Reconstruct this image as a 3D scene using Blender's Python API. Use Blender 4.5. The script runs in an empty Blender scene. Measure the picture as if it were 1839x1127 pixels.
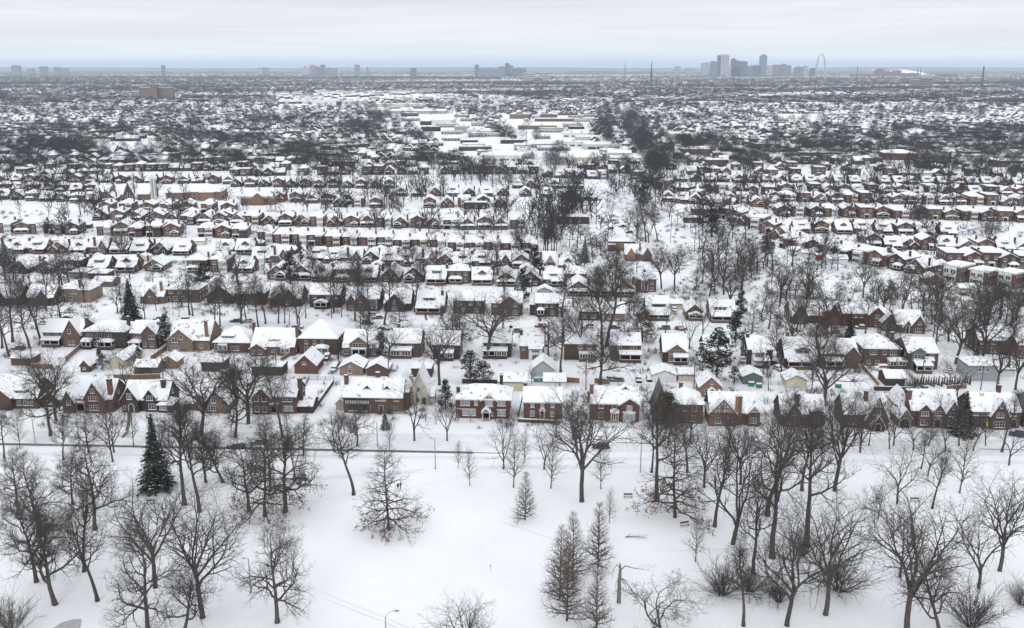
import bpy, math, random
import numpy as np
from mathutils import Vector, Matrix
R = math.radians
S = bpy.context.scene
COL = S.collection
# ------------------------------------------------------------------ camera
F_PX, CXP, CYP, CAMH = 1700.0, 919.5, 563.5, 95.0
PIT = math.atan((CYP-118.5)/F_PX)
cam = bpy.data.objects.new('camera', bpy.data.cameras.new('camera'))
COL.objects.link(cam)
cam.location = (0, 0, CAMH)
cam.rotation_euler = (math.pi/2-PIT, 0, 0)
cam.data.sensor_width = 36
cam.data.lens = F_PX/1839*36
cam.data.clip_start = 1
cam.data.clip_end = 120000
S.camera = cam
# ------------------------------------------------------------------ sky
SUN_EL, SUN_AZ = R(38), R(200)
w = bpy.data.worlds.new('World'); S.world = w; w.use_nodes = True
nt = w.node_tree; nt.nodes.clear()
def wn(t, **k):
    n = nt.nodes.new(t)
    for a, b in k.items(): setattr(n, a, b)
    return n
sky = wn('ShaderNodeTexSky', sky_type='NISHITA', sun_disc=False, sun_elevation=SUN_EL, sun_rotation=SUN_AZ)
sky.air_density = 1; sky.dust_density = 3
tc = wn('ShaderNodeTexCoord'); mp = wn('ShaderNodeMapping'); mp.inputs['Scale'].default_value = (2.2, 2.2, 55)
nz = wn('ShaderNodeTexNoise'); nz.inputs['Scale'].default_value = 1.0; nz.inputs['Detail'].default_value = 5
nz.inputs['Roughness'].default_value = .55
rp = wn('ShaderNodeValToRGB')
rp.color_ramp.elements[0].position = .34; rp.color_ramp.elements[0].color = (7.7, 7.95, 8.4, 1)
rp.color_ramp.elements[1].position = .62; rp.color_ramp.elements[1].color = (9.1, 9.3, 9.6, 1)
mx = wn('ShaderNodeMixRGB'); mx.inputs[0].default_value = .94
bg = wn('ShaderNodeBackground'); bg.inputs[1].default_value = .1
ow = wn('ShaderNodeOutputWorld')
L = nt.links.new
L(tc.outputs['Generated'], mp.inputs[0]); L(mp.outputs[0], nz.inputs['Vector']); L(nz.outputs[0], rp.inputs[0])
L(sky.outputs[0], mx.inputs[1]); L(rp.outputs[0], mx.inputs[2]); sx = wn('ShaderNodeSeparateXYZ'); L(tc.outputs['Generated'], sx.inputs[0])
gr = wn('ShaderNodeMapRange'); L(sx.outputs[2], gr.inputs[0]); gr.inputs[1].default_value = .1; gr.inputs[2].default_value = 1; gr.inputs[3].default_value = 1; gr.inputs[4].default_value = 1.38
ml_ = wn('ShaderNodeVectorMath', operation='SCALE'); L(mx.outputs[0], ml_.inputs[0]); L(gr.outputs[0], ml_.inputs['Scale'])
L(ml_.outputs[0], bg.inputs[0]); L(bg.outputs[0], ow.inputs[0])
# soft overcast sun
sl = bpy.data.lights.new('sun', 'SUN'); sl.energy = .6; sl.angle = R(25); sl.color = (1, .97, .93)
so = bpy.data.objects.new('sun', sl); COL.objects.link(so)
so.rotation_euler = Vector((math.sin(SUN_AZ)*math.cos(SUN_EL), math.cos(SUN_AZ)*math.cos(SUN_EL), math.sin(SUN_EL))).to_track_quat('Z', 'Y').to_euler()
S.view_settings.view_transform = 'Standard'; S.view_settings.look = 'None'
S.view_settings.exposure = 0.05; S.view_settings.gamma = 1
S.render.engine = 'CYCLES'
S.cycles.max_bounces = 5; S.cycles.volume_bounces = 1; S.cycles.diffuse_bounces = 3
# ------------------------------------------------------------------ picture point -> place on the ground
def P(px, py, z=0.0):
    cx = (px-CXP)/F_PX; cy = -(py-CYP)/F_PX
    d = Vector((cx, math.cos(PIT)+cy*math.sin(PIT), -math.sin(PIT)+cy*math.cos(PIT)))
    t = (z-CAMH)/d.z
    return Vector((d.x*t, d.y*t, z))
def height_at(Y, py):
    cy = -(py-CYP)/F_PX
    return CAMH+Y*(-math.sin(PIT)+cy*math.cos(PIT))/(math.cos(PIT)+cy*math.sin(PIT))
def pix(x, y, z=0):
    dz = z-CAMH
    dep = y*math.cos(PIT)-dz*math.sin(PIT)
    up = y*math.sin(PIT)+dz*math.cos(PIT)
    return CXP+F_PX*x/dep, CYP-F_PX*up/dep
def ppm(y): return F_PX/(y*math.cos(PIT)+CAMH*math.sin(PIT))
# ------------------------------------------------------------------ materials
MT = {}
def mat(name, col, rough=.85, var=0.0, vscale=3.0, rnd=0.0, bump=0.0, bscale=2.0, col2=None, thr=None, island=False, spec=.25, metal=0, emit=None, patch=None):
    """col +- noise; rnd = shift between objects; col2/thr = patches of second colour"""
    m = bpy.data.materials.new(name); m.use_nodes = True; MT[name] = m
    t = m.node_tree; t.nodes.clear(); l = t.links.new
    def n(k, **a):
        o = t.nodes.new(k)
        for x, y in a.items(): setattr(o, x, y)
        return o
    out = n('ShaderNodeOutputMaterial'); b = n('ShaderNodeBsdfPrincipled'); l(b.outputs[0], out.inputs[0])
    b.inputs['Roughness'].default_value = rough; b.inputs['Metallic'].default_value = metal
    b.inputs['Specular IOR Level'].default_value = spec
    g = n('ShaderNodeNewGeometry')
    cur = n('ShaderNodeRGB'); cur.outputs[0].default_value = (*col, 1); c = cur.outputs[0]
    if col2 is not None:
        z = n('ShaderNodeTexNoise'); z.inputs['Scale'].default_value = thr[0]; z.inputs['Detail'].default_value = 6
        l(g.outputs['Position'], z.inputs['Vector'])
        r = n('ShaderNodeMapRange'); r.inputs[1].default_value = thr[1]; r.inputs[2].default_value = thr[1]+thr[2]
        src = z.outputs[0]
        if patch:
            oi = n('ShaderNodeObjectInfo'); ma = n('ShaderNodeMath', operation='MULTIPLY_ADD'); 
            l(oi.outputs['Random'], ma.inputs[0]); ma.inputs[1].default_value = patch; l(z.outputs[0], ma.inputs[2]); src = ma.outputs[0]
        l(src, r.inputs[0])
        k = n('ShaderNodeMixRGB'); l(r.outputs[0], k.inputs[0]); l(c, k.inputs[1]); k.inputs[2].default_value = (*col2, 1); c = k.outputs[0]
    if var:
        z = n('ShaderNodeTexNoise'); z.inputs['Scale'].default_value = vscale; z.inputs['Detail'].default_value = 5
        l(g.outputs['Position'], z.inputs['Vector'])
        r = n('ShaderNodeMapRange'); r.inputs[1].default_value = .3; r.inputs[2].default_value = .7
        r.inputs[3].default_value = 1-var; r.inputs[4].default_value = 1+var; l(z.outputs[0], r.inputs[0])
        k = n('ShaderNodeMixRGB', blend_type='MULTIPLY'); k.inputs[0].default_value = 1; l(c, k.inputs[1]); l(r.outputs[0], k.inputs[2]); c = k.outputs[0]
    if rnd:
        if island: src = g.outputs['Random Per Island']
        else: src = n('ShaderNodeObjectInfo').outputs['Random']
        hs = n('ShaderNodeHueSaturation')
        r1 = n('ShaderNodeMapRange'); l(src, r1.inputs[0]); r1.inputs[3].default_value = 1-rnd; r1.inputs[4].default_value = 1+rnd
        wn_ = n('ShaderNodeTexWhiteNoise', noise_dimensions='1D'); l(src, wn_.inputs['W'])
        r2 = n('ShaderNodeMapRange'); l(wn_.outputs[0], r2.inputs[0]); r2.inputs[3].default_value = .5-rnd*.04; r2.inputs[4].default_value = .5+rnd*.07
        r3 = n('ShaderNodeMapRange'); l(wn_.outputs[0], r3.inputs[0]); r3.inputs[3].default_value = 1-rnd*.7; r3.inputs[4].default_value = 1.1
        l(r2.outputs[0], hs.inputs['Hue']); l(r3.outputs[0], hs.inputs['Saturation']); l(r1.outputs[0], hs.inputs['Value']); l(c, hs.inputs['Color']); c = hs.outputs[0]
    l(c, b.inputs['Base Color'])
    if bump:
        z = n('ShaderNodeTexNoise'); z.inputs['Scale'].default_value = bscale; z.inputs['Detail'].default_value = 4
        l(g.outputs['Position'], z.inputs['Vector'])
        bp = n('ShaderNodeBump'); bp.inputs['Strength'].default_value = 1; bp.inputs['Distance'].default_value = bump
        l(z.outputs[0], bp.inputs['Height']); l(bp.outputs[0], b.inputs['Normal'])
    return m
SN = (.86, .875, .90)
mat('snow', SN, .7, .035, .12, bump=.08, bscale=.9, spec=.3)
mat('ground_snow', SN, .75, .03, .035, bump=.14, bscale=.55, spec=.3, col2=(.55, .53, .50), thr=(.35, .68, .12))
mat('park_snow', SN, .75, .035, .05, bump=.32, bscale=.22, spec=.3)
mat('roof_snow', (.87, .885, .91), .7, .02, .5, bump=.06, bscale=1.3, col2=(.36, .36, .38), thr=(.7, .70, .06), patch=.12)
mat('packed_snow', (.76, .775, .80), .7, .08, .3, bump=.05, bscale=1.5)
mat('track_snow', (.77, .78, .82), .7, .06, .8)
mat('slush', (.13, .12, .11), .55, .3, .6, col2=(.32, .32, .33), thr=(.12, .62, .12))
mat('asphalt_patch', (.42, .42, .42), .7, .1, 1)
BR = dict(rnd=.2, var=.2, vscale=1.3, rough=.9)
mat('brick_red', (.135, .066, .054), **BR)
mat('brick_brown', (.122, .079, .063), **BR)
mat('brick_dark', (.062, .048, .044), **BR)
mat('brick_tan', (.22, .16, .115), **BR)
mat('brick_orange', (.235, .135, .085), **BR)
mat('stone', (.34, .31, .27), .9, .2, 1.6)
mat('stucco', (.55, .51, .44), .9, .08, 2)
mat('siding_grey', (.36, .38, .40), .7, .06, 2, rnd=.1)
mat('siding_white', (.68, .69, .69), .7, .05, 2)
mat('siding_cream', (.60, .55, .42), .7, .05, 2)
mat('siding_green', (.13, .17, .16), .7, .08, 2)
mat('timber', (.05, .042, .037), .8, .2, 3)
mat('trim_white', (.56, .56, .55), .6, .05, 3)
mat('trim_dark', (.07, .062, .058), .8, .2, 3)
mat('shingle', (.13, .13, .135), .9, .2, 3)
mat('glass', (.035, .04, .048), .12, .3, .7, spec=.6)
mat('pale_glass', (.30, .33, .36), .2, .25, .9, spec=.5)
mat('recess_shade', (.012, .012, .013), .9)  # near-black fill, paints the shade inside open porches and doorways
mat('door_dark', (.055, .045, .04), .6, .2, 2)
mat('wood_fence', (.21, .135, .09), .9, .25, 1.5, rnd=.2)
mat('iron', (.025, .025, .028), .5, .1, 3)
mat('galvanised', (.33, .34, .35), .45, .1, 3, metal=.4)
mat('pole_wood', (.13, .105, .085), .9, .2, 3)
mat('bark', (.082, .071, .064), .95, .35, 2.2, rnd=.16)
mat('bark_brown', (.10, .082, .072), .95, .3, 2.2, rnd=.12)
mat('bark_pale', (.22, .20, .18), .95, .3, 2.2)
mat('twig', (.082, .070, .064), .95, .2, 2, rnd=.16)
mat('twig_brown', (.125, .098, .082), .95, .2, 2, rnd=.12)
mat('dead_leaf', (.15, .082, .056), .9, .35, 3)
mat('needle', (.030, .038, .031), .9, .4, 1.2)
mat('needle_olive', (.075, .078, .038), .9, .4, 1.2)
mat('far_ground', SN, .8, .05, .003, col2=(.07, .065, .068), thr=(.0022, .40, .05))
mat('far_wood', (.060, .058, .063), .95, .25, .05, rnd=.35, island=True)
mat('far_brick', (.10, .075, .068), .9, .1, 1, rnd=.5, island=True)
mat('far_pale', (.50, .48, .45), .9, .1, 1, rnd=.3, island=True)
mat('rubber', (.02, .02, .02), .8)
mat('bin_green', (.03, .22, .13), .5); mat('bin_blue', (.08, .25, .38), .5); mat('door_red', (.45, .03, .03), .6)
for k, c in dict(black=(.02, .022, .028), silver=(.45, .46, .48), white=(.7, .7, .7), navy=(.03, .045, .09), red=(.25, .03, .03), grey=(.14, .15, .16)).items():
    mat('paint_'+k, c, .25, .03, 3, spec=.6)
mat('cloth_black', (.02, .02, .025), .9); mat('cloth_blue', (.04, .08, .2), .9); mat('skin', (.45, .27, .2), .6)
mat('flag_blue', (.03, .2, .5), .8); mat('flag_yellow', (.75, .6, .05), .8)
# ------------------------------------------------------------------ mesh builder
class MB:
    def __init__(s): s.v = []; s.f = []; s.m = []; s.mats = []
    def mi(s, name):
        if name not in s.mats: s.mats.append(name)
        return s.mats.index(name)
    def add(s, vs, fs, m):
        b = len(s.v); k = s.mi(m); s.v.extend([tuple(q) for q in vs])
        for f in fs: s.f.append([b+i for i in f]); s.m.append(k)
    def box(s, x0, x1, y0, y1, z0, z1, m):
        s.add([(x0,y0,z0),(x1,y0,z0),(x1,y1,z0),(x0,y1,z0),(x0,y0,z1),(x1,y0,z1),(x1,y1,z1),(x0,y1,z1)],
              [(3,2,1,0),(4,5,6,7),(0,1,5,4),(1,2,6,5),(2,3,7,6),(3,0,4,7)], m)
    def prism(s, prof, a0, a1, axis, m):
        """closed profile (list of (u,z)) swept along axis x or y"""
        n = len(prof)
        if axis == 'y': vs = [(u, a0, z) for u, z in prof]+[(u, a1, z) for u, z in prof]
        else: vs = [(a0, u, z) for u, z in prof]+[(a1, u, z) for u, z in prof]
        fs = [tuple(range(n)), tuple(range(2*n-1, n-1, -1))]
        fs += [(i, i+n, (i+1) % n+n, (i+1) % n) for i in range(n)]
        if axis == 'x': fs = [f[::-1] for f in fs]
        s.add(vs, fs, m)
    def hip(s, x0, x1, y0, y1, z, rise, t, m):
        W, D = x1-x0, y1-y0
        if W >= D: r0, r1 = (x0+D/2, (y0+y1)/2), (x1-D/2, (y0+y1)/2)
        else: r0, r1 = ((x0+x1)/2, y0+W/2), ((x0+x1)/2, y1-W/2)
        vs = [(x0,y0,z-t),(x1,y0,z-t),(x1,y1,z-t),(x0,y1,z-t),(x0,y0,z),(x1,y0,z),(x1,y1,z),(x0,y1,z),(*r0,z+rise),(*r1,z+rise)]
        fs = [(3,2,1,0),(0,1,5,4),(1,2,6,5),(2,3,7,6),(3,0,4,7)]
        if W >= D: fs += [(4,5,9,8),(5,6,9),(6,7,8,9),(7,4,8)]
        else: fs += [(4,5,8),(5,6,9,8),(6,7,9),(7,4,8,9)]
        s.add(vs, fs, m)
    def ring(s, pts, rad, k, m, cap=True):
        """tube through points"""
        pts = [Vector(p) for p in pts]; vs = []; n = len(pts)
        for i, p in enumerate(pts):
            d = (pts[min(i+1, n-1)]-pts[max(i-1, 0)]).normalized()
            a = d.cross(Vector((0, 0, 1)) if abs(d.z) < .9 else Vector((1, 0, 0))).normalized(); b = d.cross(a)
            for j in range(k):
                t = 2*math.pi*j/k; vs.append(p+(a*math.cos(t)+b*math.sin(t))*rad[i])
        fs = [(i*k+j, i*k+(j+1) % k, (i+1)*k+(j+1) % k, (i+1)*k+j) for i in range(n-1) for j in range(k)]
        if cap: fs += [tuple(range(k))[::-1], tuple(range((n-1)*k, n*k))]
        s.add(vs, fs, m)
    def arrays(s):
        V = np.array(s.v, dtype=np.float32).reshape(-1, 3)
        lt = np.array([len(f) for f in s.f], dtype=np.int32)
        lv = np.fromiter((i for f in s.f for i in f), dtype=np.int32)
        return V, lv, lt, np.array(s.m, dtype=np.int32), list(s.mats)
    def mesh(s, name, smooth=False):
        me = bpy.data.meshes.new(name); me.from_pydata(s.v, [], s.f)
        for q in s.mats: me.materials.append(MT[q])
        me.polygons.foreach_set('material_index', s.m)
        if smooth: me.polygons.foreach_set('use_smooth', [True]*len(s.f))
        me.update(); return me
    def build(s, name, parent=None, smooth=False):
        if not s.f: return None
        o = bpy.data.objects.new(name, s.mesh(name, smooth)); COL.objects.link(o)
        if parent: o.parent = parent
        return o
def np_mesh(name, V, lv, lt, mi, mats, smooth=False):
    me = bpy.data.meshes.new(name)
    me.vertices.add(len(V)); me.vertices.foreach_set('co', np.ascontiguousarray(V, dtype=np.float32).ravel())
    me.loops.add(len(lv)); me.loops.foreach_set('vertex_index', lv.astype(np.int32))
    me.polygons.add(len(lt)); ls = np.zeros(len(lt), dtype=np.int32); ls[1:] = np.cumsum(lt)[:-1]
    me.polygons.foreach_set('loop_start', ls)
    for q in mats: me.materials.append(MT[q])
    me.polygons.foreach_set('material_index', mi.astype(np.int32))
    me.update(calc_edges=True)
    return me
def replicate(arr, T):
    """arr from MB.arrays(); T = array of (x,y,z,rot,sx,sy,sz)"""
    V, lv, lt, mi, mats = arr; T = np.asarray(T, dtype=np.float64); n = len(T)
    c, s_ = np.cos(T[:, 3])[:, None], np.sin(T[:, 3])[:, None]
    X, Y, Z = V[:, 0][None]*T[:, 4:5], V[:, 1][None]*T[:, 5:6], V[:, 2][None]*T[:, 6:7]
    W = np.stack([X*c-Y*s_+T[:, 0:1], X*s_+Y*c+T[:, 1:2], Z+T[:, 2:3]], -1).reshape(-1, 3)
    LV = (lv[None]+(np.arange(n)*len(V))[:, None]).ravel()
    return W, LV, np.tile(lt, n), np.tile(mi, n), mats
def merge(parts, name):
    mats = []; Vs = []; Ls = []; Ts = []; Ms = []; off = 0
    for V, lv, lt, mi, ms in parts:
        for q in ms:
            if q not in mats: mats.append(q)
        mp_ = np.array([mats.index(q) for q in ms])
        Vs.append(V); Ls.append(lv+off); Ts.append(lt); Ms.append(mp_[mi]); off += len(V)
    o = bpy.data.objects.new(name, np_mesh(name, np.concatenate(Vs), np.concatenate(Ls), np.concatenate(Ts), np.concatenate(Ms), mats))
    COL.objects.link(o); return o
def tag(o, label=None, cat=None, group=None, kind=None):
    if label: o['label'] = label
    if cat: o['category'] = cat
    if group: o['group'] = group
    if kind: o['kind'] = kind
    return o
def empty(name, loc, rz=0, sc=1):
    o = bpy.data.objects.new(name, None); COL.objects.link(o); o.location = loc; o.rotation_euler = (0, 0, rz)
    o.scale = (sc, sc, sc) if not hasattr(sc, '__len__') else sc
    o.empty_display_size = .5; return o
def copy_parts(parts, root):
    """copies of parts (list of (object, [sub objects])) under a new root"""
    for o, subs in parts:
        c = o.copy(); COL.objects.link(c); c.parent = root
        for q in subs:
            d = q.copy(); COL.objects.link(d); d.parent = c
ORD = ['first','second','third','fourth','fifth','sixth','seventh','eighth','ninth','tenth','eleventh','twelfth','thirteenth','fourteenth','fifteenth','sixteenth','seventeenth','eighteenth','nineteenth','twentieth']
def ordn(i):
    if i < 20: return ORD[i]
    t = ['twenty', 'thirty', 'forty', 'fifty'][(i+1)//10-2]
    return t+'-'+ORD[(i+1) % 10-1] if (i+1) % 10 else {'twenty': 'twentieth', 'thirty': 'thirtieth', 'forty': 'fortieth', 'fifty': 'fiftieth'}[t]
LANDMARKS = []     # (reference text, x, y)
# ------------------------------------------------------------------ ground, roads, paths
def smoothn(x, y, s=1.0):
    return (math.sin(x*.071*s+1.3)*math.cos(y*.053*s+.4)+.6*math.sin(x*.13*s-y*.09*s+2)+.4*math.cos(x*.031*s+y*.17*s))
def ground_z(x, y):
    f = min(1, max(0, (215-y)/25))
    return .22*smoothn(x, y)*f
def ground():
    xs = [-60000,-30000,-12000,-6000,-3000,-1500,-800,-400,-250]+[-200+i*2.5 for i in range(161)]+[250,400,800,1500,3000,6000,12000,30000,60000]
    ys = [-3000,-500,-100,0,50]+[90+i*2.5 for i in range(57)]+[260,300,400,600,900,1500,3000,6000,12000,25000,60000]
    V = np.array([(x, y, ground_z(x, y)) for y in ys for x in xs], dtype=np.float32)
    nx, ny = len(xs), len(ys)
    f = [(j*nx+i, j*nx+i+1, (j+1)*nx+i+1, (j+1)*nx+i) for j in range(ny-1) for i in range(nx-1)]
    mi = np.array([1 if ys[j] < 214 and ys[j] > 60 else (2 if ys[j] > 11000 else 0) for j in range(ny-1) for i in range(nx-1)])
    me = np_mesh('ground', V, np.array(f).ravel(), np.full(len(f), 4), mi, ['ground_snow', 'park_snow', 'far_ground'])
    me.polygons.foreach_set('use_smooth', [True]*len(f))
    o = bpy.data.objects.new('ground', me); COL.objects.link(o); o['kind'] = 'structure'
ground()
def strip(name, pts, wid, z, m, mb=None, edge=None):
    """flat band through ground points"""
    own = mb is None; mb = mb or MB(); pts = [Vector((p[0], p[1], 0)) for p in pts]; n = len(pts); vs = []
    for i, p in enumerate(pts):
        d = (pts[min(i+1, n-1)]-pts[max(i-1, 0)]).normalized(); s = Vector((-d.y, d.x, 0))*wid/2
        for q in (p-s, p+s): vs.append((q.x, q.y, z+(ground_z(q.x, q.y) if q.y < 215 else 0)))
    mb.add(vs, [(2*i, 2*i+2, 2*i+3, 2*i+1) for i in range(n-1)], m)
    if own:
        o = mb.build(name); o['kind'] = 'structure'; return o
def lerp(a, b, n): return [a+(b-a)*(i/n) for i in range(n+1)]
A, B = P(-250, 784), P(2100, 806)
ROAD_DIR = (B-A).normalized()
# the road between the park and the first row of houses
strip('road', lerp(A, B, 40), 11, .012, 'packed_snow')
sA, sB = P(-60, 796), P(850, 812.5)
strip('road_gutter', lerp(sA, sB, 30), 1.35, .020, 'slush')
strip('road_gutter', lerp(P(850, 812.5), P(905, 813.5), 6), .5, .021, 'slush')
strip('road_gutter', lerp(P(1105, 794.5), P(1160, 795.5), 4), .45, .022, 'slush')
strip('road_gutter', lerp(P(1760, 806), P(1860, 808), 4), .45, .022, 'slush')
for px0, px1, py in ((640, 870, 797),):
    strip('road_track', lerp(P(px0, py), P(px1, py+3), 6), .5, .024, 'track_snow')
strip('pavement', lerp(P(-250, 812), P(2100, 832), 30), 1.8, .016, 'track_snow')
mb = MB(); k0, k1 = P(-250, 771), P(2100, 790)
for i in range(40):
    a = k0+(k1-k0)*(i/40); b = k0+(k1-k0)*((i+1)/40)
    mb.add([(a.x,a.y,0),(b.x,b.y,0),(b.x,b.y+.25,0),(a.x,a.y+.25,0),(a.x,a.y,.13),(b.x,b.y,.13),(b.x,b.y+.25,.13),(a.x,a.y+.25,.13)],
           [(4,5,6,7),(0,1,5,4),(2,3,7,6)], 'snow')
mb.build('kerb')['kind'] = 'structure'
# second street, alley, side streets and the railway cutting
strip('street', lerp(P(-300, 570), P(1350, 598), 30)+[P(1500, 604), P(1650, 618), P(1800, 655), P(2000, 700)], 10, .012, 'packed_snow')
strip('alley', lerp(P(-100, 664), P(2000, 712), 20), 4, .012, 'packed_snow')
strip('street', lerp(P(-300, 462), P(960, 480), 20), 9, .012, 'packed_snow')
strip('alley', lerp(P(-100, 508), P(1200, 530), 20), 4, .012, 'packed_snow')
for a, b, wd in (((1105, 340), (1195, 470), 9), ((1078, 180), (1105, 340), 10), ((1265, 690), (1235, 610), 8), ((585, 600), (560, 690), 4), ((900, 370), (930, 440), 9)):
    strip('side_street', lerp(P(*a), P(*b), 6), wd, .018, 'packed_snow')
strip('railway_bed', [P(1900, 560), P(1600, 503), P(1390, 470), P(1250, 425), P(1100, 350), P(1010, 300), P(945, 255), P(900, 215)], 9, .014, 'track_snow')
# driveways
for (x0, y0, x1, y1, wd) in ((925, 706, 920, 775, 3.0), (600, 660, 640, 610, 3), (1035, 700, 1015, 770, 2.5), (245, 665, 225, 720, 3), (1165, 700, 1160, 790, 3)):
    strip('driveway', lerp(P(x0, y0), P(x1, y1), 6), wd, .021, 'track_snow')
# park path, worn tracks and bare patches
strip('path', [P(230, 900), P(330, 880), P(470, 866), P(700, 848), P(900, 838), P(1150, 838), P(1500, 848), P(1900, 862)], 2.2, .01, 'track_snow')
for dx in (0, 9):
    strip('tyre_track', [P(540-dx, 1050+dx), P(600, 1075+dx), P(690, 1107+dx), P(760, 1140+dx)], .22, .03, 'track_snow')
strip('tyre_track', [P(500, 925), P(560, 905), P(590, 890)], .2, .03, 'track_snow')
strip('tyre_track', [P(900, 935), P(960, 955), P(1050, 985), P(1200, 990), P(1380, 985)], .22, .03, 'track_snow')
def footprints(pts, seed):
    r = random.Random(seed); mb = MB(); q = [P(*p) for p in pts]; side = 1
    for a, b in zip(q[:-1], q[1:]):
        d = (b-a); n = int(d.length/.72); d.normalize(); s = Vector((-d.y, d.x, 0))
        for i in range(n):
            c = a+d*(i*.72)+s*(side*.17+r.gauss(0, .05)); side = -side; u, v_ = d*.2, s*.1; z = ground_z(c.x, c.y)+.035
            mb.add([(k.x, k.y, z) for k in (c-u-v_, c+u-v_, c+u+v_, c-u+v_)], [(0, 1, 2, 3)], 'print_snow')
    mb.build('footprints')['kind'] = 'structure'
mat('print_snow', (.70, .72, .76), .8)
footprints([(640, 930), (712, 881)], 1); footprints([(720, 879), (800, 862), (900, 838), (1010, 812)], 2)
footprints([(225, 1130), (420, 1000), (520, 930)], 5)
def patch(pts, m='asphalt_patch'):
    mb = MB(); q = [P(*p) for p in pts]
    mb.add([(a.x, a.y, ground_z(a.x, a.y)+.09) for a in q], [tuple(range(len(q)))], m)
    mb.build('bare_pavement')['kind'] = 'structure'
patch([(93, 1128), (112, 1116), (130, 1111), (146, 1110), (143, 1130)]); patch([(-10, 936), (2, 935), (14, 944), (10, 951), (-10, 955)])
strip('garden_path', [P(232, 738), P(232, 755), P(228, 775), P(220, 786)], .9, .02, 'slush')
strip('garden_path', [P(968, 568), P(970, 577)], .9, .02, 'slush')
strip('garden_path', [P(763, 562), P(766, 575)], .9, .02, 'slush')
strip('garden_path', [P(1770, 648), P(1790, 645), P(1815, 640)], .9, .02, 'slush')
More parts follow.
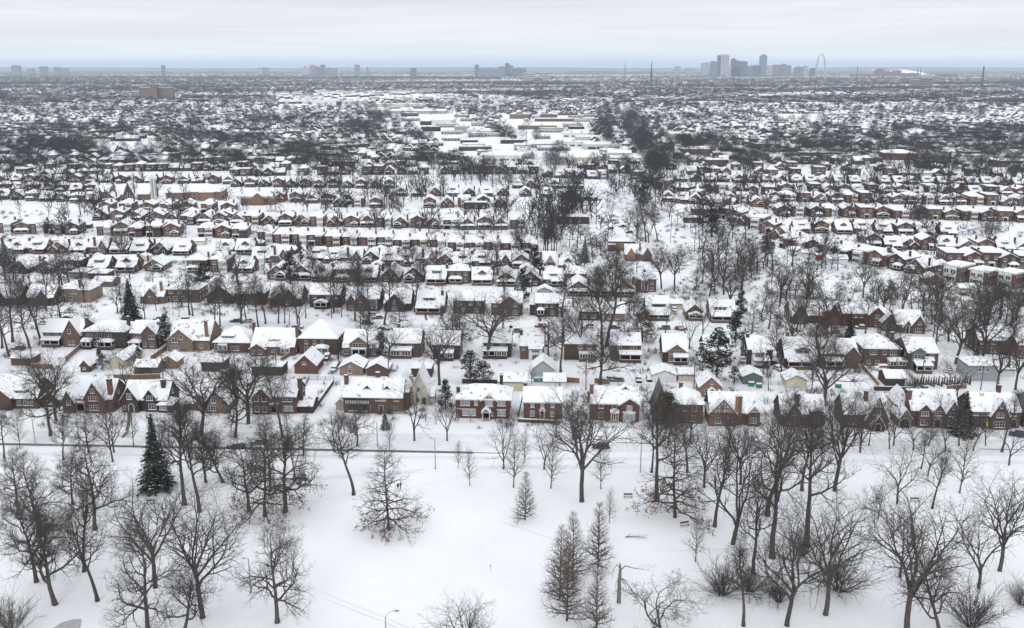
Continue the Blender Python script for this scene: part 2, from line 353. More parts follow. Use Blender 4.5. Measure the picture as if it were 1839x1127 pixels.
# ------------------------------------------------------------------ house builder
class House:
    """local frame: x along the front, y away from the front, z up; origin = middle of the front at the ground"""
    def __init__(s, detail=True):
        s.d = detail; s.wall = MB(); s.roof = MB(); s.parts = []   # parts: (name, MB, [(name, MB)])
    def part(s, name, sub=None):
        mb = MB(); s.parts.append((name, mb, sub or [])); return mb
    @staticmethod
    def ob(mb, face, c, u0, u1, z0, z1, d0, d1, m):
        if face == 'f': mb.box(u0, u1, c-d1, c-d0, z0, z1, m)
        elif face == 'b': mb.box(u0, u1, c+d0, c+d1, z0, z1, m)
        elif face == 'l': mb.box(c-d1, c-d0, u0, u1, z0, z1, m)
        else: mb.box(c+d0, c+d1, u0, u1, z0, z1, m)
    def roof_on(s, x0, x1, y0, y1, z, kind, rise, ov=.45, mb=None, snow='roof_snow', trim='trim_dark', t=.16, st=.24):
        mb = mb or s.roof
        if kind in ('gx', 'gy'):
            a0, a1, b0, b1 = (y0, y1, x0, x1) if kind == 'gx' else (x0, x1, y0, y1)
            mid = (a0+a1)/2; sl = rise/((a1-a0)/2)
            def prof(o, up, th):
                return [(a0-o, z-o*sl+up), (a0-o, z-o*sl+up-th), (mid, z+rise+up-th), (a1+o, z-o*sl+up-th), (a1+o, z-o*sl+up), (mid, z+rise+up)]
            oe = min(ov, .3)
            mb.prism(prof(ov, 0, t), b0-oe, b1+oe, 'x' if kind == 'gx' else 'y', trim)
            mb.prism(prof(ov-.07, st, st+.03), b0-oe+.07, b1+oe-.07, 'x' if kind == 'gx' else 'y', snow)
        elif kind == 'hip':
            mb.hip(x0-ov, x1+ov, y0-ov, y1+ov, z-.05, rise, t, trim)
            mb.hip(x0-ov+.07, x1+ov-.07, y0-ov+.07, y1+ov-.07, z+st-.05, rise, st+.02, snow)
        elif kind == 'flat':
            mb.box(x0-.12, x1+.12, y0-.12, y1+.12, z-.25, z+.35, trim); mb.box(x0-.02, x1+.02, y0-.02, y1+.02, z+.30, z+.5, snow)
        elif kind == 'shed':   # falls towards the front
            mb.prism([(y0-ov, z-t), (y1, z+rise-t), (y1, z+rise), (y0-ov, z)], x0-.25, x1+.25, 'x', trim)
            mb.prism([(y0-ov+.07, z-.03), (y1-.02, z+rise-.03), (y1-.02, z+rise+st), (y0-ov+.07, z+st)], x0-.2, x1+.2, 'x', snow)
    def body(s, x0, x1, y0, y1, h, kind, rise=0, m='brick_red', z0=0, ov=.45, wall=None, roof=None, trim='trim_dark', snow='roof_snow'):
        wb = wall or s.wall
        if kind in ('gx', 'gy'):
            a0, a1 = (y0, y1) if kind == 'gx' else (x0, x1)
            pr = [(a0, z0), (a1, z0), (a1, h-.03), ((a0+a1)/2, h+rise-.03), (a0, h-.03)]
            if kind == 'gx': wb.prism(pr, x0, x1, 'x', m)
            else: wb.prism(pr, y0, y1, 'y', m)
        else: wb.box(x0, x1, y0, y1, z0, h-.03 if kind != 'shed' else h+.0, m)
        s.roof_on(x0, x1, y0, y1, h, kind, rise, ov, mb=roof, trim=trim, snow=snow)
    def window(s, u, z, w, h, face='f', c=0.0, pane='glass', frame='trim_white', mull=1, sill=True):
        mb = s.part('window') if s.d else s.wall
        o = s.ob; u0, u1, z1 = u-w/2, u+w/2, z+h
        if s.d:
            o(mb, face, c, u0, u1, z, z+.1, -.02, .07, frame); o(mb, face, c, u0, u1, z1-.1, z1, -.02, .07, frame)
            o(mb, face, c, u0, u0+.09, z+.1, z1-.1, -.02, .07, frame); o(mb, face, c, u1-.09, u1, z+.1, z1-.1, -.02, .07, frame)
            o(mb, face, c, u0+.09, u1-.09, z+.1, z1-.1, -.02, .015, pane)
            o(mb, face, c, u0+.09, u1-.09, (z+z1)/2-.03, (z+z1)/2+.03, .015, .05, frame)
            for k in range(1, mull): q = u0+(u1-u0)*k/mull; o(mb, face, c, q-.05, q+.05, z+.1, z1-.1, .015, .06, frame)
            if sill: o(mb, face, c, u0-.08, u1+.08, z-.12, z-.005, -.02, .14, 'trim_white'); o(mb, face, c, u0-.05, u1+.05, z-.01, z+.09, .07, .16, 'snow')
        else:
            o(mb, face, c, u0, u1, z, z1, -.02, .05, frame)
            n = max(mull, 1); ww = (w-.12*(n+1))/n
            for k in range(n):
                q = u0+.12+k*(ww+.12)
                o(mb, face, c, q, q+ww, z+.12, z+h*.48, -.02, .065, pane); o(mb, face, c, q, q+ww, z+h*.54, z1-.12, -.02, .065, pane)
    def door(s, u, face='f', c=0.0, w=1.0, h=2.1, arch=False, col='door_dark', frame='trim_white', z=.3):
        if s.d:
            mb = s.part('door'); fr = MB(); s.parts[-1][2].append(('door_frame', fr))
        else: mb = fr = s.wall
        o = s.ob
        o(mb, face, c, u-w/2, u+w/2, z, z+h, -.02, .05, col)
        if not arch:
            o(fr, face, c, u-w/2-.14, u-w/2, z, z+h+.14, -.02, .09, frame); o(fr, face, c, u+w/2, u+w/2+.14, z, z+h+.14, -.02, .09, frame); o(fr, face, c, u-w/2, u+w/2, z+h, z+h+.14, -.02, .09, frame)
        else:
            n = 8; r = w/2; pts = [(u+r*math.cos(math.pi*i/n), z+h+r*math.sin(math.pi*i/n)) for i in range(n+1)]
            prof = pts+[(u-r, z+h-.02), (u+r, z+h-.02)]
            mb.prism(prof[:n+1], c-.05, c+.02, 'y', col)
            for i in range(n):
                a, b = pts[i], pts[i+1]; k = (r+.28)/r
                f = lambda p: (u+(p[0]-u)*k, z+h+(p[1]-z-h)*k)
                fr.prism([a, b, f(b), f(a)], c-.10, c+.02, 'y', frame)
            o(fr, face, c, u-r-.28, u-r, z, z+h, -.02, .1, frame); o(fr, face, c, u+r, u+r+.28, z, z+h, -.02, .1, frame)
    def garage_door(s, u, w=2.6, h=2.2, col='siding_white', c=0.0, face='f'):
        mb = s.part('garage_door') if s.d else s.wall
        s.ob(mb, face, c, u-w/2, u+w/2, .05, h, -.02, .05, col)
        for k in (1, 2, 3): s.ob(mb, face, c, u-w/2+.05, u+w/2-.05, .05+k*(h-.05)/4-.02, .05+k*(h-.05)/4+.02, .05, .07, 'trim_dark')
    def chimney(s, x, y, ztop, w=.9, d=.7, m='brick_red', z0=2.5, pots=1):
        mb = s.part('chimney') if s.d else s.roof
        mb.box(x-w/2, x+w/2, y-d/2, y+d/2, z0, ztop, m); mb.box(x-w/2-.09, x+w/2+.09, y-d/2-.09, y+d/2+.09, ztop-.35, ztop-.12, m if m != 'brick_red' else 'brick_dark')
        mb.box(x-w/2+.06, x+w/2-.06, y-d/2+.05, y+d/2-.05, ztop-.02, ztop+.16, 'snow')
        if s.d:
            for k in range(pots):
                q = x+(k-(pots-1)/2)*.42; mb.ring([(q, y, ztop-.05), (q, y, ztop+.5)], [.15, .12], 8, 'brick_orange')
    def dormer(s, x0, x1, yf, yb, z0, h, kind='gy', rise=.9, m='brick_brown', n=2, trim='trim_dark'):
        """z0 = where the front wall starts, h = its eaves"""
        if s.d:
            mb = s.part('dormer'); rf = MB(); s.parts[-1][2].append(('dormer_roof', rf))
        else: mb = s.wall; rf = s.roof
        s.body(x0, x1, yf, yb, h, kind, rise, m, z0=z0, ov=.3, wall=mb, roof=rf, trim=trim)
        sv = s.d; w = (x1-x0-.5)/n; hh = min(1.15, h-z0-.4)
        for k in range(n):
            u = x0+.25+w*(k+.5)
            o = s.ob; t = mb
            o(t, 'f', yf, u-w/2+.08, u+w/2-.08, h-.2-hh, h-.2, -.02, .05, 'trim_white'); o(t, 'f', yf, u-w/2+.2, u+w/2-.2, h-.08-hh, h-.32, -.02, .07, 'glass')
    def porch(s, x0, x1, dep, h=2.7, kind='shed', rise=.7, posts=3, pm='trim_white', base='brick_brown', rail=True, enclosed=False, c=0.0, z0=0.0, pane='glass', post_w=.26):
        """stands in front of the wall plane y=c"""
        if s.d:
            mb = s.part('porch'); rf = MB(); s.parts[-1][2].append(('porch_roof', rf))
        else: mb = s.wall; rf = s.roof
        y0, y1 = c-dep, c-.01
        mb.box(x0, x1, y0, y1, z0, z0+.45, base)
        if rail: mb.box(x0, x1, y0, y0+.2, z0+.45, z0+1.15, base); mb.box(x0+.02, x1-.02, y0+.02, y0+.18, z0+1.14, z0+1.24, 'snow')
        for k in range(posts):
            q = x0+post_w/2+(x1-x0-post_w)*k/max(posts-1, 1); mb.box(q-post_w/2, q+post_w/2, y0+.01, y0+post_w, z0+.45, z0+h-.02, pm)
        mb.box(x0, x1, y0-.01, y0+.28, z0+h-.3, z0+h-.02, pm)
        if enclosed:
            mb.box(x0+.06, x1-.06, y0+.08, y1, z0+.46, z0+h-.05, pm)
            n = max(2, round((x1-x0)/1.0)); ww = (x1-x0-.3)/n
            for k in range(n): mb.box(x0+.15+k*ww+.09, x0+.15+(k+1)*ww-.09, y0+.03, y0+.2, z0+1.2, z0+h-.4, pane)
        else: mb.box(x0+.25, x1-.25, y1-.12, y1, z0+.46, z0+h-.4, 'recess_shade')  # black panel on the wall paints the shade of the open porch
        if kind == 'gy' or kind == 'hip': s.roof_on(x0, x1, y0, y1+(.6 if kind == 'gy' else .1), z0+h, kind, rise, .3, mb=rf, trim='trim_white' if pm == 'trim_white' else 'trim_dark')
        elif kind == 'flat': rf.box(x0-.2, x1+.2, y0-.2, y1, z0+h-.03, z0+h+.15, pm); rf.box(x0-.14, x1+.14, y0-.14, y1-.02, z0+h+.13, z0+h+.38, 'snow')
        else: s.roof_on(x0, x1, y0, y1, z0+h, 'shed', rise, .3, mb=rf)
    def half_timber(s, x0, x1, z0, z1, face='f', c=0.0, n=7, panel='stucco'):
        mb = s.part('timber_panel') if s.d else s.wall; o = s.ob
        o(mb, face, c, x0, x1, z0, z1, -.02, .05, panel)
        for k in range(n+1):
            q = x0+(x1-x0)*k/n; o(mb, face, c, q-.08, q+.08, z0, z1, .05, .1, 'timber')
        for q in (z0, z1): o(mb, face, c, x0, x1, q-.09, q+.09, .05, .115, 'timber')
    def gable_timber(s, x0, x1, z, rise, c, n=6, panel='stucco'):
        mb = s.part('timber_gable') if s.d else s.wall; k = .84; mid = (x0+x1)/2; w = (x1-x0)/2*k
        mb.prism([(mid-w, z), (mid+w, z), (mid, z+rise*k)], c-.06, c+.01, 'y', panel)
        for i in range(1, n):
            q = mid-w+2*w*i/n; t = rise*k*(1-abs(q-mid)/w); mb.box(q-.07, q+.07, c-.11, c-.05, z, z+t-.05, 'timber')
        mb.box(mid-w, mid+w, c-.12, c-.05, z-.1, z+.1, 'timber'); mb.box(mid-w*.6, mid+w*.6, c-.115, c-.05, z+rise*k*.38, z+rise*k*.38+.14, 'timber')
    def bay(s, u, w, dep, h, z0=.2, m='trim_white', c=0.0):
        mb = s.part('bay_window') if s.d else s.wall
        pr = [(u-w/2, c), (u-w/2+.7, c-dep), (u+w/2-.7, c-dep), (u+w/2, c)]
        def pr3(za, zb, mm, g=0):
            q = [(u+(a-u)*(1+g), c+(b-c)*(1+g)) for a, b in pr]
            mb.add([(a, b, za) for a, b in q]+[(a, b, zb) for a, b in q], [(3,2,1,0),(4,5,6,7),(0,1,5,4),(1,2,6,5),(2,3,7,6)], mm)
        pr3(z0, z0+h, m); pr3(z0+h, z0+h+.3, 'snow', .12)
        mb.box(u-w/2+.8, u-.1, c-dep-.03, c-dep+.02, z0+.7, z0+h-.25, 'pale_glass'); mb.box(u+.1, u+w/2-.8, c-dep-.03, c-dep+.02, z0+.7, z0+h-.25, 'pale_glass')
    def sides(s, x0, x1, y0, y1, h, n=3, two=True, pane='glass'):
        for f, c in (('l', x0), ('r', x1)):
            for k in range(n):
                u = y0+(y1-y0)*(k+.6)/(n+.2)
                if two: s.window(u, h-1.75, .95, 1.3, f, c, pane)
                s.window(u, 1.1, .95, 1.4, f, c, pane)
    def finish(s):
        return [('wall', s.wall, []), ('roof', s.roof, [])]+s.parts
BR4 = ['brick_red', 'brick_brown', 'brick_dark', 'brick_brown']
def proto_house(kind, v, detail):
    r = random.Random(hash((len(kind), ord(kind[0]), v)) & 0xffff); s = House(detail)
    m = BR4[v % 4 if kind not in ('bung',) else (v+1) % 3]; tw = 'trim_white'
    if kind == 'two':         # narrow two-storey with hip roof and a stack of porches in front
        W, D, h = 8.2+.3*(v % 3), 15, 5.8; m = BR4[(v*3) % 3]
        s.body(-W/2, W/2, 0, D, h, 'hip', 2.1, m)
        pm = ['siding_white', m, 'siding_white', m, 'siding_cream'][v % 5]; sd = 1 if v % 2 else -1
        a, b = (.2, W/2-.35) if sd > 0 else (-W/2+.35, -.2)
        pb = s.part('sun_porch') if detail else s.wall
        pb.box(a, b, -2.2, .01, 0, 5.4, pm)
        for z in (.9, 3.5):
            n = 3; ww = (b-a-.3)/n
            for k in range(n): s.ob(pb, 'f', -2.2, a+.15+k*ww+.07, a+.15+(k+1)*ww-.07, z, z+1.35, -.02, .04, 'glass' if v % 3 else 'pale_glass')
            for f, c in (('l', a), ('r', b)): s.ob(pb, f, c, -1.9, -.4, z, z+1.35, -.02, .04, 'glass')
        s.roof_on(a, b, -2.2, .2, 5.45, ['hip', 'flat', 'gy'][v % 3], .75, .25, trim=tw)
        u = -sd*(W/4+.2); s.door(u, w=.95); s.window(u, 3.6, 1.5, 1.4, mull=2)
        pr = [-W/2+.3, -.3] if sd > 0 else [.3, W/2-.3]
        if v % 2: s.porch(pr[0], pr[1], 1.3, 2.6, 'flat', .4, 2, base=m, rail=False)
        s.chimney(W/2-.2 if v % 2 else -W/2+.6, 6.5, 8.3, m=m, z0=5.5); s.sides(-W/2, W/2, 0, D, h, 4)
    elif kind == 'gab2':      # two-storey gable front
        W, D, h = 8.4, 14, 5.4
        s.body(-W/2, W/2, 0, D, h, 'gy', 2.0, m)
        s.window(-1.9, 3.6, 1.5, 1.5, mull=2); s.window(1.9, 3.6, 1.5, 1.5, mull=2); s.window(1.9, .95, 2.0, 1.6, mull=3); s.door(-1.9)
        s.porch(-W/2+.4, W/2-.4 if v % 2 else .2, 2.0, 2.7, ['shed', 'gy', 'hip'][v % 3], .9, 3, base=m)
        s.chimney(-W/2+.9, 6, 8.4, m=m, z0=5.5); s.sides(-W/2, W/2, 0, D, h, 3)
    elif kind == 'gab1':      # one and a half storey, gable to the street
        W, D, h = 8.8, 13, 3.4; m = BR4[(v+r.randint(0, 1)) % 3]
        s.body(-W/2, W/2, 0, D, h, 'gy', 3.1+.25*(v % 2), m, trim='trim_dark' if v % 2 else tw)
        s.window(0, 3.9, 1.7, 1.3, mull=2); s.window(2.0, .9, 2.0, 1.6, mull=3); s.door(-1.5)
        if v % 3 == 0: s.porch(-W/2+.3, W/2-.3, 2.3, 2.7, 'hip', .8, 3, base=m)
        elif v % 3 == 1: s.porch(-W/2+.3, .4, 2.2, 2.7, 'gy', 1.3, 2, base=m)
        else: s.body(-W/2+.2, -.2, -1.6, 1, 2.9, 'gy', 2.2, m); s.door(-2.1, c=-1.6)
        s.chimney(W/2-.3, 5, 7.4, m=m, z0=2); s.sides(-W/2, W/2, 0, D, h, 3, two=False)
    elif kind == 'bung':      # side gable bungalow with a dormer and a deep porch
        W, D, h = 9.0, 10.5, 3.3; m = BR4[(v) % 3]
        s.body(-W/2, W/2, 0, D, h, 'gx', 3.5, m, ov=.5)
        dk = v % 3
        if dk == 0: s.dormer(-1.9, 1.9, 1.3, 5, 3.9, 5.55, 'shed', .55, 'trim_dark', 3)
        elif dk == 1: s.dormer(-1.6, 1.6, 1.1, 5, 3.6, 5.2, 'gy', 1.1, 'brick_dark', 2)
        else: s.dormer(-1.6, 1.6, 1.2, 5, 3.7, 5.2, 'hip', .9, 'siding_grey', 2)
        s.porch(-W/2+.2, W/2-.2 if v % 2 else 1.0, 2.3, 2.6, 'shed', 1.0, 3, base=m, pm='trim_white' if v % 4 else m)
        s.window(2.3, .95, 2, 1.5, mull=3); s.door(-.8)
        s.chimney(W/2-.05, 4.2, 7.7, m=m, z0=0, d=1.1); s.sides(-W/2, W/2, 0, D, h, 3, two=False)
        s.window(D/2, 4.2, 1.6, 1.2, 'r', W/2, mull=2); s.window(D/2, 4.2, 1.6, 1.2, 'l', -W/2, mull=2)
    elif kind == 'four':      # hip-roofed two-storey square house
        W, D, h = 9.6, 9.6, 5.7; m = BR4[v % 4]
        s.body(-W/2, W/2, 0, D, h, 'hip', 2.4, m, ov=.6)
        for u in (-3.1, 0, 3.1)[::1 if v % 2 else 2]: s.window(u, 3.7, 1.5, 1.4, mull=2)
        s.window(2.8, 1, 1.9, 1.5, mull=3); s.door(0)
        s.porch(-W/2+.6, 1.4, 2.2, 2.7, 'hip', .8, 3, base=m) if v % 2 else s.porch(-1.2, 1.2, 1.5, 2.7, 'gy', .8, 2, base=m, rail=False)
        s.window(-3, 1, 1.5, 1.5, mull=2); s.chimney(W/2-.05, 5, 8.6, m=m, z0=0); s.sides(-W/2, W/2, 0, D, h, 3)
    elif kind == 'tudor':     # steep cross gables
        W, D, h = 10.5, 9.5, 3.6; m = BR4[v % 4]
        s.body(-W/2, W/2, 0, D, h, 'gx', 4.0, m)
        sd = 1 if v % 2 else -1
        s.body(min(sd*.6, sd*5.0), max(sd*.6, sd*5.0), -1.6, 4.5, 3.5, 'gy', 3.5, m)
        if v % 3 == 0: s.gable_timber(min(sd*.6, sd*5.0), max(sd*.6, sd*5.0), 3.7, 3.2, -1.6)
        s.window(sd*2.8, 3.5 if v % 3 else 1, 1.2, 1.4, 'f', -1.6, mull=2); s.window(sd*2.8, .9, 2.0, 1.5, 'f', -1.6, mull=3)
        s.body(min(-sd*.4, sd*1.4), max(-sd*.4, sd*1.4), -2.5, 1, 2.5, 'gy', 1.7, m); s.door(sd*.5, c=-2.5, arch=True, h=1.7, w=.95, frame='stone')
        s.window(-sd*3, .9, 1.9, 1.5, mull=3)
        s.chimney(-sd*1.6, .2, 8.2, 1.1, .8, m=m, z0=0, pots=2); s.sides(-W/2, W/2, 0, D, h, 2, two=False)
        s.window(D/2, 4.2, 1.4, 1.3, 'r', W/2, mull=2)
    elif kind == 'flat':      # flat-roofed two-family flat
        W, D, h = 8.6, 15, 6.7; m = BR4[v % 3]
        s.body(-W/2, W/2, 0, D, h, 'flat', 0, m, trim=['trim_dark', 'stone'][v % 2])
        for u in (-2.2, 2.2): s.window(u, 4.2, 1.6, 1.5, mull=2); s.window(u, 1, 1.6, 1.5, mull=2)
        s.door(0); s.sides(-W/2, W/2, 0, D, h, 4)
        if v % 2:
            pb = s.part('sun_porch') if detail else s.wall; pb.box(-2.2, 2.2, -2, .01, 0, 6.2, 'siding_white')
            for z in (1.0, 3.9):
                for k in range(4): s.ob(pb, 'f', -2, -2.0+k, -1.15+k, z, z+1.4, -.02, .04, 'glass')
            s.roof_on(-2.2, 2.2, -2, 0, 6.2, 'shed', .3, .2, trim=tw)
        else: s.porch(-1.4, 1.4, 1.4, 2.8, 'flat', 0, 2, base='stone', rail=False)
    elif kind == 'apart':     # larger flat-roofed apartment block
        W, D, h = 9, 12, 6.8; m = 'brick_brown' if v % 2 else 'brick_red'
        s.body(-W/2, W/2, 0, D, h, 'flat', 0, m, trim='trim_white')
        s.sides(-W/2, W/2, 0, D, h, 5)
        pb = s.part('sun_porch') if detail else s.wall; pb.box(-2.9, 2.9, -.7, .01, 0, 6.6, 'siding_white')
        for z in (1.0, 4.1):
            for k in (-2.1, -1.0, 1.0, 2.1): s.ob(pb, 'f', -.7, k-.42, k+.42, z, z+1.5, -.02, .04, 'glass')
        s.ob(pb, 'f', -.7, -.55, .55, .3, 2.5, -.02, .04, 'door_dark')
    elif kind == 'terrace':
        W, D, h = 16, 10, 6.3; m = BR4[v % 3]
        s.body(-W/2, W/2, 0, D, h, 'flat', 0, m, trim='stone')
        for k in range(6): s.window(-W/2+1.6+k*2.55, 4.1, 1.2, 1.5); s.window(-W/2+1.6+k*2.55, 1.1, 1.2, 1.5)
        s.door(-2.5); s.door(2.5); s.sides(-W/2, W/2, 0, D, h, 3)
    elif kind == 'garage':
        W, D, h = 6, 6.3, 2.4; m = ['siding_white', 'brick_brown', 'siding_cream', 'brick_dark', 'siding_grey'][v % 5]
        k = ['gy', 'gx', 'hip'][v % 3]; s.body(-W/2, W/2, 0, D, h, k, 1.35, m, ov=.3, trim=tw if v % 2 == 0 else 'trim_dark')
        s.garage_door(0, 4.4, 2.1, 'siding_white' if v % 2 else 'siding_cream')
    return s.finish()
HDESC = {'two': 'narrow two-storey house with enclosed front sun porch', 'gab2': 'two-storey gable-fronted house', 'gab1': 'small house with steep front gable',
         'bung': 'low house with roof dormer and deep porch', 'four': 'square hip-roofed two-storey house', 'tudor': 'steep cross-gabled house', 'flat': 'flat-roofed two-storey flat',
         'apart': 'flat-roofed apartment block', 'terrace': 'long flat-roofed terrace'}
_PC = {}
def instance(name, kind, v, detail, loc, rz, sc=1.0):
    root = empty(name, loc, rz, sc); key = (kind, v, detail)
    if key in _PC: copy_parts(_PC[key], root)
    else:
        out = []
        for nm, mb, subs in proto_house(kind, v, detail):
            o = mb.build(nm, root)
            if o is None: continue
            out.append((o, [q for q in (m2.build(n2, o) for n2, m2 in subs) if q]))
        _PC[key] = out
    return root
def place(s, name, loc, rz=0, label=None, cat='house', ref=None, group=None):
    root = empty(name, loc, rz)
    for nm, mb, subs in s.finish():
        o = mb.build(nm, root)
        if o:
            for n2, m2 in subs: m2.build(n2, o)
    tag(root, label, cat, group)
    if ref: LANDMARKS.append((ref, loc[0], loc[1]))
    return root
# ------------------------------------------------------------------ first row, facing the park (each built from its own measurements)
FOOT = []      # occupied circles (x, y, r)
GRID = math.atan2(-.05, 1)
def site(px0, px1, py, back=0):
    """returns (location, rotation, metres per picture pixel) for a front line seen between two columns"""
    a, b = P(px0, py), P(px1, py); c = (a+b)/2; k = 1/ppm(c.y)
    FOOT.append((c.x, c.y+5, 7.5)); return c, GRID, k, (px0+px1)/2
def row1():
    W1 = 'brick_red'
    # 1 big brown Tudor cut by the left edge
    c, r, k, x = site(-40, 82, 733); s = House(); u = lambda p: (p-x)*k
    s.body(u(-40), u(70), 0, 10, 3.4, 'gx', 4.6, 'brick_brown'); s.body(u(-45), u(26), -1.5, 5, 3.8, 'gy', 5.0, 'brick_brown')
    s.dormer(u(27), u(50), .9, 5, 3.9, 5.2, 'shed', .5, 'brick_dark', 3); s.body(u(70), u(104), 1.5, 9.5, 2.5, 'gy', 2.2, 'brick_dark')
    for q in (36, 48, 58): s.window(u(q), 1, 1.3, 1.4, mull=2)
    s.window(u(-8), 1, 2.0, 1.5, 'f', -1.5, mull=3); s.window(u(86), .9, 1.4, 1.2, 'f', 1.5, mull=2); s.window(5, 4, 1.3, 1.3, 'r', u(70), mull=2)
    place(s, 'house', c, r, 'broad brown brick house with long dormer, leftmost in the row facing the park', ref='the leftmost park-front house')
    # 2 red brick Tudor
    c, r, k, x = site(118, 214, 739); s = House(); u = lambda p: (p-x)*k
    s.body(u(122), u(205), 0, 9.5, 4.2, 'gx', 4.1, W1); s.body(u(157), u(194), -1.2, 5, 4.5, 'gy', 4.6, W1); s.body(u(118), u(139), -1.6, 4, 3.7, 'gy', 3.0, 'brick_brown')
    s.window(u(174), 6.0, 1.3, 1.3, 'f', -1.2, mull=2); s.window(u(174), 3.7, 2.7, 1.4, 'f', -1.2, mull=4); s.window(u(174), .9, 2.6, 1.6, 'f', -1.2, mull=4)
    s.window(u(130), 2.5, 1.2, 1.5, 'f', -1.6, mull=2); s.window(u(148), 3.1, 1.5, 1.0, mull=3)
    s.porch(u(140), u(157), 1.2, 3.0, 'flat', 0, 2, pm='stone', base='stone', rail=False); s.door(u(149), w=1.1)
    s.chimney(u(200), 1.0, 9.6, 1.3, .9, W1, 0, 2); s.window(4, 4.2, 1.1, 1.3, 'r', u(205)); s.window(6.5, 1.0, 1.1, 1.3, 'r', u(205)); s.window(3.5, 1.0, 1.1, 1.3, 'r', u(205))
    place(s, 'house', c, r, 'red brick Tudor house with tall front gable, end chimney and stone porch, facing the park', ref='the red gabled Tudor house')
    # 3 dark Tudor with white arched door
    c, r, k, x = site(220, 314, 738); s = House(); u = lambda p: (p-x)*k
    s.body(u(224), u(303), 0, 8.5, 3.7, 'gx', 4.0, 'brick_dark'); s.body(u(223), u(252), -1.4, 5, 4.2, 'gy', 3.4, 'brick_dark'); s.body(u(263), u(283), -.7, 5, 4.6, 'gy', 2.1, 'brick_dark')
    s.window(u(238), 4.0, 1.4, 1.8, 'f', -1.4, mull=3, frame='trim_white'); s.window(u(228), .9, .8, 1.2, 'f', -1.4); s.window(u(273), 3.5, 1.9, 1.4, 'f', -.7, mull=3); s.window(u(277), .8, 2.3, 1.7, mull=3, c=-.7)
    s.door(u(240), c=-1.4, arch=True, w=1.3, h=1.6); s.chimney(u(291), 2.8, 8.6, 1.2, .9, 'brick_dark', 0)
    s.body(u(288), u(313), -1.0, 4, 2.3, 'hip', 1.6, 'brick_dark'); s.window(u(297), .8, 2.3, 1.3, 'f', -1.0, mull=3, pane='pale_glass'); s.window(4, 4.2, 1.2, 1.2, 'r', u(303))
    place(s, 'house', c, r, 'dark brown Tudor house with white-edged arched doorway', ref='the arched-door Tudor house')
    # 4 tan brick with twin small gables
    c, r, k, x = site(340, 415, 738); s = House(); u = lambda p: (p-x)*k
    s.body(u(352), u(412), 0, 9, 3.2, 'gx', 4.2, 'brick_tan'); s.body(u(371), u(414), -1.6, 5, 3.0, 'gy', 3.7, 'brick_tan')
    s.body(u(357), u(367), -.5, 3.5, 4.0, 'gy', 1.5, 'brick_tan', ov=.2); s.body(u(368), u(378), -.52, 3.4, 4.0, 'gy', 1.45, 'brick_tan', ov=.2)
    s.window(u(389), 3.1, 1.3, 1.8, 'f', -1.6, mull=2); s.window(u(385), .8, 2.2, 1.4, 'f', -1.6, mull=3); s.body(u(330), u(352), .5, 6, 2.3, 'gx', 2.0, 'brick_brown'); s.window(u(362), 3.0, .8, 1.0, 'f', -.5)
    s.door(u(362), c=0)
    place(s, 'house', c, r, 'tan brick house with two tiny gables beside one large gable', ref='the tan twin-gabled house')
    # 5 brown-red brick with left gable and garage wing
    c, r, k, x = site(456, 545, 742); s = House(); u = lambda p: (p-x)*k
    s.body(u(458), u(534), 0, 9.5, 5.3, 'gx', 3.3, 'brick_brown'); s.body(u(456), u(490), -1.1, 5, 5.0, 'gy', 2.6, W1)
    for q in (464, 478): s.window(u(q), 3.9, 1.3, 1.7, 'f', -1.1); s.window(u(q), .8, 1.3, 1.6, 'f', -1.1)
    for q in (512, 522): s.window(u(q), 3.6, 1.2, 1.4)
    s.window(u(518), .8, 2.8, 1.6, mull=4, pane='pale_glass'); s.door(u(494), w=1.1); s.porch(u(488), u(501), 1.1, 3.0, 'flat', 0, 2, pm='stone', base='stone', rail=False)
    s.chimney(u(538), 2.5, 9.8, 1.2, 1.0, 'brick_brown', 0); s.body(u(536), u(562), .5, 7, 2.3, 'gx', 1.5, 'brick_dark'); s.window(4.5, 4.2, 1.1, 1.3, 'r', u(534)); s.window(7.5, 4.2, 1.1, 1.3, 'r', u(534))
    place(s, 'house', c, r, 'brown brick two-storey house with left gable, white driveway yard on its right', ref='the house beside the snowy yard')
    # 6 half-timbered left end, brick right end, two dormers
    c, r, k, x = site(617, 730, 742); s = House(); u = lambda p: (p-x)*k
    s.body(u(617), u(724), 0, 9.0, 5.2, 'gx', 3.7, 'brick_brown', ov=.6); s.half_timber(u(620), u(664), 2.7, 3.9, n=15); s.half_timber(u(664)+.1, u(664)+.5, .3, 2.7, n=1, panel='stone')
    for q, n in ((631, 4), (654, 5)): s.window(u(q), 3.95, 2.9, 1.1, mull=n, sill=False, frame='timber')
    s.window(u(652), .7, 2.6, 1.9, mull=4, frame='timber'); s.window(u(634), .7, 2.6, 1.7, mull=3, frame='timber')
    for q in (680, 690, 713): s.window(u(q), 3.8, 1.5, 1.2, mull=2, pane='pale_glass' if q == 690 else 'glass')
    s.window(u(711), .6, 2.6, 1.6, mull=4, frame='stone'); s.part('stone_plinth').box(u(700), u(728), -.25, -.01, 0, .7, 'stone')
    for q in (659, 695): s.dormer(u(q)-1.2, u(q)+1.2, 1.6, 5, 5.9, 6.5, 'gy', 1.3, 'brick_dark', 1)
    s.chimney(u(620), 3.0, 10.3, 1.1, .9, W1, 4); s.chimney(u(675), 5.0, 10.6, 1.3, .9, 'brick_brown', 6); s.body(u(700), u(731), 3, 11, 5.4, 'hip', 4.6, 'brick_brown')
    s.door(u(685)); s.body(u(600), u(617), 2, 7, 2.2, 'gy', 1.2, 'stone')
    place(s, 'house', c, r, 'long house with half-timbered left end and two small dormers', ref='the long half-timbered house')
    # 7 cream stucco cottage with a very steep gable
    c, r, k, x = site(722, 772, 727); s = House(); u = lambda p: (p-x)*k
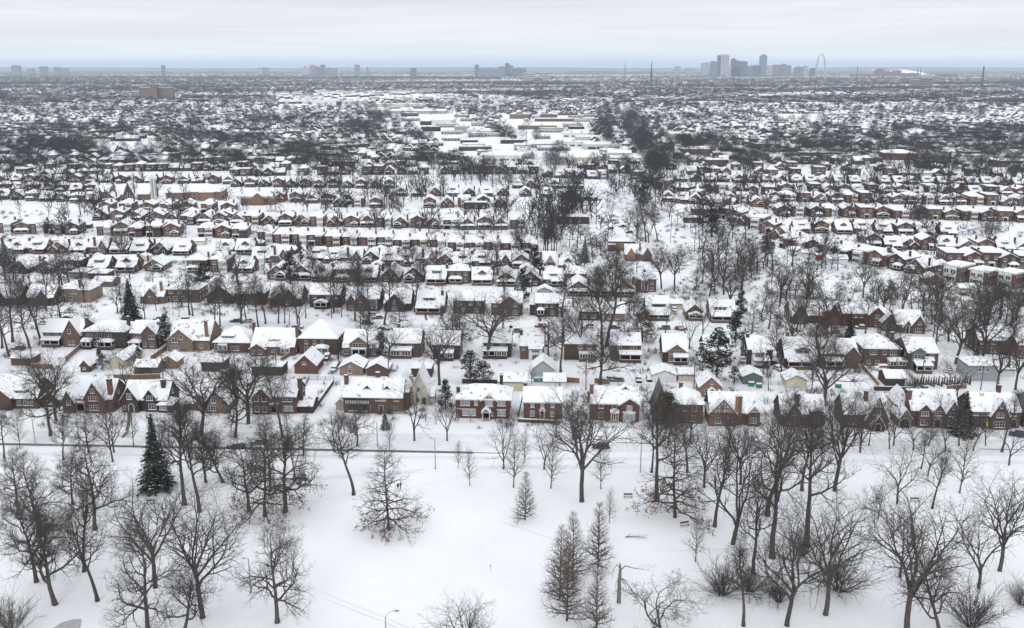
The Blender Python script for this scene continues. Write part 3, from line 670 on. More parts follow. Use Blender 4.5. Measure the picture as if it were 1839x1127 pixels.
    s.body(u(737), u(770), 0, 9, 3.6, 'gy', 6.6, 'stucco', ov=.35, trim='stone'); s.body(u(722), u(737), .8, 8, 3.4, 'gx', 3.2, 'stucco', trim='stone')
    s.door(u(762), arch=True, w=1.1, h=1.5, frame='stone'); s.window(u(752), 4.0, .9, 1.4); s.window(u(750), .8, 1.2, 1.5); s.window(u(754), 7.2, .35, .9, sill=False)
    s.chimney(u(737), 3.0, 8.0, .9, .8, 'stone', 3); s.body(u(768), u(779), .8, 6, 2.4, 'shed', 1.2, 'stucco')
    place(s, 'cottage', c, r, 'cream stucco cottage with very steep gable and arched door', ref='the cream stucco cottage')
    # 8 the red brick house in the middle
    c, r, k, x = site(818, 916, 751); s = House(); u = lambda p: (p-x)*k
    s.body(u(819), u(915), 0, 9.6, 5.75, 'hip', 2.7, W1, ov=.75, trim='trim_white')
    s.body(u(866), u(891), -.5, 4, 5.7, 'gy', 1.75, W1, ov=.5, trim='trim_white'); s.gable_timber(u(866), u(891), 5.75, 1.75, -.5, 5)
    for q in (831, 840): s.window(u(q), 3.75, 1.25, 1.65, pane='pale_glass')
    s.window(u(855), 3.9, 1.0, 1.4, pane='pale_glass'); s.window(u(878.5), 3.8, 2.1, 1.6, 'f', -.5, mull=2, pane='pale_glass')
    for q in (897, 904): s.window(u(q), 3.8, 1.15, 1.5, pane='pale_glass')
    s.window(u(842.5), .8, 3.8, 1.9, mull=3, pane='pale_glass'); s.window(u(900.5), .85, 2.3, 1.7, mull=2, pane='pale_glass'); s.window(u(884.5), 1.0, .55, 1.1, 'f', -.5)
    for q in (831+4, 900.5): s.ob(s.part('lintel'), 'f', 0, u(q)-(2.3 if q < 840 else 1.4), u(q)+(2.9 if q < 840 else 1.4), 2.62, 2.85, -.02, .12, 'trim_white')
    s.door(u(874), c=-.5, w=1.0); s.porch(u(867), u(881), 1.7, 2.75, 'gy', 1.0, 2, c=-.5, rail=False, base='stone')
    s.chimney(u(821), 3.5, 8.0, .9, .9, 'brick_dark', 5); s.chimney(u(897), 9.2, 9.8, .9, .8, 'brick_dark', 5); s.dormer(u(846)-.5, u(846)+.5, 1.5, 3, 6.5, 6.7, 'gy', .6, 'trim_white', 1)
    s.sides(u(819), u(915), 0, 9.6, 5.7, 3)
    place(s, 'house', c, r, 'red brick two-storey house with white trim and small central gable over the porch', ref='the white-trimmed red brick house')
    # 9 brick colonial
    c, r, k, x = site(940, 1009, 752); s = House(); u = lambda p: (p-x)*k
    s.body(u(940), u(1009), 0, 8.4, 5.2, 'gx', 2.7, 'brick_red', trim='trim_white')
    for q in (956, 974, 992): s.window(u(q), 3.4, 1.1, 1.5, pane='pale_glass'); s.part('shutter').box(u(q)-.95, u(q)-.6, -.06, .01, 3.4, 4.9, 'timber'); s.part('shutter').box(u(q)+.6, u(q)+.95, -.06, .01, 3.4, 4.9, 'timber')
    s.window(u(956), .8, 1.3, 1.7, pane='pale_glass'); s.window(u(992), .8, 1.2, 1.7, pane='pale_glass'); s.door(u(974), w=1.1)
    s.porch(u(970), u(978), .8, 2.8, 'gy', .7, 2, rail=False, base='stone'); s.chimney(u(942), 5, 8.8, .9, .8, 'brick_red', 3); s.sides(u(940), u(1009), 0, 8.4, 5.2, 2)
    place(s, 'house', c, r, 'plain red brick house with three shuttered upper windows', ref='the three-shutter red house')
    # 10 brick with white portico and bay
    c, r, k, x = site(1060, 1147, 755); s = House(); u = lambda p: (p-x)*k
    s.body(u(1061), u(1146), 0, 9, 5.3, 'gx', 3.1, 'brick_red', trim='trim_white'); s.body(u(1112), u(1147), -.9, 4.5, 5.1, 'gy', 1.8, W1, trim='trim_white')
    for q in (1079,): s.window(u(q), 3.6, 1.3, 1.7); s.window(u(q), .9, 1.3, 1.6)
    s.window(u(1103), 3.6, 1.3, 1.5); s.window(u(1129), 3.3, 1.6, 1.6, 'f', -.9, mull=2, pane='pale_glass')
    s.bay(u(1129), 3.4, 1.0, 2.6, c=-.9); s.porch(u(1096), u(1110), 1.9, 3.0, 'flat', 0, 4, base='stone', rail=False); s.door(u(1103), w=1.2, h=2.2)
    rb = s.part('balcony_rail')
    for q in range(8): rb.box(u(1096)+q*.28, u(1096)+q*.28+.08, -1.85, -1.75, 3.15, 3.9, 'trim_white')
    rb.box(u(1096), u(1110), -1.87, -1.73, 3.9, 4.0, 'trim_white')
    s.dormer(u(1123)-1.3, u(1123)+1.3, 3.6, 6, 7.5, 7.7, 'gy', 1.1, 'brick_red', 1)
    s.chimney(u(1062), 2.5, 9.8, 1.0, 1.0, 'brick_orange', 0); s.sides(u(1061), u(1146), 0, 9, 5.2, 2)
    place(s, 'house', c, r, 'red brick house with white columned portico and white bay window', ref='the white-portico house')
    # 11 hip roof with a slate turret
    c, r, k, x = site(1172, 1262, 760); s = House(); u = lambda p: (p-x)*k
    s.body(u(1196), u(1261), 0, 9.5, 5.6, 'hip', 3.4, 'brick_brown'); s.body(u(1174), u(1200), 1, 9, 4.2, 'gy', 6.0, 'brick_brown', snow='shingle')
    for q in (1214, 1230, 1246): s.window(u(q), 3.7, 1.2, 1.5)
    s.window(u(1240), .8, 2.4, 1.6, mull=3); s.window(u(1186), .9, 1.5, 1.5, 'f', 1, mull=2); s.chimney(u(1224), 5, 10.2, 1.0, .8, 'brick_brown', 5); s.sides(u(1196), u(1261), 0, 9.5, 5.5, 2); s.door(u(1212))
    place(s, 'house', c, r, 'brown brick house with bare grey slate steep roof on its left wing', ref='the slate-winged house')
    # 12 half-timbered gable
    c, r, k, x = site(1266, 1362, 762); s = House(); u = lambda p: (p-x)*k
    s.body(u(1274), u(1358), 0, 9, 3.8, 'gx', 4.0, 'brick_brown'); s.body(u(1272), u(1320), -1.5, 6, 3.7, 'gy', 4.1, 'brick_orange', trim='timber'); s.gable_timber(u(1272), u(1320), 3.8, 4.1, -1.5, 8)
    s.window(u(1297), 4.4, 1.4, 1.5, 'f', -1.5, mull=2, frame='timber'); s.window(u(1288), .9, 1.4, 1.5, 'f', -1.5, mull=2); s.door(u(1309), c=-1.5)
    s.body(u(1340), u(1362), -1.2, 4, 3.8, 'gy', 2.0, 'brick_brown'); s.gable_timber(u(1340), u(1362), 3.9, 2.0, -1.2, 4); s.window(u(1350), 1, 1.6, 1.5, 'f', -1.2, mull=2)
    s.chimney(u(1321), -.1, 8.3, .8, .8, 'brick_orange', 0); s.chimney(u(1327), -.12, 8.3, .8, .82, 'brick_orange', 0)
    place(s, 'house', c, r, 'half-timbered gabled house with paired orange chimneys in front', ref='the twin-chimney half-timbered house')
    # 13 hidden behind trees
    c, r, k, x = site(1400, 1482, 764); s = House(); u = lambda p: (p-x)*k
    s.body(u(1402), u(1480), 0, 9, 3.6, 'gx', 3.8, 'brick_dark'); s.body(u(1408), u(1436), -1.4, 5, 3.6, 'gy', 3.6, 'brick_brown'); s.chimney(u(1428), .5, 9, 1.3, .9, W1, 0); s.body(u(1452), u(1474), -1.0, 5, 4.2, 'flat', 0, 'brick_brown')
    s.window(u(1420), 3.4, 1.2, 1.3, 'f', -1.4, mull=2); s.window(u(1420), .9, 1.9, 1.4, 'f', -1.4, mull=3); s.window(u(1463), 1, 2, 1.5, 'f', -1.0, mull=3); s.door(u(1444))
    place(s, 'house', c, r, 'dark brick gabled house behind tall bare trees, right of the paired orange chimneys', ref='the tree-screened dark house')
    # 14 Tudor with a steep gable and gabled porch
    c, r, k, x = site(1512, 1590, 768); s = House(); u = lambda p: (p-x)*k
    s.body(u(1514), u(1578), 0, 9, 4.2, 'gx', 3.9, 'brick_brown'); s.body(u(1552), u(1590), -1.2, 6, 3.2, 'gy', 6.2, 'brick_brown', trim='timber')
    s.gable_timber(u(1559), u(1581), 6.2, 3.3, -1.2, 5); s.window(u(1569), 4.2, 2.0, 1.5, 'f', -1.2, mull=3)
    s.body(u(1559), u(1582), -2.6, 0, 1.6, 'gy', 2.8, 'brick_dark', ov=.3, trim='trim_white'); s.door(u(1570), c=-2.6, arch=True, w=1.4, h=1.2, col='recess_shade', frame='stone'); s.window(u(1530), 1, 2, 1.6, mull=3); s.chimney(u(1556), 3, 9.6, 1, .8, 'brick_brown', 3)
    place(s, 'house', c, r, 'brown Tudor house with steep timbered gable and pointed porch', ref='the pointed-porch Tudor house')
    # 15 Tudor with three gables and an arched carriage door
    c, r, k, x = site(1612, 1716, 766); s = House(); u = lambda p: (p-x)*k
    s.body(u(1634), u(1716), 0, 9.5, 4.9, 'gx', 4.2, 'brick_brown', ov=.4)
    for a, b, q, rr, yy in ((1645, 1667, 5.0, 1.7, -1.0), (1671, 1691, 4.6, 2.1, -.7), (1693, 1715, 4.6, 3.3, -1.3)):
        s.body(u(a), u(b), yy, 5, q, 'gy', rr, 'brick_tan' if a == 1671 else 'brick_brown', ov=.3); m = (a+b)/2
        s.window(u(m), 3.5, 2.0, 1.3, 'f', yy, mull=3)
        if a != 1671: s.window(u(m), .9, 1.9, 1.5, 'f', yy, mull=2)
    s.window(u(1704), 5.6, .7, 1.1, 'f', -1.3); s.door(u(1680), c=-.7, arch=True, w=1.3, h=1.6, frame='stone', col='recess_shade')
    s.body(u(1612), u(1634), -1.2, 6, 2.8, 'gy', 2.6, 'brick_tan', ov=.3); s.door(u(1622), c=-1.2, arch=True, w=2.5, h=1.3, frame='stone', col='recess_shade', z=.05); s.chimney(u(1633), 2.5, 9.6, 1.3, .9, 'brick_brown', 0)
    s.body(u(1618), u(1640), 4, 12, 4.6, 'hip', 4, 'siding_cream', snow='roof_snow')
    place(s, 'house', c, r, 'tan-brown Tudor house with three front gables and arched carriage opening', ref='the three-gabled Tudor house')
    # 16 brown Tudor with flag
    c, r, k, x = site(1738, 1830, 768); s = House(); u = lambda p: (p-x)*k
    s.body(u(1742), u(1828), 0, 9.5, 4.9, 'gx', 3.5, 'brick_brown'); s.body(u(1774), u(1804), -1.4, 5, 4.2, 'gy', 4.1, 'brick_brown')
    s.window(u(1789), 6.2, .8, 1.1, 'f', -1.4); s.window(u(1789), 3.5, 2.0, 1.4, 'f', -1.4, mull=3); s.window(u(1789), .7, 3.0, 1.7, 'f', -1.4, mull=4); s.window(u(1750), 3.5, 1.6, 1.2, mull=2); s.window(u(1765), 3.5, 1.6, 1.2, mull=2)
    s.window(u(1815), 3.5, 1.8, 1.3, mull=3); s.door(u(1767), w=1.2, col='recess_shade'); s.door(u(1818), arch=True, w=1.5, h=1.5, frame='stone', col='recess_shade'); s.chimney(u(1800), 5, 10.6, .9, .9, 'brick_red', 5)
    place(s, 'house', c, r, 'brown brick gabled house with blue and yellow flag by its door', ref='the flag-flying house')
    fl = empty('flag', P(1762, 771)+Vector((0, -.9, 2.9))); m1 = MB(); m1.ring([(0, .9, -.6), (0, -.9, .5)], [.03, .03], 6, 'trim_white'); m1.build('flagpole', fl)
    m1 = MB(); m1.add([(0,-.85,.45),(0,-.1,0),(.15,-.1,-1.1),(.12,-.8,-.75),(.03,-.85,.45),(.03,-.1,0),(.18,-.1,-1.1),(.15,-.8,-.75)], [(0,1,2,3),(7,6,5,4)], 'flag_blue')
    m1.add([(.1,-.75,-.0),(.9,-.7,-.1),(.95,-.7,-1.4),(.2,-.75,-1.3),(.1,-.72,-.0),(.9,-.67,-.1),(.95,-.67,-1.4),(.2,-.72,-1.3)], [(0,1,2,3),(7,6,5,4)], 'flag_yellow'); m1.build('cloth', fl)
    tag(fl, 'blue and yellow flag on the front of the brown gabled house', 'flag')
    # 17 grey steep roof at the right edge
    c, r, k, x = site(1836, 1930, 768); s = House(); u = lambda p: (p-x)*k
    s.body(u(1838), u(1925), 0, 10, 4.5, 'hip', 5.5, 'brick_brown', snow='shingle'); s.window(u(1850), 1, 1.6, 1.5, mull=2)
    place(s, 'house', c, r, 'house with bare grey steep roof cut by the right edge', ref='the grey-roofed house at the right edge')
row1()
# ------------------------------------------------------------------ houses described by short specs, in picture columns and metres
def spec_house(x0, x1, py, D, h, kind, rise, m, ex, label, ref, two=True, trim='trim_dark', name='house', rz=None):
    c, r, k, x = site(x0, x1, py); s = House(); u = lambda p: (p-x)*k
    if rz is not None: r = rz
    s.body(u(x0), u(x1), 0, D, h, kind, rise, m, trim=trim)
    for e in ex:
        t = e[0]; a = e[1:]
        if t == 'wing': s.body(u(a[0]), u(a[1]), a[2], a[3], a[4], a[5], a[6], a[7] if len(a) > 7 else m, trim=trim)
        elif t == 'dorm': s.dormer(u(a[0]), u(a[1]), a[2], a[2]+4, a[3], a[4], a[5], .8, a[6], a[7])
        elif t == 'porch': s.porch(u(a[0]), u(a[1]), a[2], a[3], a[4], .8, 3, base=m, enclosed=a[5], c=a[6] if len(a) > 6 else 0)
        elif t == 'ch': s.chimney(u(a[0]), a[1], a[2], 1.0, .8, m if m.startswith('brick') else 'brick_red', 2)
        elif t == 'w':
            for q in a[0]: s.window(u(q), a[1], a[2], a[3], 'f', a[5] if len(a) > 5 else 0, mull=a[4])
        elif t == 'door': s.door(u(a[0]), c=a[1] if len(a) > 1 else 0, arch=len(a) > 2)
        elif t == 'tim': s.gable_timber(u(a[0]), u(a[1]), a[2], a[3], a[4])
        elif t == 'gar': s.garage_door(u(a[0]), a[1], 2.1, a[2])
    if h > 3 and name != 'garage': s.sides(u(x0), u(x1), 0, D, h, 3, two and h > 5)
    place(s, name, c, r, label, name, ref)
B1, B2, B3, B4, B5 = 'brick_red', 'brick_brown', 'brick_dark', 'brick_tan', 'brick_orange'
ROW2 = [
 (79,150,621,10,5.2,'gx',3.3,B2,[('wing',118,150,-1.2,6,4.6,'gy',5.2),('w',[88,103],3.4,1.5,1.3,2),('w',[131],4.9,1.1,1.5,1,-1.2),('w',[133],.8,2.4,1.5,3,-1.2),('porch',79,112,2,2.6,'shed',False),('ch',154,3,9.6)],'brown brick house with steep right gable, leftmost behind the alley garages','the leftmost alley house'),
 (151,228,625,12,6.0,'hip',2.6,B3,[('w',[164,179],3.7,2.4,1.5,3),('w',[193,200],3.5,1.0,1.7,1),('porch',151,168,2,2.8,'shed',False),('porch',180,207,2.2,3.0,'hip',False),('w',[172],1,1,1.4,1),('ch',222,6,10)],'dark square house with hip roof and chimney behind the cream-doored garage','the dark hip-roofed alley house'),
 (236,284,625,11,5.6,'gx',2.9,B2,[('wing',258,284,-.8,8,5.6,'gy',2.8),('w',[249],3.7,2.4,1.3,3),('w',[276],3.6,1.9,1.4,2,-.8),('w',[262,276],.9,1.1,1.4,1,-.8),('porch',236,256,2.2,2.7,'hip',False)],'brown brick house with right gable, beside the snow-dusted evergreen','the gabled house by the dusted evergreen'),
 (306,378,629,12,4.0,'gx',5.3,B4,[('wing',304,350,-1.5,7,4.2,'gy',3.7),('w',[318],3.3,2.0,1.5,2,-1.5),('w',[330],4.4,1.2,1.3,1,-1.5),('w',[318],.6,2.8,1.5,4,-1.5),('w',[362],1,1.4,1.4,2),('ch',372,1,10.5)],'large tan brick house with tall tan chimney','the large tan house'),
 (384,452,633,11,3.6,'hip',4.2,B1,[('dorm',398,420,1.2,4.1,5.6,'shed','siding_grey',4),('w',[388],.6,1.0,2.3,1),('w',[402],.6,2.4,2.0,2),('w',[423],.8,2.9,1.6,4),('porch',394,410,1,3.0,'flat',True),('ch',453,4,9.8)],'dark red house with four-pane roof dormer, right of the large tan house','the wide-dormer house'),
 (452,530,638,12,3.4,'gx',4.6,B2,[('wing',450,478,-1.2,5,2.6,'gy',1.7),('dorm',483,500,1.6,4.4,5.1,'shed','siding_cream',4,'trim_white'),('w',[456,469],.8,1.1,1.4,1,-1.2),('w',[492],1.2,1.5,.9,2),('porch',506,522,.8,2.8,'flat',True),('ch',532,3,10)],'house with broad snowy roof and one small dormer','the broad-roofed alley house'),
 (537,607,636,12,5.6,'hip',5.0,B2,[('w',[551,566,580],3.7,1.0,1.3,1),('w',[549,555,561],.8,.8,1.9,1),('porch',568,592,2.0,2.9,'hip',True)],'brick house with tall pyramid roof','the pyramid-roofed house'),
 (616,680,640,11,3.4,'gx',4.6,B4,[('wing',630,664,-1.3,7,4.9,'gy',2.4),('w',[646],3.6,3.9,1.4,4,-1.3),('w',[624],.9,2.4,1.4,2),('w',[637,649],.8,1.0,1.6,1,-1.3),('door',656,-1.3),('w',[671],.8,1.3,1.6,2),('porch',634,660,.8,3.3,'flat',False,-1.3)],'tan house with wide central gable and white balcony','the tan balcony house'),
 (704,756,641,10,5.2,'gx',3.4,B2,[('w',[714,738],3.5,1.9,1.4,3),('porch',703,740,2,2.9,'shed',True),('ch',711,7,9.8)],'brown house with full-width enclosed porch behind the brown garages','the enclosed-porch house'),
 (778,826,645,10,5.3,'gx',3.2,B3,[('w',[790,810],3.6,1.8,1.3,2),('porch',790,815,2,2.8,'shed',True)],'dark house half hidden by a tall bare tree, left of the snowy magnolia','the dark house left of the magnolia'),
 (868,918,641,10,5.3,'gx',3.2,B3,[('w',[880,903],3.6,2.0,1.4,3),('porch',868,890,2.2,2.8,'shed',False),('porch',892,911,2.2,2.8,'shed',True),('ch',916,6,9.5)],'dark brick house with glazed porch right of the snowy magnolia','the glazed-porch dark house'),
 (934,976,645,12,4.9,'gx',3.6,B2,[('w',[940],3.3,.9,1.5,1),('wing',950,974,-1.8,5,4.2,'shed',1.5,'siding_white'),('w',[962],2.9,2.6,.9,3,-1.8),('w',[962],.4,2.3,1.8,3,-1.8),('ch',935,4,9.2),('ch',976,8,9.6)],'brown house with white rear addition behind the pale gabled garage','the white-backed house'),
 (1013,1070,646,10,5.8,'gx',2.8,B2,[('w',[1042,1058],3.9,1.6,1.3,2),('porch',1040,1070,2.2,2.9,'flat',True)],'wide brown block-like house with flat glazed porch behind a thick bare trunk','the block-like brown house'),
 (1097,1150,648,10,5.7,'gx',2.7,B2,[('w',[1137],3.8,2.0,1.3,2),('w',[1112],3.8,1.4,1.3,2),('porch',1112,1150,2.2,2.9,'shed',False)],'wide brown house behind the great low-forking tree','the house behind the forking tree'),
 (1190,1234,651,11,4.0,'gx',4.3,B3,[('wing',1199,1228,-1.2,6,4.6,'gy',2.0,B5),('w',[1218],3.3,1.7,1.4,2,-1.2),('w',[1205],3.3,1.5,1.4,2,-1.2),('w',[1206],.9,2,1.4,2,-1.2),('porch',1208,1233,1.6,2.7,'shed',False,-1.2)],'dark house with orange-brown gable and snowy deck','the orange-gabled deck house'),
 (1264,1312,655,11,5.0,'gx',3.6,B2,[('w',[1300],1,1.8,1.5,2)],'house mostly hidden behind the big snowy evergreen','the evergreen-hidden house'),
 (1342,1386,656,12,5.6,'gx',3.0,B3,[('wing',1349,1372,-1.8,3,4.9,'shed',1.0,'siding_white'),('w',[1360],3.4,2.4,1.1,3,-1.8),('porch',1351,1378,3.2,2.6,'shed',False),('ch',1345,5,9.4)],'dark house with white upper sleeping porch between two parked cars','the white sleeping-porch house'),
 (1409,1466,660,12,3.4,'gx',5.2,B2,[('dorm',1430,1452,1.0,4.2,6.0,'gy',B2,2),('porch',1412,1460,2.4,2.7,'shed',False),('ch',1421,8,9.8)],'low brown house with gabled dormer behind a bare tree, right of the white sleeping porch','the low gabled-dormer house'),
 (1474,1538,660,11,5.0,'gx',3.3,B2,[('w',[1485,1520],3.4,1.6,1.3,2),('porch',1480,1512,2.2,2.8,'shed',False),('wing',1515,1540,-.8,6,4.9,'gy',2.4)],'brown house crossed by the big bare tree trunk, left of the plain hip-roofed brick house','the trunk-crossed house'),
 (1550,1614,657,13,5.9,'hip',3.2,B2,[('w',[1567],3.9,2.2,1.4,3),('w',[1586],4.0,1.2,1.2,1),('w',[1602],3.9,2.2,1.4,3),('w',[1560,1575],.8,1.2,1.2,1),('porch',1592,1620,3.0,2.7,'hip',True),('ch',1606,5,10.2)],'plain brown brick house with large hip roof and glazed back porch','the large hip-roofed brick house'),
 (1628,1682,663,13,5.7,'gx',3.2,B2,[('wing',1634,1656,-1.2,4,6.4,'gy',1.2,'siding_green'),('w',[1646],4.0,3.2,1.3,3,-1.2),('w',[1671],3.9,1.6,1.3,2),('porch',1636,1664,3.6,2.7,'shed',False,-1.2),('porch',1656,1672,1.6,3.4,'shed',False)],'brown brick house with green-trimmed upstairs bay, overlooking the row of small evergreens','the green-trimmed house'),
]
for i, (x0, x1, py, D, h, kd, rs, m, ex, lb, rf) in enumerate(ROW2): spec_house(x0, x1, py, D, h, kd, rs, m, ex, lb, rf)
ROW3 = [
 (-10,38,548,10,3.6,'gx',4.2,B3,[('wing',-8,14,-1.2,5,3.6,'gy',3.4),('w',[5],1,2,1.5,3,-1.2)],'dark house at the left edge facing the second street','the dark house at the left edge'),
 (48,98,548,10,3.6,'gx',3.8,B3,[('w',[60,80],1,2,1.4,3),('wing',70,90,-1,5,3.6,'gy',3.2)],'dark gabled house behind bare trees, second from left on the second street','the dark gabled house behind bare trees'),
 (104,162,542,12,5.6,'hip',2.6,B4,[('w',[130,137],3.5,1.3,1.5,2),('w',[126],.9,2.6,1.6,4),('door',116,0,1),('ch',146,1,9.5),('wing',146,166,-1,8,5.4,'hip',2)],'tan-red brick house with hip roof and arched door, left of the tall dark spruce','the arched-door house left of the spruce'),
 (252,296,545,10,3.4,'gx',4.2,B4,[('wing',262,286,-1.3,5,3.5,'gy',3.4),('w',[272],3.3,1.2,1.2,2,-1.3),('ch',289,2,9)],'tan gabled house directly right of the tall dark spruce','the gabled house right of the spruce'),
 (298,358,543,11,5.6,'hip',2.7,B2,[('w',[308,325,341],3.9,1.8,1.3,2),('w',[316,331],.8,2.0,1.8,3),('door',303),('ch',345,6,9.6)],'square brown house with hip roof, right of the tan gabled house by the spruce','the square hip-roofed brown house'),
 (372,420,545,11,3.6,'gy',3.9,B3,[('w',[392],.8,3.6,1.7,6),('w',[395],3.6,1.6,1.3,2)],'small red gable-front house with wide glazed bay','the small red gable-front house'),
 (424,475,547,11,4.8,'hip',3,B2,[('w',[436,458],.8,2.0,1.8,3),('door',446,0,1)],'brown hip-roofed house with white arched door','the white-arched-door house'),
 (484,542,549,10,3.6,'gx',4.2,B3,[('wing',506,536,-1.2,5,3.6,'gy',3.8),('w',[520],1,2.2,1.5,3,-1.2)],'dark reddish gabled house behind brown-leaved trees','the house behind brown-leaved trees'),
 (556,612,552,11,5.6,'gx',3.1,B3,[('w',[566,590,604],3.8,1.4,1.4,2),('porch',568,590,3,2.9,'gy',False)],'dark two-storey house with white arched entry porch','the white-entry-porch house'),
 (622,682,557,11,5.0,'gx',3.3,B2,[('wing',624,640,-.8,6,4.2,'gy',2.6),('wing',640,664,-1.3,6,4.6,'gy',2.6),('w',[650],3.6,1.6,1.5,2,-1.3),('w',[632,650],.8,1.8,1.5,3,-1.4),('porch',662,678,1.4,5.2,'hip',True)],'brown house with two front gables and two-storey white bay','the two-storey-bay house'),
 (690,738,558,11,3.5,'gx',4.5,B3,[('wing',692,728,-1.3,6,3.4,'gy',4.0),('w',[710],3.2,1.3,1.3,2,-1.3),('w',[710],.8,2.2,1.5,3,-1.3)],'dark gabled house right of the house with two-storey white bay','the dark gable next to the two-storey bay'),
 (748,798,562,12,3.4,'gx',4.6,B1,[('dorm',760,780,1.6,4.3,5.9,'hip',B1,2),('porch',748,792,2.8,2.7,'shed',False),('ch',793,4,8.5)],'house with white snowy roof, red dormer and deep front porch','the red-dormered porch house'),
 (814,868,563,11,5.4,'hip',3,B3,[('w',[826,846,860],3.6,1.5,1.4,2),('w',[830,856],.8,2,1.6,3)],'dark square house behind two bare street trees, right of the red-dormered porch house','the dark square house behind street trees'),
 (882,938,566,11,5.2,'gx',3.2,B2,[('wing',898,934,-1.2,6,5,'gy',3),('w',[925],3.9,1.6,1.5,2,-1.2),('w',[906,925],.8,2,1.6,3,-1.2),('w',[890],3.6,1.4,1.4,2)],'brown gabled house left of the dark shuttered colonial','the brown gabled house left of the colonial'),
 (961,1003,568,9,5.6,'gx',2.6,B3,[('w',[970,981,992],3.7,1.3,1.5,2),('w',[970,992],.8,1.6,1.6,2),('porch',965,977,1.4,3.0,'hip',False),('wing',951,961,1.5,7,4.6,'gx',1.4),('ch',1000,5,9)],'dark brick colonial with snow-capped entry canopy','the dark colonial'),
 (1160,1202,573,10,3.3,'gx',4.9,B2,[('dorm',1171,1194,1.2,4.1,5.9,'hip',B3,1),('porch',1162,1201,2.6,2.4,'shed',False)],'low house with steep snowy roof and one big square dormer','the big-square-dormer house'),
 (1232,1262,574,10,3.4,'gy',2.8,B2,[('w',[1247],.9,2.4,1.6,3),('porch',1236,1260,2,2.6,'gy',False)],'small dark gable-front house right of the big square dormer','the small dark gable-front house'),
 (1275,1320,577,10,3.4,'gx',4.0,B2,[('dorm',1281,1305,1.0,3.9,5.5,'shed','siding_cream',3),('porch',1276,1316,2.4,2.6,'shed',False)],'low house with cream three-window dormer beside dark evergreens','the cream-dormered house'),
 (1512,1572,586,11,5.2,'gx',2.8,B1,[('wing',1557,1585,-1.4,8,5.0,'gy',2.9),('w',[1535,1546],3.5,1.4,1.3,2),('w',[1571],3.6,1.3,1.4,2,-1.4),('w',[1571],.8,1.2,1.8,1,-1.4),('ch',1530,6,9.5)],'red brick house with two-storey right gable above the parked car','the red house above the parked car'),
 (1584,1612,593,13,3.2,'gy',3.3,B2,[('w',[1588,1599,1606],.8,1.2,1.5,1),('door',1592)],'low brown brick gable-front house with white arched doorway, left half of a pair','the low arched brick house'),
 (1610,1658,597,12,3.2,'gx',3.9,B2,[('wing',1634,1658,-1.5,6,3.3,'gy',3.5),('wing',1620,1634,-1.2,4,2.6,'gy',2.2),('door',1627,-1.2,1),('w',[1647],3.4,1.4,1.2,2,-1.5),('w',[1646],.7,2.4,1.5,3,-1.5)],'low brown brick house with steep gable, beside a dense bare tree','the low gabled brick house'),
 (1756,1826,636,11,5.2,'gx',3.0,B2,[('wing',1798,1826,-1,9,5.2,'gy',2.7),('w',[1764,1783],3.6,1.8,1.5,2),('w',[1762],.8,1.2,1.6,1),('w',[1785],.8,2.2,1.8,3),('ch',1757,5,9.8)],'brown two-storey house behind big bare trees on the curving street','the brown house on the curving street'),
 (1826,1880,644,11,5.0,'gx',3.0,B1,[('w',[1833,1846],3.5,1.8,1.4,2),('w',[1836],.8,2.2,1.8,3)],'reddish house cut by the right edge on the curving street','the reddish right-edge house'),
 (1040,1076,575,10,3.6,'hip',2.6,B3,[('w',[1050,1066],1,1.8,1.4,2)],'dark low house behind dense bare branches right of the colonial','the dark low house in the branches'),
 (1086,1122,577,10,3.4,'gx',3,B4,[('w',[1096,1110],1,1.8,1.4,2)],'low tan house behind dense bare branches','the low tan house in the branches'),
 (1420,1470,580,11,3.4,'gx',4.2,B2,[('wing',1422,1448,-1.4,6,3.4,'gy',4.2),('w',[1435],1,2,1.5,3,-1.4)],'brown steep-gabled house, left one of the dark group right of centre','the left dark gabled house'),
 (1474,1508,582,11,3.4,'gx',4.2,B2,[('wing',1482,1508,-1.4,6,3.4,'gy',4.4),('w',[1495],1,2,1.5,3,-1.4)],'brown steep-gabled house, right one of the dark group right of centre','the right dark gabled house'),
]
for t in ROW3: spec_house(*t)
# a lone three-storey-looking house and the scattered ones on the near side of the railway
MISC = [
 (1142,1178,524,8,5.8,'hip',2.0,B1,[('porch',1151,1163,1.6,5.6,'flat',True),('w',[1170],3.6,1.6,1.4,2),('w',[1170],.8,1.6,1.4,2),('ch',1158,5,9)],'red-brown brick house with white two-storey porch beside open snow','the lone porch-stacked house'),
 (1092,1141,450,12,4.6,'flat',0,B4,[('w',[1122,1128,1134],1.7,1.2,1.7,1),('wing',1092,1104,-2,6,3.6,'shed',.6,'brick_brown')],'flat-roofed tan brick building with three tall windows','the flat tan building'),
 (1122,1158,468,12,3.6,'gx',3.8,B5,[('wing',1126,1140,-1,5,3.6,'gy',3.2),('wing',1154,1170,-1.2,6,3.4,'gy',3.6,B2),('ch',1149,2,8.8)],'orange-brown cross-gabled house below the flat tan building','the orange cross-gabled house'),
 (1244,1292,390,10,5.0,'flat',0,B1,[('w',[1252,1264,1280],1.2,1.6,1.5,2)],'red flat-roofed brick block behind a green pine','the red block behind the pine'),
 (1230,1262,400,9,3.0,'flat',0,B1,[('w',[1240,1252],.8,1.6,1.2,2)],'low red flat-roofed shed-like building beside the red block','the low red building'),
 (1000,1058,402,14,4.2,'flat',0,B3,[('w',[1010,1025,1040],1.2,1.6,1.5,2)],'long dark flat-roofed building among bare trees at the centre','the long dark flat building'),
 (833,874,375,8,4.2,'flat',0,B3,[('w',[840,855,868],1.2,1.6,1.5,2)],'low dark brick building at the right end of its snowy row','the low dark end building'),
]
for t in MISC: spec_house(*t)
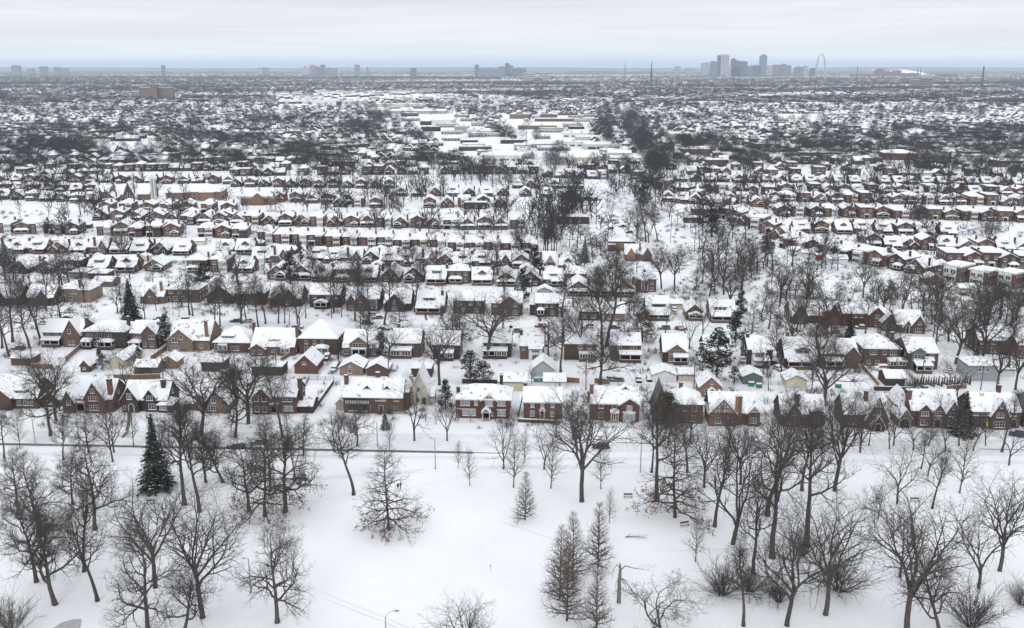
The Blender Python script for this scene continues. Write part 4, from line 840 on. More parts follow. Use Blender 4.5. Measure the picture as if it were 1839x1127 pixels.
GAR = [
 (20,57,656,6,2.6,'hip',1.3,B2,[],'brown brick garage with hip roof at the far left','the far left garage'),
 (196,224,662,13,2.9,'gy',1.5,'siding_cream',[('gar',210,4.6,'siding_cream')],'long garage with cream gable end and wide cream door','the cream-doored garage'),
 (241,284,672,6,2.6,'gx',1.4,B2,[('gar',262,4.2,'trim_dark')],'low brown garage behind the wooden fence on the left','the low garage by the wooden fence'),
 (145,161,668,5,2.4,'gy',1.6,B1,[('w',[152],.9,.9,.8,1)],'tiny brown shed with pointed gable beside a green bin','the tiny pointed shed'),
 (288,318,662,6,2.6,'gy',1.8,B4,[],'small tan garage with steep gable left of the dark garages','the small tan garage'),
 (362,402,667,6,2.8,'flat',0,B3,[('gar',372,2.6,'trim_dark'),('gar',392,2.6,'trim_dark')],'long dark flat garage, left of two behind the great bare trees','the left dark garage'),
 (452,508,674,6,2.6,'flat',0,B3,[('gar',466,2.6,'trim_dark'),('gar',492,2.6,'trim_dark')],'long dark flat garage, right of two behind the great bare trees','the right dark garage'),
 (529,568,671,10,3.0,'gy',3.2,B1,[('w',[547],3.1,1.2,.9,2)],'large brick garage with steep snowy roof in front of the pyramid-roofed house','the large brick garage'),
 (610,652,674,8,2.7,'gy',1.9,B4,[('w',[629],.8,1.2,1.2,1),('w',[629],2.9,.6,.7,1)],'tan brick garage with gable end beside the brown gabled garage','the tan gabled garage'),
 (659,697,675,7,2.5,'gy',1.8,B2,[],'brown brick garage with gable end, right of the tan one','the brown gabled garage'),
 (739,775,677,6,2.5,'flat',0,B3,[],'dark flat-roofed garage behind the cream stucco cottage','the dark garage behind the cottage'),
 (895,946,702,6,3.2,'gx',1.6,'siding_cream',[('gar',908,3.2,'siding_cream'),('gar',933,3.2,'siding_cream')],'cream two-door garage at the end of the straight driveway','the cream two-door garage'),
 (956,994,678,8,3.0,'gy',2.6,'siding_grey',[],'pale grey garage with tall plain gable','the pale grey gabled garage'),
 (976,1016,697,7,2.3,'gx',1.4,'siding_white',[('w',[1005],.8,.7,.9,1)],'small white garage behind the three-shutter house','the small white garage'),
 (1172,1214,687,7,2.6,'gy',1.4,'siding_white',[('gar',1202,3.0,'siding_white')],'white garage with gable end and single door','the white gabled garage'),
 (1218,1246,684,6,2.3,'gx',1.1,'siding_cream',[('gar',1232,3.0,'siding_cream')],'low cream garage between the white garage and the evergreen','the low cream garage'),
 (1256,1296,713,8,3.2,'gy',3.0,B5,[('w',[1268,1288],1.0,1.0,1.6,1),('porch',1271,1283,1.2,2.4,'gy',False),('w',[1277],4.1,.9,.8,1)],'small orange brick gabled coach house','the orange coach house'),
 (1334,1369,690,7,2.6,'gy',1.3,'siding_green',[],'dark grey-green garage with low gable beside a green bin','the grey-green garage'),
 (1412,1448,697,7,2.6,'gy',1.6,'siding_cream',[],'pale cream garage behind bare shrubs right of the grey-green garage','the pale cream garage'),
 (1590,1624,693,7,2.6,'gx',1.5,B1,[('gar',1598,3.0,'trim_dark'),('gar',1615,3.0,'trim_dark')],'dark brick two-door garage below the large hip-roofed brick house','the dark two-door garage'),
 (1738,1789,684,9,5.0,'hip',1.6,'siding_grey',[('w',[1757,1764,1771],3.1,.9,1.1,1)],'grey-sided two-storey coach house above a brick base','the grey-sided coach house'),
 (1787,1822,676,7,2.5,'gx',1.2,'siding_white',[],'low white garage right of the grey-sided coach house','the low white garage'),
 (965,990,532,6,2.6,'gy',1.5,'siding_grey',[],'small grey gabled garage behind the dark colonial','the garage behind the colonial'),
 (1139,1167,552,7,2.8,'gy',1.3,'siding_white',[('gar',1153,4.2,'siding_white')],'white garage with gable, left of the small brown one','the white double-door garage'),
 (1171,1194,560,6,2.6,'gy',1.4,B3,[('gar',1182,3.2,'siding_white')],'small dark garage with white door in front of the big square dormer','the dark white-doored garage'),
 (1203,1226,556,6,2.6,'gx',1.0,'siding_cream',[],'yellowish garage beside a snow-covered car','the yellowish garage'),
 (166,203,515,8,2.6,'gx',1.4,B4,[],'low tan garage behind the arched-door house left of the spruce','the low tan rear garage'),
 (125,155,499,8,2.8,'hip',1.4,'siding_grey',[],'small grey hip-roofed garage at far left','the small grey hip garage'),
 (159,192,501,8,2.8,'hip',1.3,B2,[],'small brown hip-roofed garage right of the grey one','the small brown hip garage'),
 (1415,1437,457,6,2.5,'gx',1.3,'siding_white',[],'white garage by the railway cutting, leftmost of four','the leftmost railway garage'),
 (1440,1463,462,6,2.5,'gx',1.3,'siding_white',[],'white garage by the railway cutting, second of four','the second railway garage'),
 (1464,1487,467,6,2.3,'flat',0,'siding_white',[('gar',1470,3.2,'door_red')],'white flat garage with bright red door by the railway cutting','the red-doored garage'),
 (1485,1522,473,6,2.5,'gx',1.4,'siding_white',[('gar',1496,3.4,'siding_white')],'white garage with hip-like roof by the railway cutting, rightmost of four','the rightmost railway garage'),
 (1661,1694,511,7,2.8,'gy',1.7,B4,[],'tan garage with snowy gable in front of the red balcony flats','the tan garage by the flats'),
 (1722,1752,527,6,2.5,'gx',1.4,'siding_cream',[],'cream garage below the white-fronted apartment block','the cream garage below the apartments'),
 (1752,1782,532,6,2.5,'gx',1.4,'siding_white',[],'white garage right of the cream one below the apartments','the white garage below the apartments'),
]
for t in GAR: spec_house(*t, name='garage')
# ------------------------------------------------------------------ rows of repeated houses
GARS = []; HOUSES = []     # (size, kind, v, x, y, rz, label, ref, group)
def row(name, p0, p1, n, kinds, seed, rz=None, skip=(), vs=None, dz=0):
    r = random.Random(seed); a, b = P(*p0), P(*p1); d = (b-a)/max(n-1, 1)
    ang = math.atan2(d.y, d.x) if rz is None else rz
    for i in range(n):
        if i in skip: continue
        k = kinds[i % len(kinds)] if isinstance(kinds, list) else kinds
        v = (vs[i % len(vs)] if vs else r.randint(0, 5)); q = a+d*i
        q = q+Vector((r.uniform(-.5, .5), r.uniform(-1.6, 1.6), 0))
        HOUSES.append((ppm(q.y), k, v, q.x, q.y, ang+r.uniform(-.025, .025), name, i)); FOOT.append((q.x, q.y+6, 7))
    nrm = Vector((-math.sin(ang), math.cos(ang), 0))
    for i in range(n):
        if i in skip or r.random() < .12 or 'apartment' in name: continue
        q = a+d*(i+r.uniform(-.2, .2))+nrm*r.uniform(24, 28)
        if any((fx-q.x)**2+(fy-q.y)**2 < 49 for fx, fy, fr in FOOT): continue
        GARS.append((ppm(q.y), r.randint(0, 14), q.x, q.y, ang+r.choice([0, math.pi]), name, i)); FOOT.append((q.x, q.y+3, 5))
T = math.radians
row('the long white-porched row left of centre', (478, 437), (952, 458), 16, ['two'], 1, rz=.07, vs=[0, 2, 0, 1, 4, 0, 2, 5, 2, 4, 0, 2, 5, 0, 2, 1])
row('the tall brick row at the left edge', (12, 418), (430, 428), 15, ['two', 'gab2', 'two'], 2, rz=.12, skip=(5, 11))
row('the dim row above the white porches', (282, 402), (930, 412), 23, ['gab2', 'gab1', 'two', 'gab1'], 3, rz=.06)
row('the left gabled row below the church', (180, 395), (440, 402), 9, ['gab1', 'gab2'], 4, rz=.1, skip=())
row('the brick row directly below the church', (190, 380), (410, 383), 7, ['gab2', 'two'], 5, rz=.1)
row('the bungalow row at the left edge', (30, 455), (440, 457), 12, ['bung', 'bung', 'gab1', 'bung', 'tudor'], 6, rz=.03, skip=(9,))
row('the left bungalow row above the second street', (35, 490), (275, 488), 6, ['gab1', 'gab1', 'four', 'bung', 'bung'], 7, rz=.03)
row('the white-fronted trio left of centre', (355, 488), (440, 488), 3, ['four', 'two', 'bung'], 8, rz=.02)
row('the bungalow row under the white porches', (470, 470), (900, 480), 14, ['bung', 'tudor', 'gab1', 'bung'], 9, rz=0, skip=(2,))
row('the half-hidden row above the second street', (500, 502), (1035, 515), 14, ['gab1', 'gab1', 'bung', 'four', 'bung'], 10, rz=-.02)
row('the trio left of the flat tan building', (935, 482), (1020, 487), 3, ['gab1', 'tudor', 'bung'], 11, rz=-.02)
row('the short row behind the dark colonial', (1040, 530), (1120, 532), 3, ['gab1', 'bung', 'gab1'], 12, rz=-.03)
# upper left and centre
row('the upper brick row left of centre', (610, 372), (900, 372), 10, ['gab1', 'flat', 'gab2'], 13, rz=.06, skip=(3, 4))
row('the upper gabled row near the centre', (720, 352), (905, 352), 7, ['gab1', 'bung'], 14, rz=.07)
row('the left gabled row beside the church', (5, 358), (195, 365), 8, ['bung', 'gab1', 'four'], 15, rz=.14)
row('the uppermost row at the left edge', (8, 343), (190, 346), 8, ['four', 'bung'], 16, rz=.14)
row('the row just right of the tan gymnasium', (500, 362), (620, 366), 5, ['gab2', 'gab2', 'gab1'], 17, rz=.08)
row('the row behind the tan gymnasium', (425, 335), (700, 338), 12, ['gab1', 'gab2'], 18, rz=.08)
row('the left row behind the church tower', (0, 328), (410, 330), 16, ['gab1', 'bung', 'gab2'], 19, rz=.12)
# right-hand grid
RA = -.06
row('the uppermost right-hand row', (1225, 326), (1830, 334), 24, ['bung', 'gab1', 'bung'], 20, rz=RA)
row('the second right-hand row', (1385, 345), (1836, 352), 18, ['gab1', 'gab2', 'bung', 'flat'], 21, rz=RA)
row('the third right-hand row', (1392, 362), (1839, 370), 17, ['gab2', 'two', 'flat', 'gab1'], 22, rz=RA)
row('the right-hand row of wide gables', (1405, 388), (1835, 398), 15, ['gab2', 'flat', 'gab2', 'two'], 23, rz=RA-.03)
row('the snow-roofed terrace row at right', (1440, 417), (1700, 425), 8, ['bung', 'gab2', 'bung', 'bung'], 24, rz=RA-.04)
row('the porch row at right', (1568, 446), (1839, 455), 9, ['gab2', 'bung', 'gab1'], 25, rz=RA-.05)
row('the white-porched diagonal row by the railway', (1408, 445), (1510, 466), 5, ['two', 'two', 'gab2'], 26, vs=[1, 0, 2, 0])
row('the diagonal row right of the railway garages', (1540, 472), (1640, 490), 4, ['flat', 'gab2', 'gab2', 'gab1'], 27)
row('the apartment blocks at the right edge', (1704, 505), (1852, 521), 4, ['apart'], 28, rz=-.95, vs=[1, 0, 0, 1])
row('the right-edge row behind the apartments', (1715, 478), (1845, 485), 5, ['flat', 'gab2'], 29, rz=-.12)
row('the short row beside the tree-lined avenue', (1240, 345), (1380, 352), 6, ['gab1', 'gab2', 'flat'], 30, rz=-.1)
row('the corner houses right of the avenue', (1200, 362), (1250, 366), 3, ['gab1', 'bung'], 31, rz=-.15)
row('the houses right of the red block', (1310, 362), (1385, 375), 4, ['gab1', 'flat'], 32, rz=-.15)
# rows by the railway, centre left
row('the central row left of the avenue', (945, 352), (1060, 360), 4, ['gab1', 'bung'], 33, rz=.02)
row('the upper diagonal shop row by the avenue', (1140, 322), (1290, 376), 9, ['flat', 'gab1', 'flat'], 34, rz=-.5)
row('the lower diagonal row by the railway wood', (1300, 392), (1400, 428), 6, ['flat', 'gab2', 'gab1'], 35, rz=-.6)
row('the short row left of the avenue trees', (985, 318), (1085, 322), 6, ['gab1', 'bung', 'flat'], 36, rz=.03)
row('the row above the central wood', (930, 338), (1040, 338), 6, ['bung', 'gab1'], 37, rz=.03)
HOUSES.sort(key=lambda t: -t[0])
COLN = {'brick_red': 'red', 'brick_brown': 'brown', 'brick_dark': 'dark', 'brick_tan': 'tan'}
# ------------------------------------------------------------------ put the repeated houses in place
N_IND = 232
SHORT = {'two': 'porch-stacked brick house', 'gab2': 'two-storey gabled brick house', 'gab1': 'low steep-gabled brick house', 'bung': 'low dormered house', 'four': 'square hip-roofed house',
         'tudor': 'cross-gabled house', 'flat': 'flat-roofed brick flat', 'apart': 'white-fronted apartment block', 'terrace': 'terrace'}
for i, (sz, k, v, x, y, rz, rn, n) in enumerate(HOUSES[:N_IND]):
    near = sz > 3.45
    vr = random.Random(i); o = instance('house' if k != 'apart' else 'apartment_block', k, v, near, (x, y, 0), rz, (vr.uniform(.95, 1.07)*(1 if v % 2 or k == 'apart' else -1), vr.uniform(.92, 1.1), vr.uniform(.92, 1.1)))
    tag(o, '%s, %s from left in %s' % (SHORT[k], ordn(n), rn), 'apartment block' if k == 'apart' else 'house', 'houses in '+rn)
    if sz > 3.0: LANDMARKS.append(('house %s from left in %s' % (ordn(n), rn), x, y))
GARS.sort(key=lambda t: -t[0]); far_parts = []
for i, (sz, v, x, y, rz, rn, n) in enumerate(GARS):
    if i < 120: tag(instance('garage', 'garage', v, False, (x, y, 0), rz), 'garage behind the house %s from left in %s' % (ordn(n), rn), 'garage', 'back garages')
    else:
        for nm, mb, subs in proto_house('garage', v % 15, False):
            if mb.f: far_parts.append(replicate(mb.arrays(), [(x, y, 0, rz, 1, 1, 1)]))
TH = {}
for (sz, k, v, x, y, rz, rn, n) in HOUSES[N_IND:]: TH.setdefault((k, v), []).append((x, y, 0, rz, 1, 1, 1))
for (k, v), T_ in TH.items():
    for nm, mb, subs in proto_house(k, v, False):
        if mb.f: far_parts.append(replicate(mb.arrays(), T_))
# houses beyond: simpler shapes on street grids out to the horizon
def far_house(kind):
    s = House(False); m = 'far_pale' if kind in (3,) else 'far_brick'
    if kind == 0: s.body(-4.4, 4.4, 0, 11, 3.8, 'gy', 3, m)
    elif kind == 1: s.body(-4.6, 4.6, 0, 10, 3.6, 'gx', 3.3, m)
    elif kind == 2: s.body(-4.2, 4.2, 0, 13, 6, 'hip', 2.2, m)
    elif kind == 3: s.body(-4.6, 4.6, 0, 10, 3.4, 'hip', 2.4, m)
    elif kind == 4: s.body(-4.4, 4.4, 0, 14, 6.6, 'flat', 0, m)
    elif kind == 5: s.body(-9, 9, 0, 12, 6.6, 'flat', 0, m)
    if kind in (0, 2, 4):
        s.wall.box(-3.2, .4, -1.8, 0, 0, 2.6, 'far_pale' if kind == 2 else m); s.roof.box(-3.5, .6, -2.1, -.02, 2.6, 2.9, 'roof_snow')
        for u in (-2.2, 2.2): s.wall.box(u-.7, u+.7, -.06, .02, 3.9 if kind else 1, 5.2 if kind else 2.5, 'pale_glass')
    return [q.arrays() for q in (s.wall, s.roof)]
FH = [far_house(k) for k in range(6)]
def inpoly(px, py, poly):
    c = False; n = len(poly)
    for i in range(n):
        x1, y1 = poly[i]; x2, y2 = poly[(i+1) % n]
        if (y1 > py) != (y2 > py) and px < (x2-x1)*(py-y1)/(y2-y1)+x1: c = not c
    return c
# open ground: fields, yards, railway, avenue (outlines in the picture's ground plane)
OPEN = [[(140,252),(300,256),(300,274),(140,266)], [(945,212),(1066,207),(1062,270),(1140,276),(1140,300),(1000,300),(960,262)], [(655,180),(820,200),(900,250),(790,248),(700,215)],
        [(750,238),(870,238),(950,262),(960,296),(850,296)], [(1100,165),(1135,170),(1190,340),(1165,345)], [(860,262),(950,262),(965,300),(850,300)],
        [(252,171),(318,171),(330,181),(252,181)], [(200,310),(410,310),(420,368),(200,368)], [(425,335),(505,335),(510,372),(425,372)], [(495,172),(660,172),(700,190),(500,196)],
        [(925,262),(985,262),(1085,330),(1180,395),(1215,450),(1120,440),(1020,350)], [(1580,278),(1700,278),(1720,300),(1580,300)], [(900,205),(940,205),(960,262),(930,262)], [(560,165),(900,172),(940,186),(600,186)],[(1395,205),(1480,205),(1500,222),(1400,218)],[(1390,455),(1520,480),(1700,520),(1839,545),(1839,575),(1640,548),(1500,535),(1390,500)],[(1120,395),(1215,400),(1225,440),(1150,450)]]
def is_open(x, y):
    px, py = pix(x, y); return any(inpoly(px, py, q) for q in OPEN)
rf = random.Random(77); FG = {}; FB = {}
def nz2(x, y, s): return math.sin(x/s+1.7)*math.sin(y/s*1.3+.4)+.5*math.sin(x/s*2.3-y/s*1.9+2)
gridlim = P(0, 322).y
for gi, (ang, cond) in enumerate(((.07, lambda px: px < 560), (.05, lambda px: 560 <= px < 1150), (RA, lambda px: px >= 1150))):
    ca, sa = math.cos(ang), math.sin(ang); yy = 700; j = 0
    while yy < 2500:
        yy += (46 if j % 2 else 60); j += 1
        xx = -1900
        while xx < 1900:
            xx += 9.6+rf.random()*1.2
            x, y = xx*ca-(yy-800)*sa, xx*sa+yy
            if y < gridlim or y > 2500: continue
            px, py = pix(x, y)
            if not (-170 < px < 2010) or not cond(px): continue
            if int((xx+5000)/130) != int((xx+5010)/130) or rf.random() < .06: continue
            if is_open(x, y) : continue
            if px > 1180 and 268 < py < 330 and rf.random() < .25: continue
            k = rf.choice([0, 0, 1, 1, 2, 3]) if nz2(x, y, 260) > -.5 else rf.choice([2, 4, 1, 0])
            FG.setdefault(k, []).append((x, y, 0, ang+rf.choice([0, math.pi])*0, rf.uniform(.9, 1.05), 1, rf.uniform(.9, 1.15)))
            if rf.random() < .3: FB.setdefault(0, []).append((x, y+22, 0, ang, 1, 1, 1))
for _ in range(150):
    px, py = rf.uniform(0, 1839), rf.uniform(160, 300); p = P(px, py)
    if is_open(p.x, p.y): continue
    s_ = House(False); w_ = rf.uniform(10, 34); s_.body(-w_/2, w_/2, 0, rf.uniform(12, 26), rf.uniform(5, 8), 'flat' if rf.random() < .7 else 'gx', 2.5, rf.choice(['far_pale', 'far_brick', 'far_brick']), trim='trim_dark')
    for q in (s_.wall, s_.roof): far_parts.append(replicate(q.arrays(), [(p.x, p.y, 0, .03, 1, 1, 1)]))
for poly, n_ in ((OPEN[1], 26), (OPEN[2], 22), (OPEN[3], 14), (OPEN[6], 5)):
    xs_ = [q[0] for q in poly]; ys_ = [q[1] for q in poly]; k_ = 0; put = []
    while k_ < n_:
        px, py = rf.uniform(min(xs_), max(xs_)), rf.uniform(min(ys_), max(ys_)-3); k_ += .2
        if not inpoly(px, py, poly): continue
        p = P(px, py)
        if any(abs(a-p.x) < 44 and abs(b-p.y) < 34 for a, b in put): continue
        k_ += .8; put.append((p.x, p.y)); s_ = House(False); w_ = rf.uniform(18, 40); D_ = rf.uniform(14, 28); h_ = rf.uniform(3.5, 6.5); mm = rf.choice(['far_pale', 'far_pale', 'far_brick', 'siding_grey'])
        s_.body(-w_/2, w_/2, 0, D_, h_, 'flat' if rf.random() < .75 else 'gx', 1.5, mm, trim=rf.choice(['trim_dark', 'stone']))
        for c_ in range(int(w_/4)): s_.wall.box(-w_/2+1+c_*4, -w_/2+3+c_*4, -.06, .02, .8, 2.6, 'glass')
        for c_ in range(3): u_ = rf.uniform(-w_/2+1, w_/2-3); s_.roof.box(u_, u_+1.8, D_*.3+c_*1.5, D_*.3+c_*1.5+1.2, h_+.3, h_+1.5, 'galvanised')
        for q in (s_.wall, s_.roof): far_parts.append(replicate(q.arrays(), [(p.x, p.y, 0, .03, 1, 1, 1)]))
for k, T_ in FG.items():
    for a in FH[k]:
        if len(a[0]): far_parts.append(replicate(a, T_))
gm = House(False); gm.body(-3, 3, 0, 6, 2.4, 'gx', 1.3, 'far_pale')
for q in (gm.wall, gm.roof): far_parts.append(replicate(q.arrays(), FB[0]))
# beyond 2.5 km only blocks with snowy roofs
T_ = []; TL = []
for _ in range(15000):
    y = 2500*(9500/2500)**(rf.random()**.8); x = rf.uniform(-.64, .64)*y
    if nz2(x, y, 400) < -.6: continue
    yq = round(y/52)*52; (T_ if rf.random() < .93 else TL).append((x, yq+x*.03, 0, .03+rf.uniform(-.03, .03), rf.uniform(.8, 2.0), rf.uniform(.8, 1.3), rf.uniform(.8, 1.25)))
mbx = House(False); mbx.body(-5, 5, 0, 11, 5, 'gx', 2.2, 'far_brick')
for q in (mbx.wall, mbx.roof): far_parts.append(replicate(q.arrays(), T_))
mbx = House(False); mbx.body(-14, 14, 0, 20, 9, 'flat', 0, 'far_pale')
for q in (mbx.wall, mbx.roof): far_parts.append(replicate(q.arrays(), TL))
tag(merge(far_parts, 'distant_houses'), 'thousands of snowy-roofed houses spreading to the horizon', 'houses', None, 'stuff')
# ------------------------------------------------------------------ bare trees
def tube(mb, pts, rad, k, m):
    n = len(pts); vs = []; 
    for i in range(n):
        p = pts[i]; a = pts[max(i-1, 0)]; b = pts[min(i+1, n-1)]
        dx, dy, dz = b[0]-a[0], b[1]-a[1], b[2]-a[2]; L = math.sqrt(dx*dx+dy*dy+dz*dz)+1e-9; dx /= L; dy /= L; dz /= L
        if abs(dz) < .9: ux, uy, uz = -dy, dx, 0.0
        else: ux, uy, uz = 0.0, -dz, dy
        l = math.sqrt(ux*ux+uy*uy+uz*uz)+1e-9; ux /= l; uy /= l; uz /= l
        vx, vy, vz = dy*uz-dz*uy, dz*ux-dx*uz, dx*uy-dy*ux; r = rad[i]
        if i == n-1 and r < .06: vs.append((p[0], p[1], p[2])); continue
        for j in range(k):
            t = 6.28318*j/k; c = math.cos(t)*r; s = math.sin(t)*r
            vs.append((p[0]+ux*c+vx*s, p[1]+uy*c+vy*s, p[2]+uz*c+vz*s))
    fs = []
    tip = len(vs) == (n-1)*k+1
    for i in range(n-1):
        for j in range(k):
            a, b = i*k+j, i*k+(j+1) % k
            fs.append((a, b, (n-1)*k) if tip and i == n-2 else (a, b, b+k, a+k))
    mb.add(vs, fs, m)
SPEC = dict(
  oak=dict(lead=.80, first=.24, n=17, ln=lambda t: .43*(1-.5*t), an=lambda t: 82-58*t, wig=.30, up=.06, r=.021, ch=(9, 7, 4)),
  tall=dict(lead=.86, first=.42, n=15, ln=lambda t: .33*(1-.45*t), an=lambda t: 60-36*t, wig=.2, up=.10, r=.019, ch=(8, 6, 5)),
  vase=dict(lead=.42, first=.62, n=7, ln=lambda t: .60, an=lambda t: 36-14*t, wig=.14, up=.05, r=.021, ch=(9, 7, 4)),
  pin=dict(lead=.94, first=.13, n=42, ln=lambda t: .40*(1-.72*t), an=lambda t: 104-62*t, wig=.16, up=.02, r=.016, ch=(7, 4, 3)),
  cypress=dict(lead=1., first=.07, n=76, ln=lambda t: .29*(1-t)**.7+.03, an=lambda t: 84-38*t, wig=.05, up=.05, r=.014, ch=(10, 2, 0)),
  sapling=dict(lead=.92, first=.2, n=30, ln=lambda t: .36*(1-.6*t), an=lambda t: 58-28*t, wig=.08, up=.08, r=.012, ch=(6, 3, 0)),
  gnarl=dict(lead=.62, first=.2, n=9, ln=lambda t: .62*(1-.3*t), an=lambda t: 74-25*t, wig=.42, up=.05, r=.022, ch=(8, 6, 4)),
  fork=dict(lead=.30, first=.5, n=4, ln=lambda t: .72, an=lambda t: 28-5*t, wig=.15, up=.06, r=.018, ch=(8, 6, 3)))
def make_tree(kind, seed, H, lod=0, twig=.016, leaves=0):
    """trunk and crown meshes; lod 0 = near, 1 = middle distance, 2 = far"""
    r = random.Random(seed); sp = SPEC[kind]; T, C, LV = MB(), MB(), MB()
    bm = {'cypress': 'bark_brown', 'sapling': 'bark_brown'}.get(kind, 'bark'); tm = 'twig_brown' if kind in ('cypress', 'sapling') else 'twig'
    U, N = r.uniform, r.gauss
    def path(p, d, L, n, wig, up):
        pts = [tuple(p)]; dirs = []; d = d.copy()
        for i in range(n):
            d = (d+Vector((N(0, wig), N(0, wig), N(0, wig)+up))).normalized(); p = p+d*(L/n); pts.append(tuple(p)); dirs.append(d.copy())
        return pts, dirs
    def side(d, ang, az):
        a = d.cross(Vector((0, 0, 1)) if abs(d.z) < .95 else Vector((1, 0, 0))).normalized(); b = d.cross(a)
        return (d*math.cos(ang)+(a*math.cos(az)+b*math.sin(az))*math.sin(ang)).normalized()
    ch = sp['ch']
    if lod == 1: ch = (5, 4, 0)
    if lod == 2: ch = (4, 0, 0)
    sides = ((7, 5, 4, 3, 3), (5, 3, 3, 3, 3), (4, 3, 3, 3, 3))[lod]
    tw = (twig, twig*2.3, twig*4.2)[lod]
    def sub(pts, dirs, L, rad, lvl):
        n = ch[lvl-1] if lvl <= 3 else 0
        if not n: return
        az = U(0, 6.28)
        for i in range(n):
            t = (.22+.78*(i+.5+U(-.3, .3))/n) if lvl < 3 else U(.15, 1); t = min(t, .99); f = t*(len(pts)-1); k = min(int(f), len(dirs)-1); g = f-k
            p = Vector(pts[k]).lerp(Vector(pts[k+1]), g); az += 2.4+U(-.5, .5)
            Ls = L*(.62-.3*t)*U(.75, 1.25)*(1 if lvl < 3 else 1.35); rr = max(tw, rad*(1-.7*t)*.66)
            d = side(dirs[k], R(U(32, 62)), az)
            ns = (0, 4, 3, 2, 2)[lvl]
            q, qd = path(p, d, max(Ls, .5), ns, sp['wig']*.8, sp['up']*.9)
            re = [max(tw*.75, rr*(1-.8*j/ns)) for j in range(ns+1)]
            tube(C, q, re, sides[min(lvl+1, 4)], tm if rr < .05 else bm)
            if leaves and (q[-1][2] < H*leaves) and lvl >= 2 and r.random() < .62:
                for _ in range(4):
                    v = Vector(q[r.randrange(len(q))])+Vector((N(0, .18), N(0, .18), N(0, .15))); s = U(.10, .2)
                    a = Vector((N(0, 1), N(0, 1), N(0, 1))).normalized()*s; b = Vector((N(0, 1), N(0, 1), N(0, 1))).normalized()*s
                    LV.add([v-a, v+b*.7, v+a, v-b*.7], [(0, 1, 2, 3)], 'dead_leaf')
            sub(q, qd, Ls, rr, lvl+1)
    r0 = sp['r']*H; LT = sp['lead']*H; nt = 10 if kind != 'cypress' else 12
    pts, dirs = path(Vector((0, 0, -.4)), Vector((N(0, .03), N(0, .03), 1)).normalized(), LT, nt, sp['wig']*(.32 if kind not in ('cypress', 'sapling') else .2), .12)
    rad = [r0*(1.35 if i == 0 else 1)*(1-.83*(i/nt)**.9) if sp['lead'] > .5 else r0*(1.3 if i == 0 else 1-.3*i/nt) for i in range(nt+1)]
    cut = max(2, int(nt*min(sp['first']+.12, .7)))
    tube(T, pts[:cut+1], rad[:cut+1], sides[0], bm)
    tube(C, pts[cut:], rad[cut:], sides[1]+1, bm)
    n1 = sp['n'] if lod == 0 else (max(8, int(sp['n']*.75)) if lod == 1 else 9); az = U(0, 6.28)
    for i in range(n1):
        t = (i+.5)/n1; f = (sp['first']+(1-sp['first'])*t)*nt; f = min(f+U(-.25, .25), nt-.01); f = max(f, .3); k = min(int(f), nt-1); p = Vector(pts[k]).lerp(Vector(pts[k+1]), f-k)
        az += 2.4+U(-.45, .45); L = sp['ln'](t)*H*U(.72, 1.2); d = side(Vector((0, 0, 1)), R(sp['an'](t)+U(-9, 9)), az)
        rr = max(tw*1.3, min(rad[k]*.72, L*.034)); ns = 7 if lod == 0 else 4
        if sp['lead'] < .5: rr = rad[k]*.7
        q, qd = path(p, d, L, ns, sp['wig'], sp['up'])
        tube(C, q, [max(tw, rr*(1-.82*(j/ns))) for j in range(ns+1)], sides[1], bm if rr > .05 else tm)
        sub(q, qd, L, rr, 1)
    return [('trunk', T), ('crown', C)]+([('dead_leaves', LV)] if LV.f else [])
def make_shrub(seed, H, n=62, m='twig', twig=.011):
    r = random.Random(seed); C = MB()
    for i in range(n):
        a = r.uniform(0, 6.28); sp_ = abs(r.gauss(0, .6)); d = Vector((math.cos(a)*sp_, math.sin(a)*sp_, 1)).normalized(); p = Vector((math.cos(a)*.15, math.sin(a)*.15, -.1)); L = H*r.uniform(.55, 1.05); pts = [tuple(p)]; ds = []
        for k in range(4): d = (d+Vector((r.gauss(0, .1), r.gauss(0, .1), r.gauss(0, .08)))).normalized(); p = p+d*L/4; pts.append(tuple(p)); ds.append(d)
        tube(C, pts, [.022, .02, .016, .012, .008], 3, m)
        for k in range(12):
            j = r.randint(1, 3); q = Vector(pts[j]).lerp(Vector(pts[j+1]), r.random()); e = (ds[j]+Vector((r.gauss(0, .5), r.gauss(0, .5), r.gauss(0, .4)))).normalized(); l = H*r.uniform(.18, .38)
            tube(C, [tuple(q), tuple(q+e*l*.5), tuple(q+e*l+Vector((r.gauss(0, .05), 0, .05)))], [twig, twig, twig*.7], 3, m)
    return [('branches', C)]
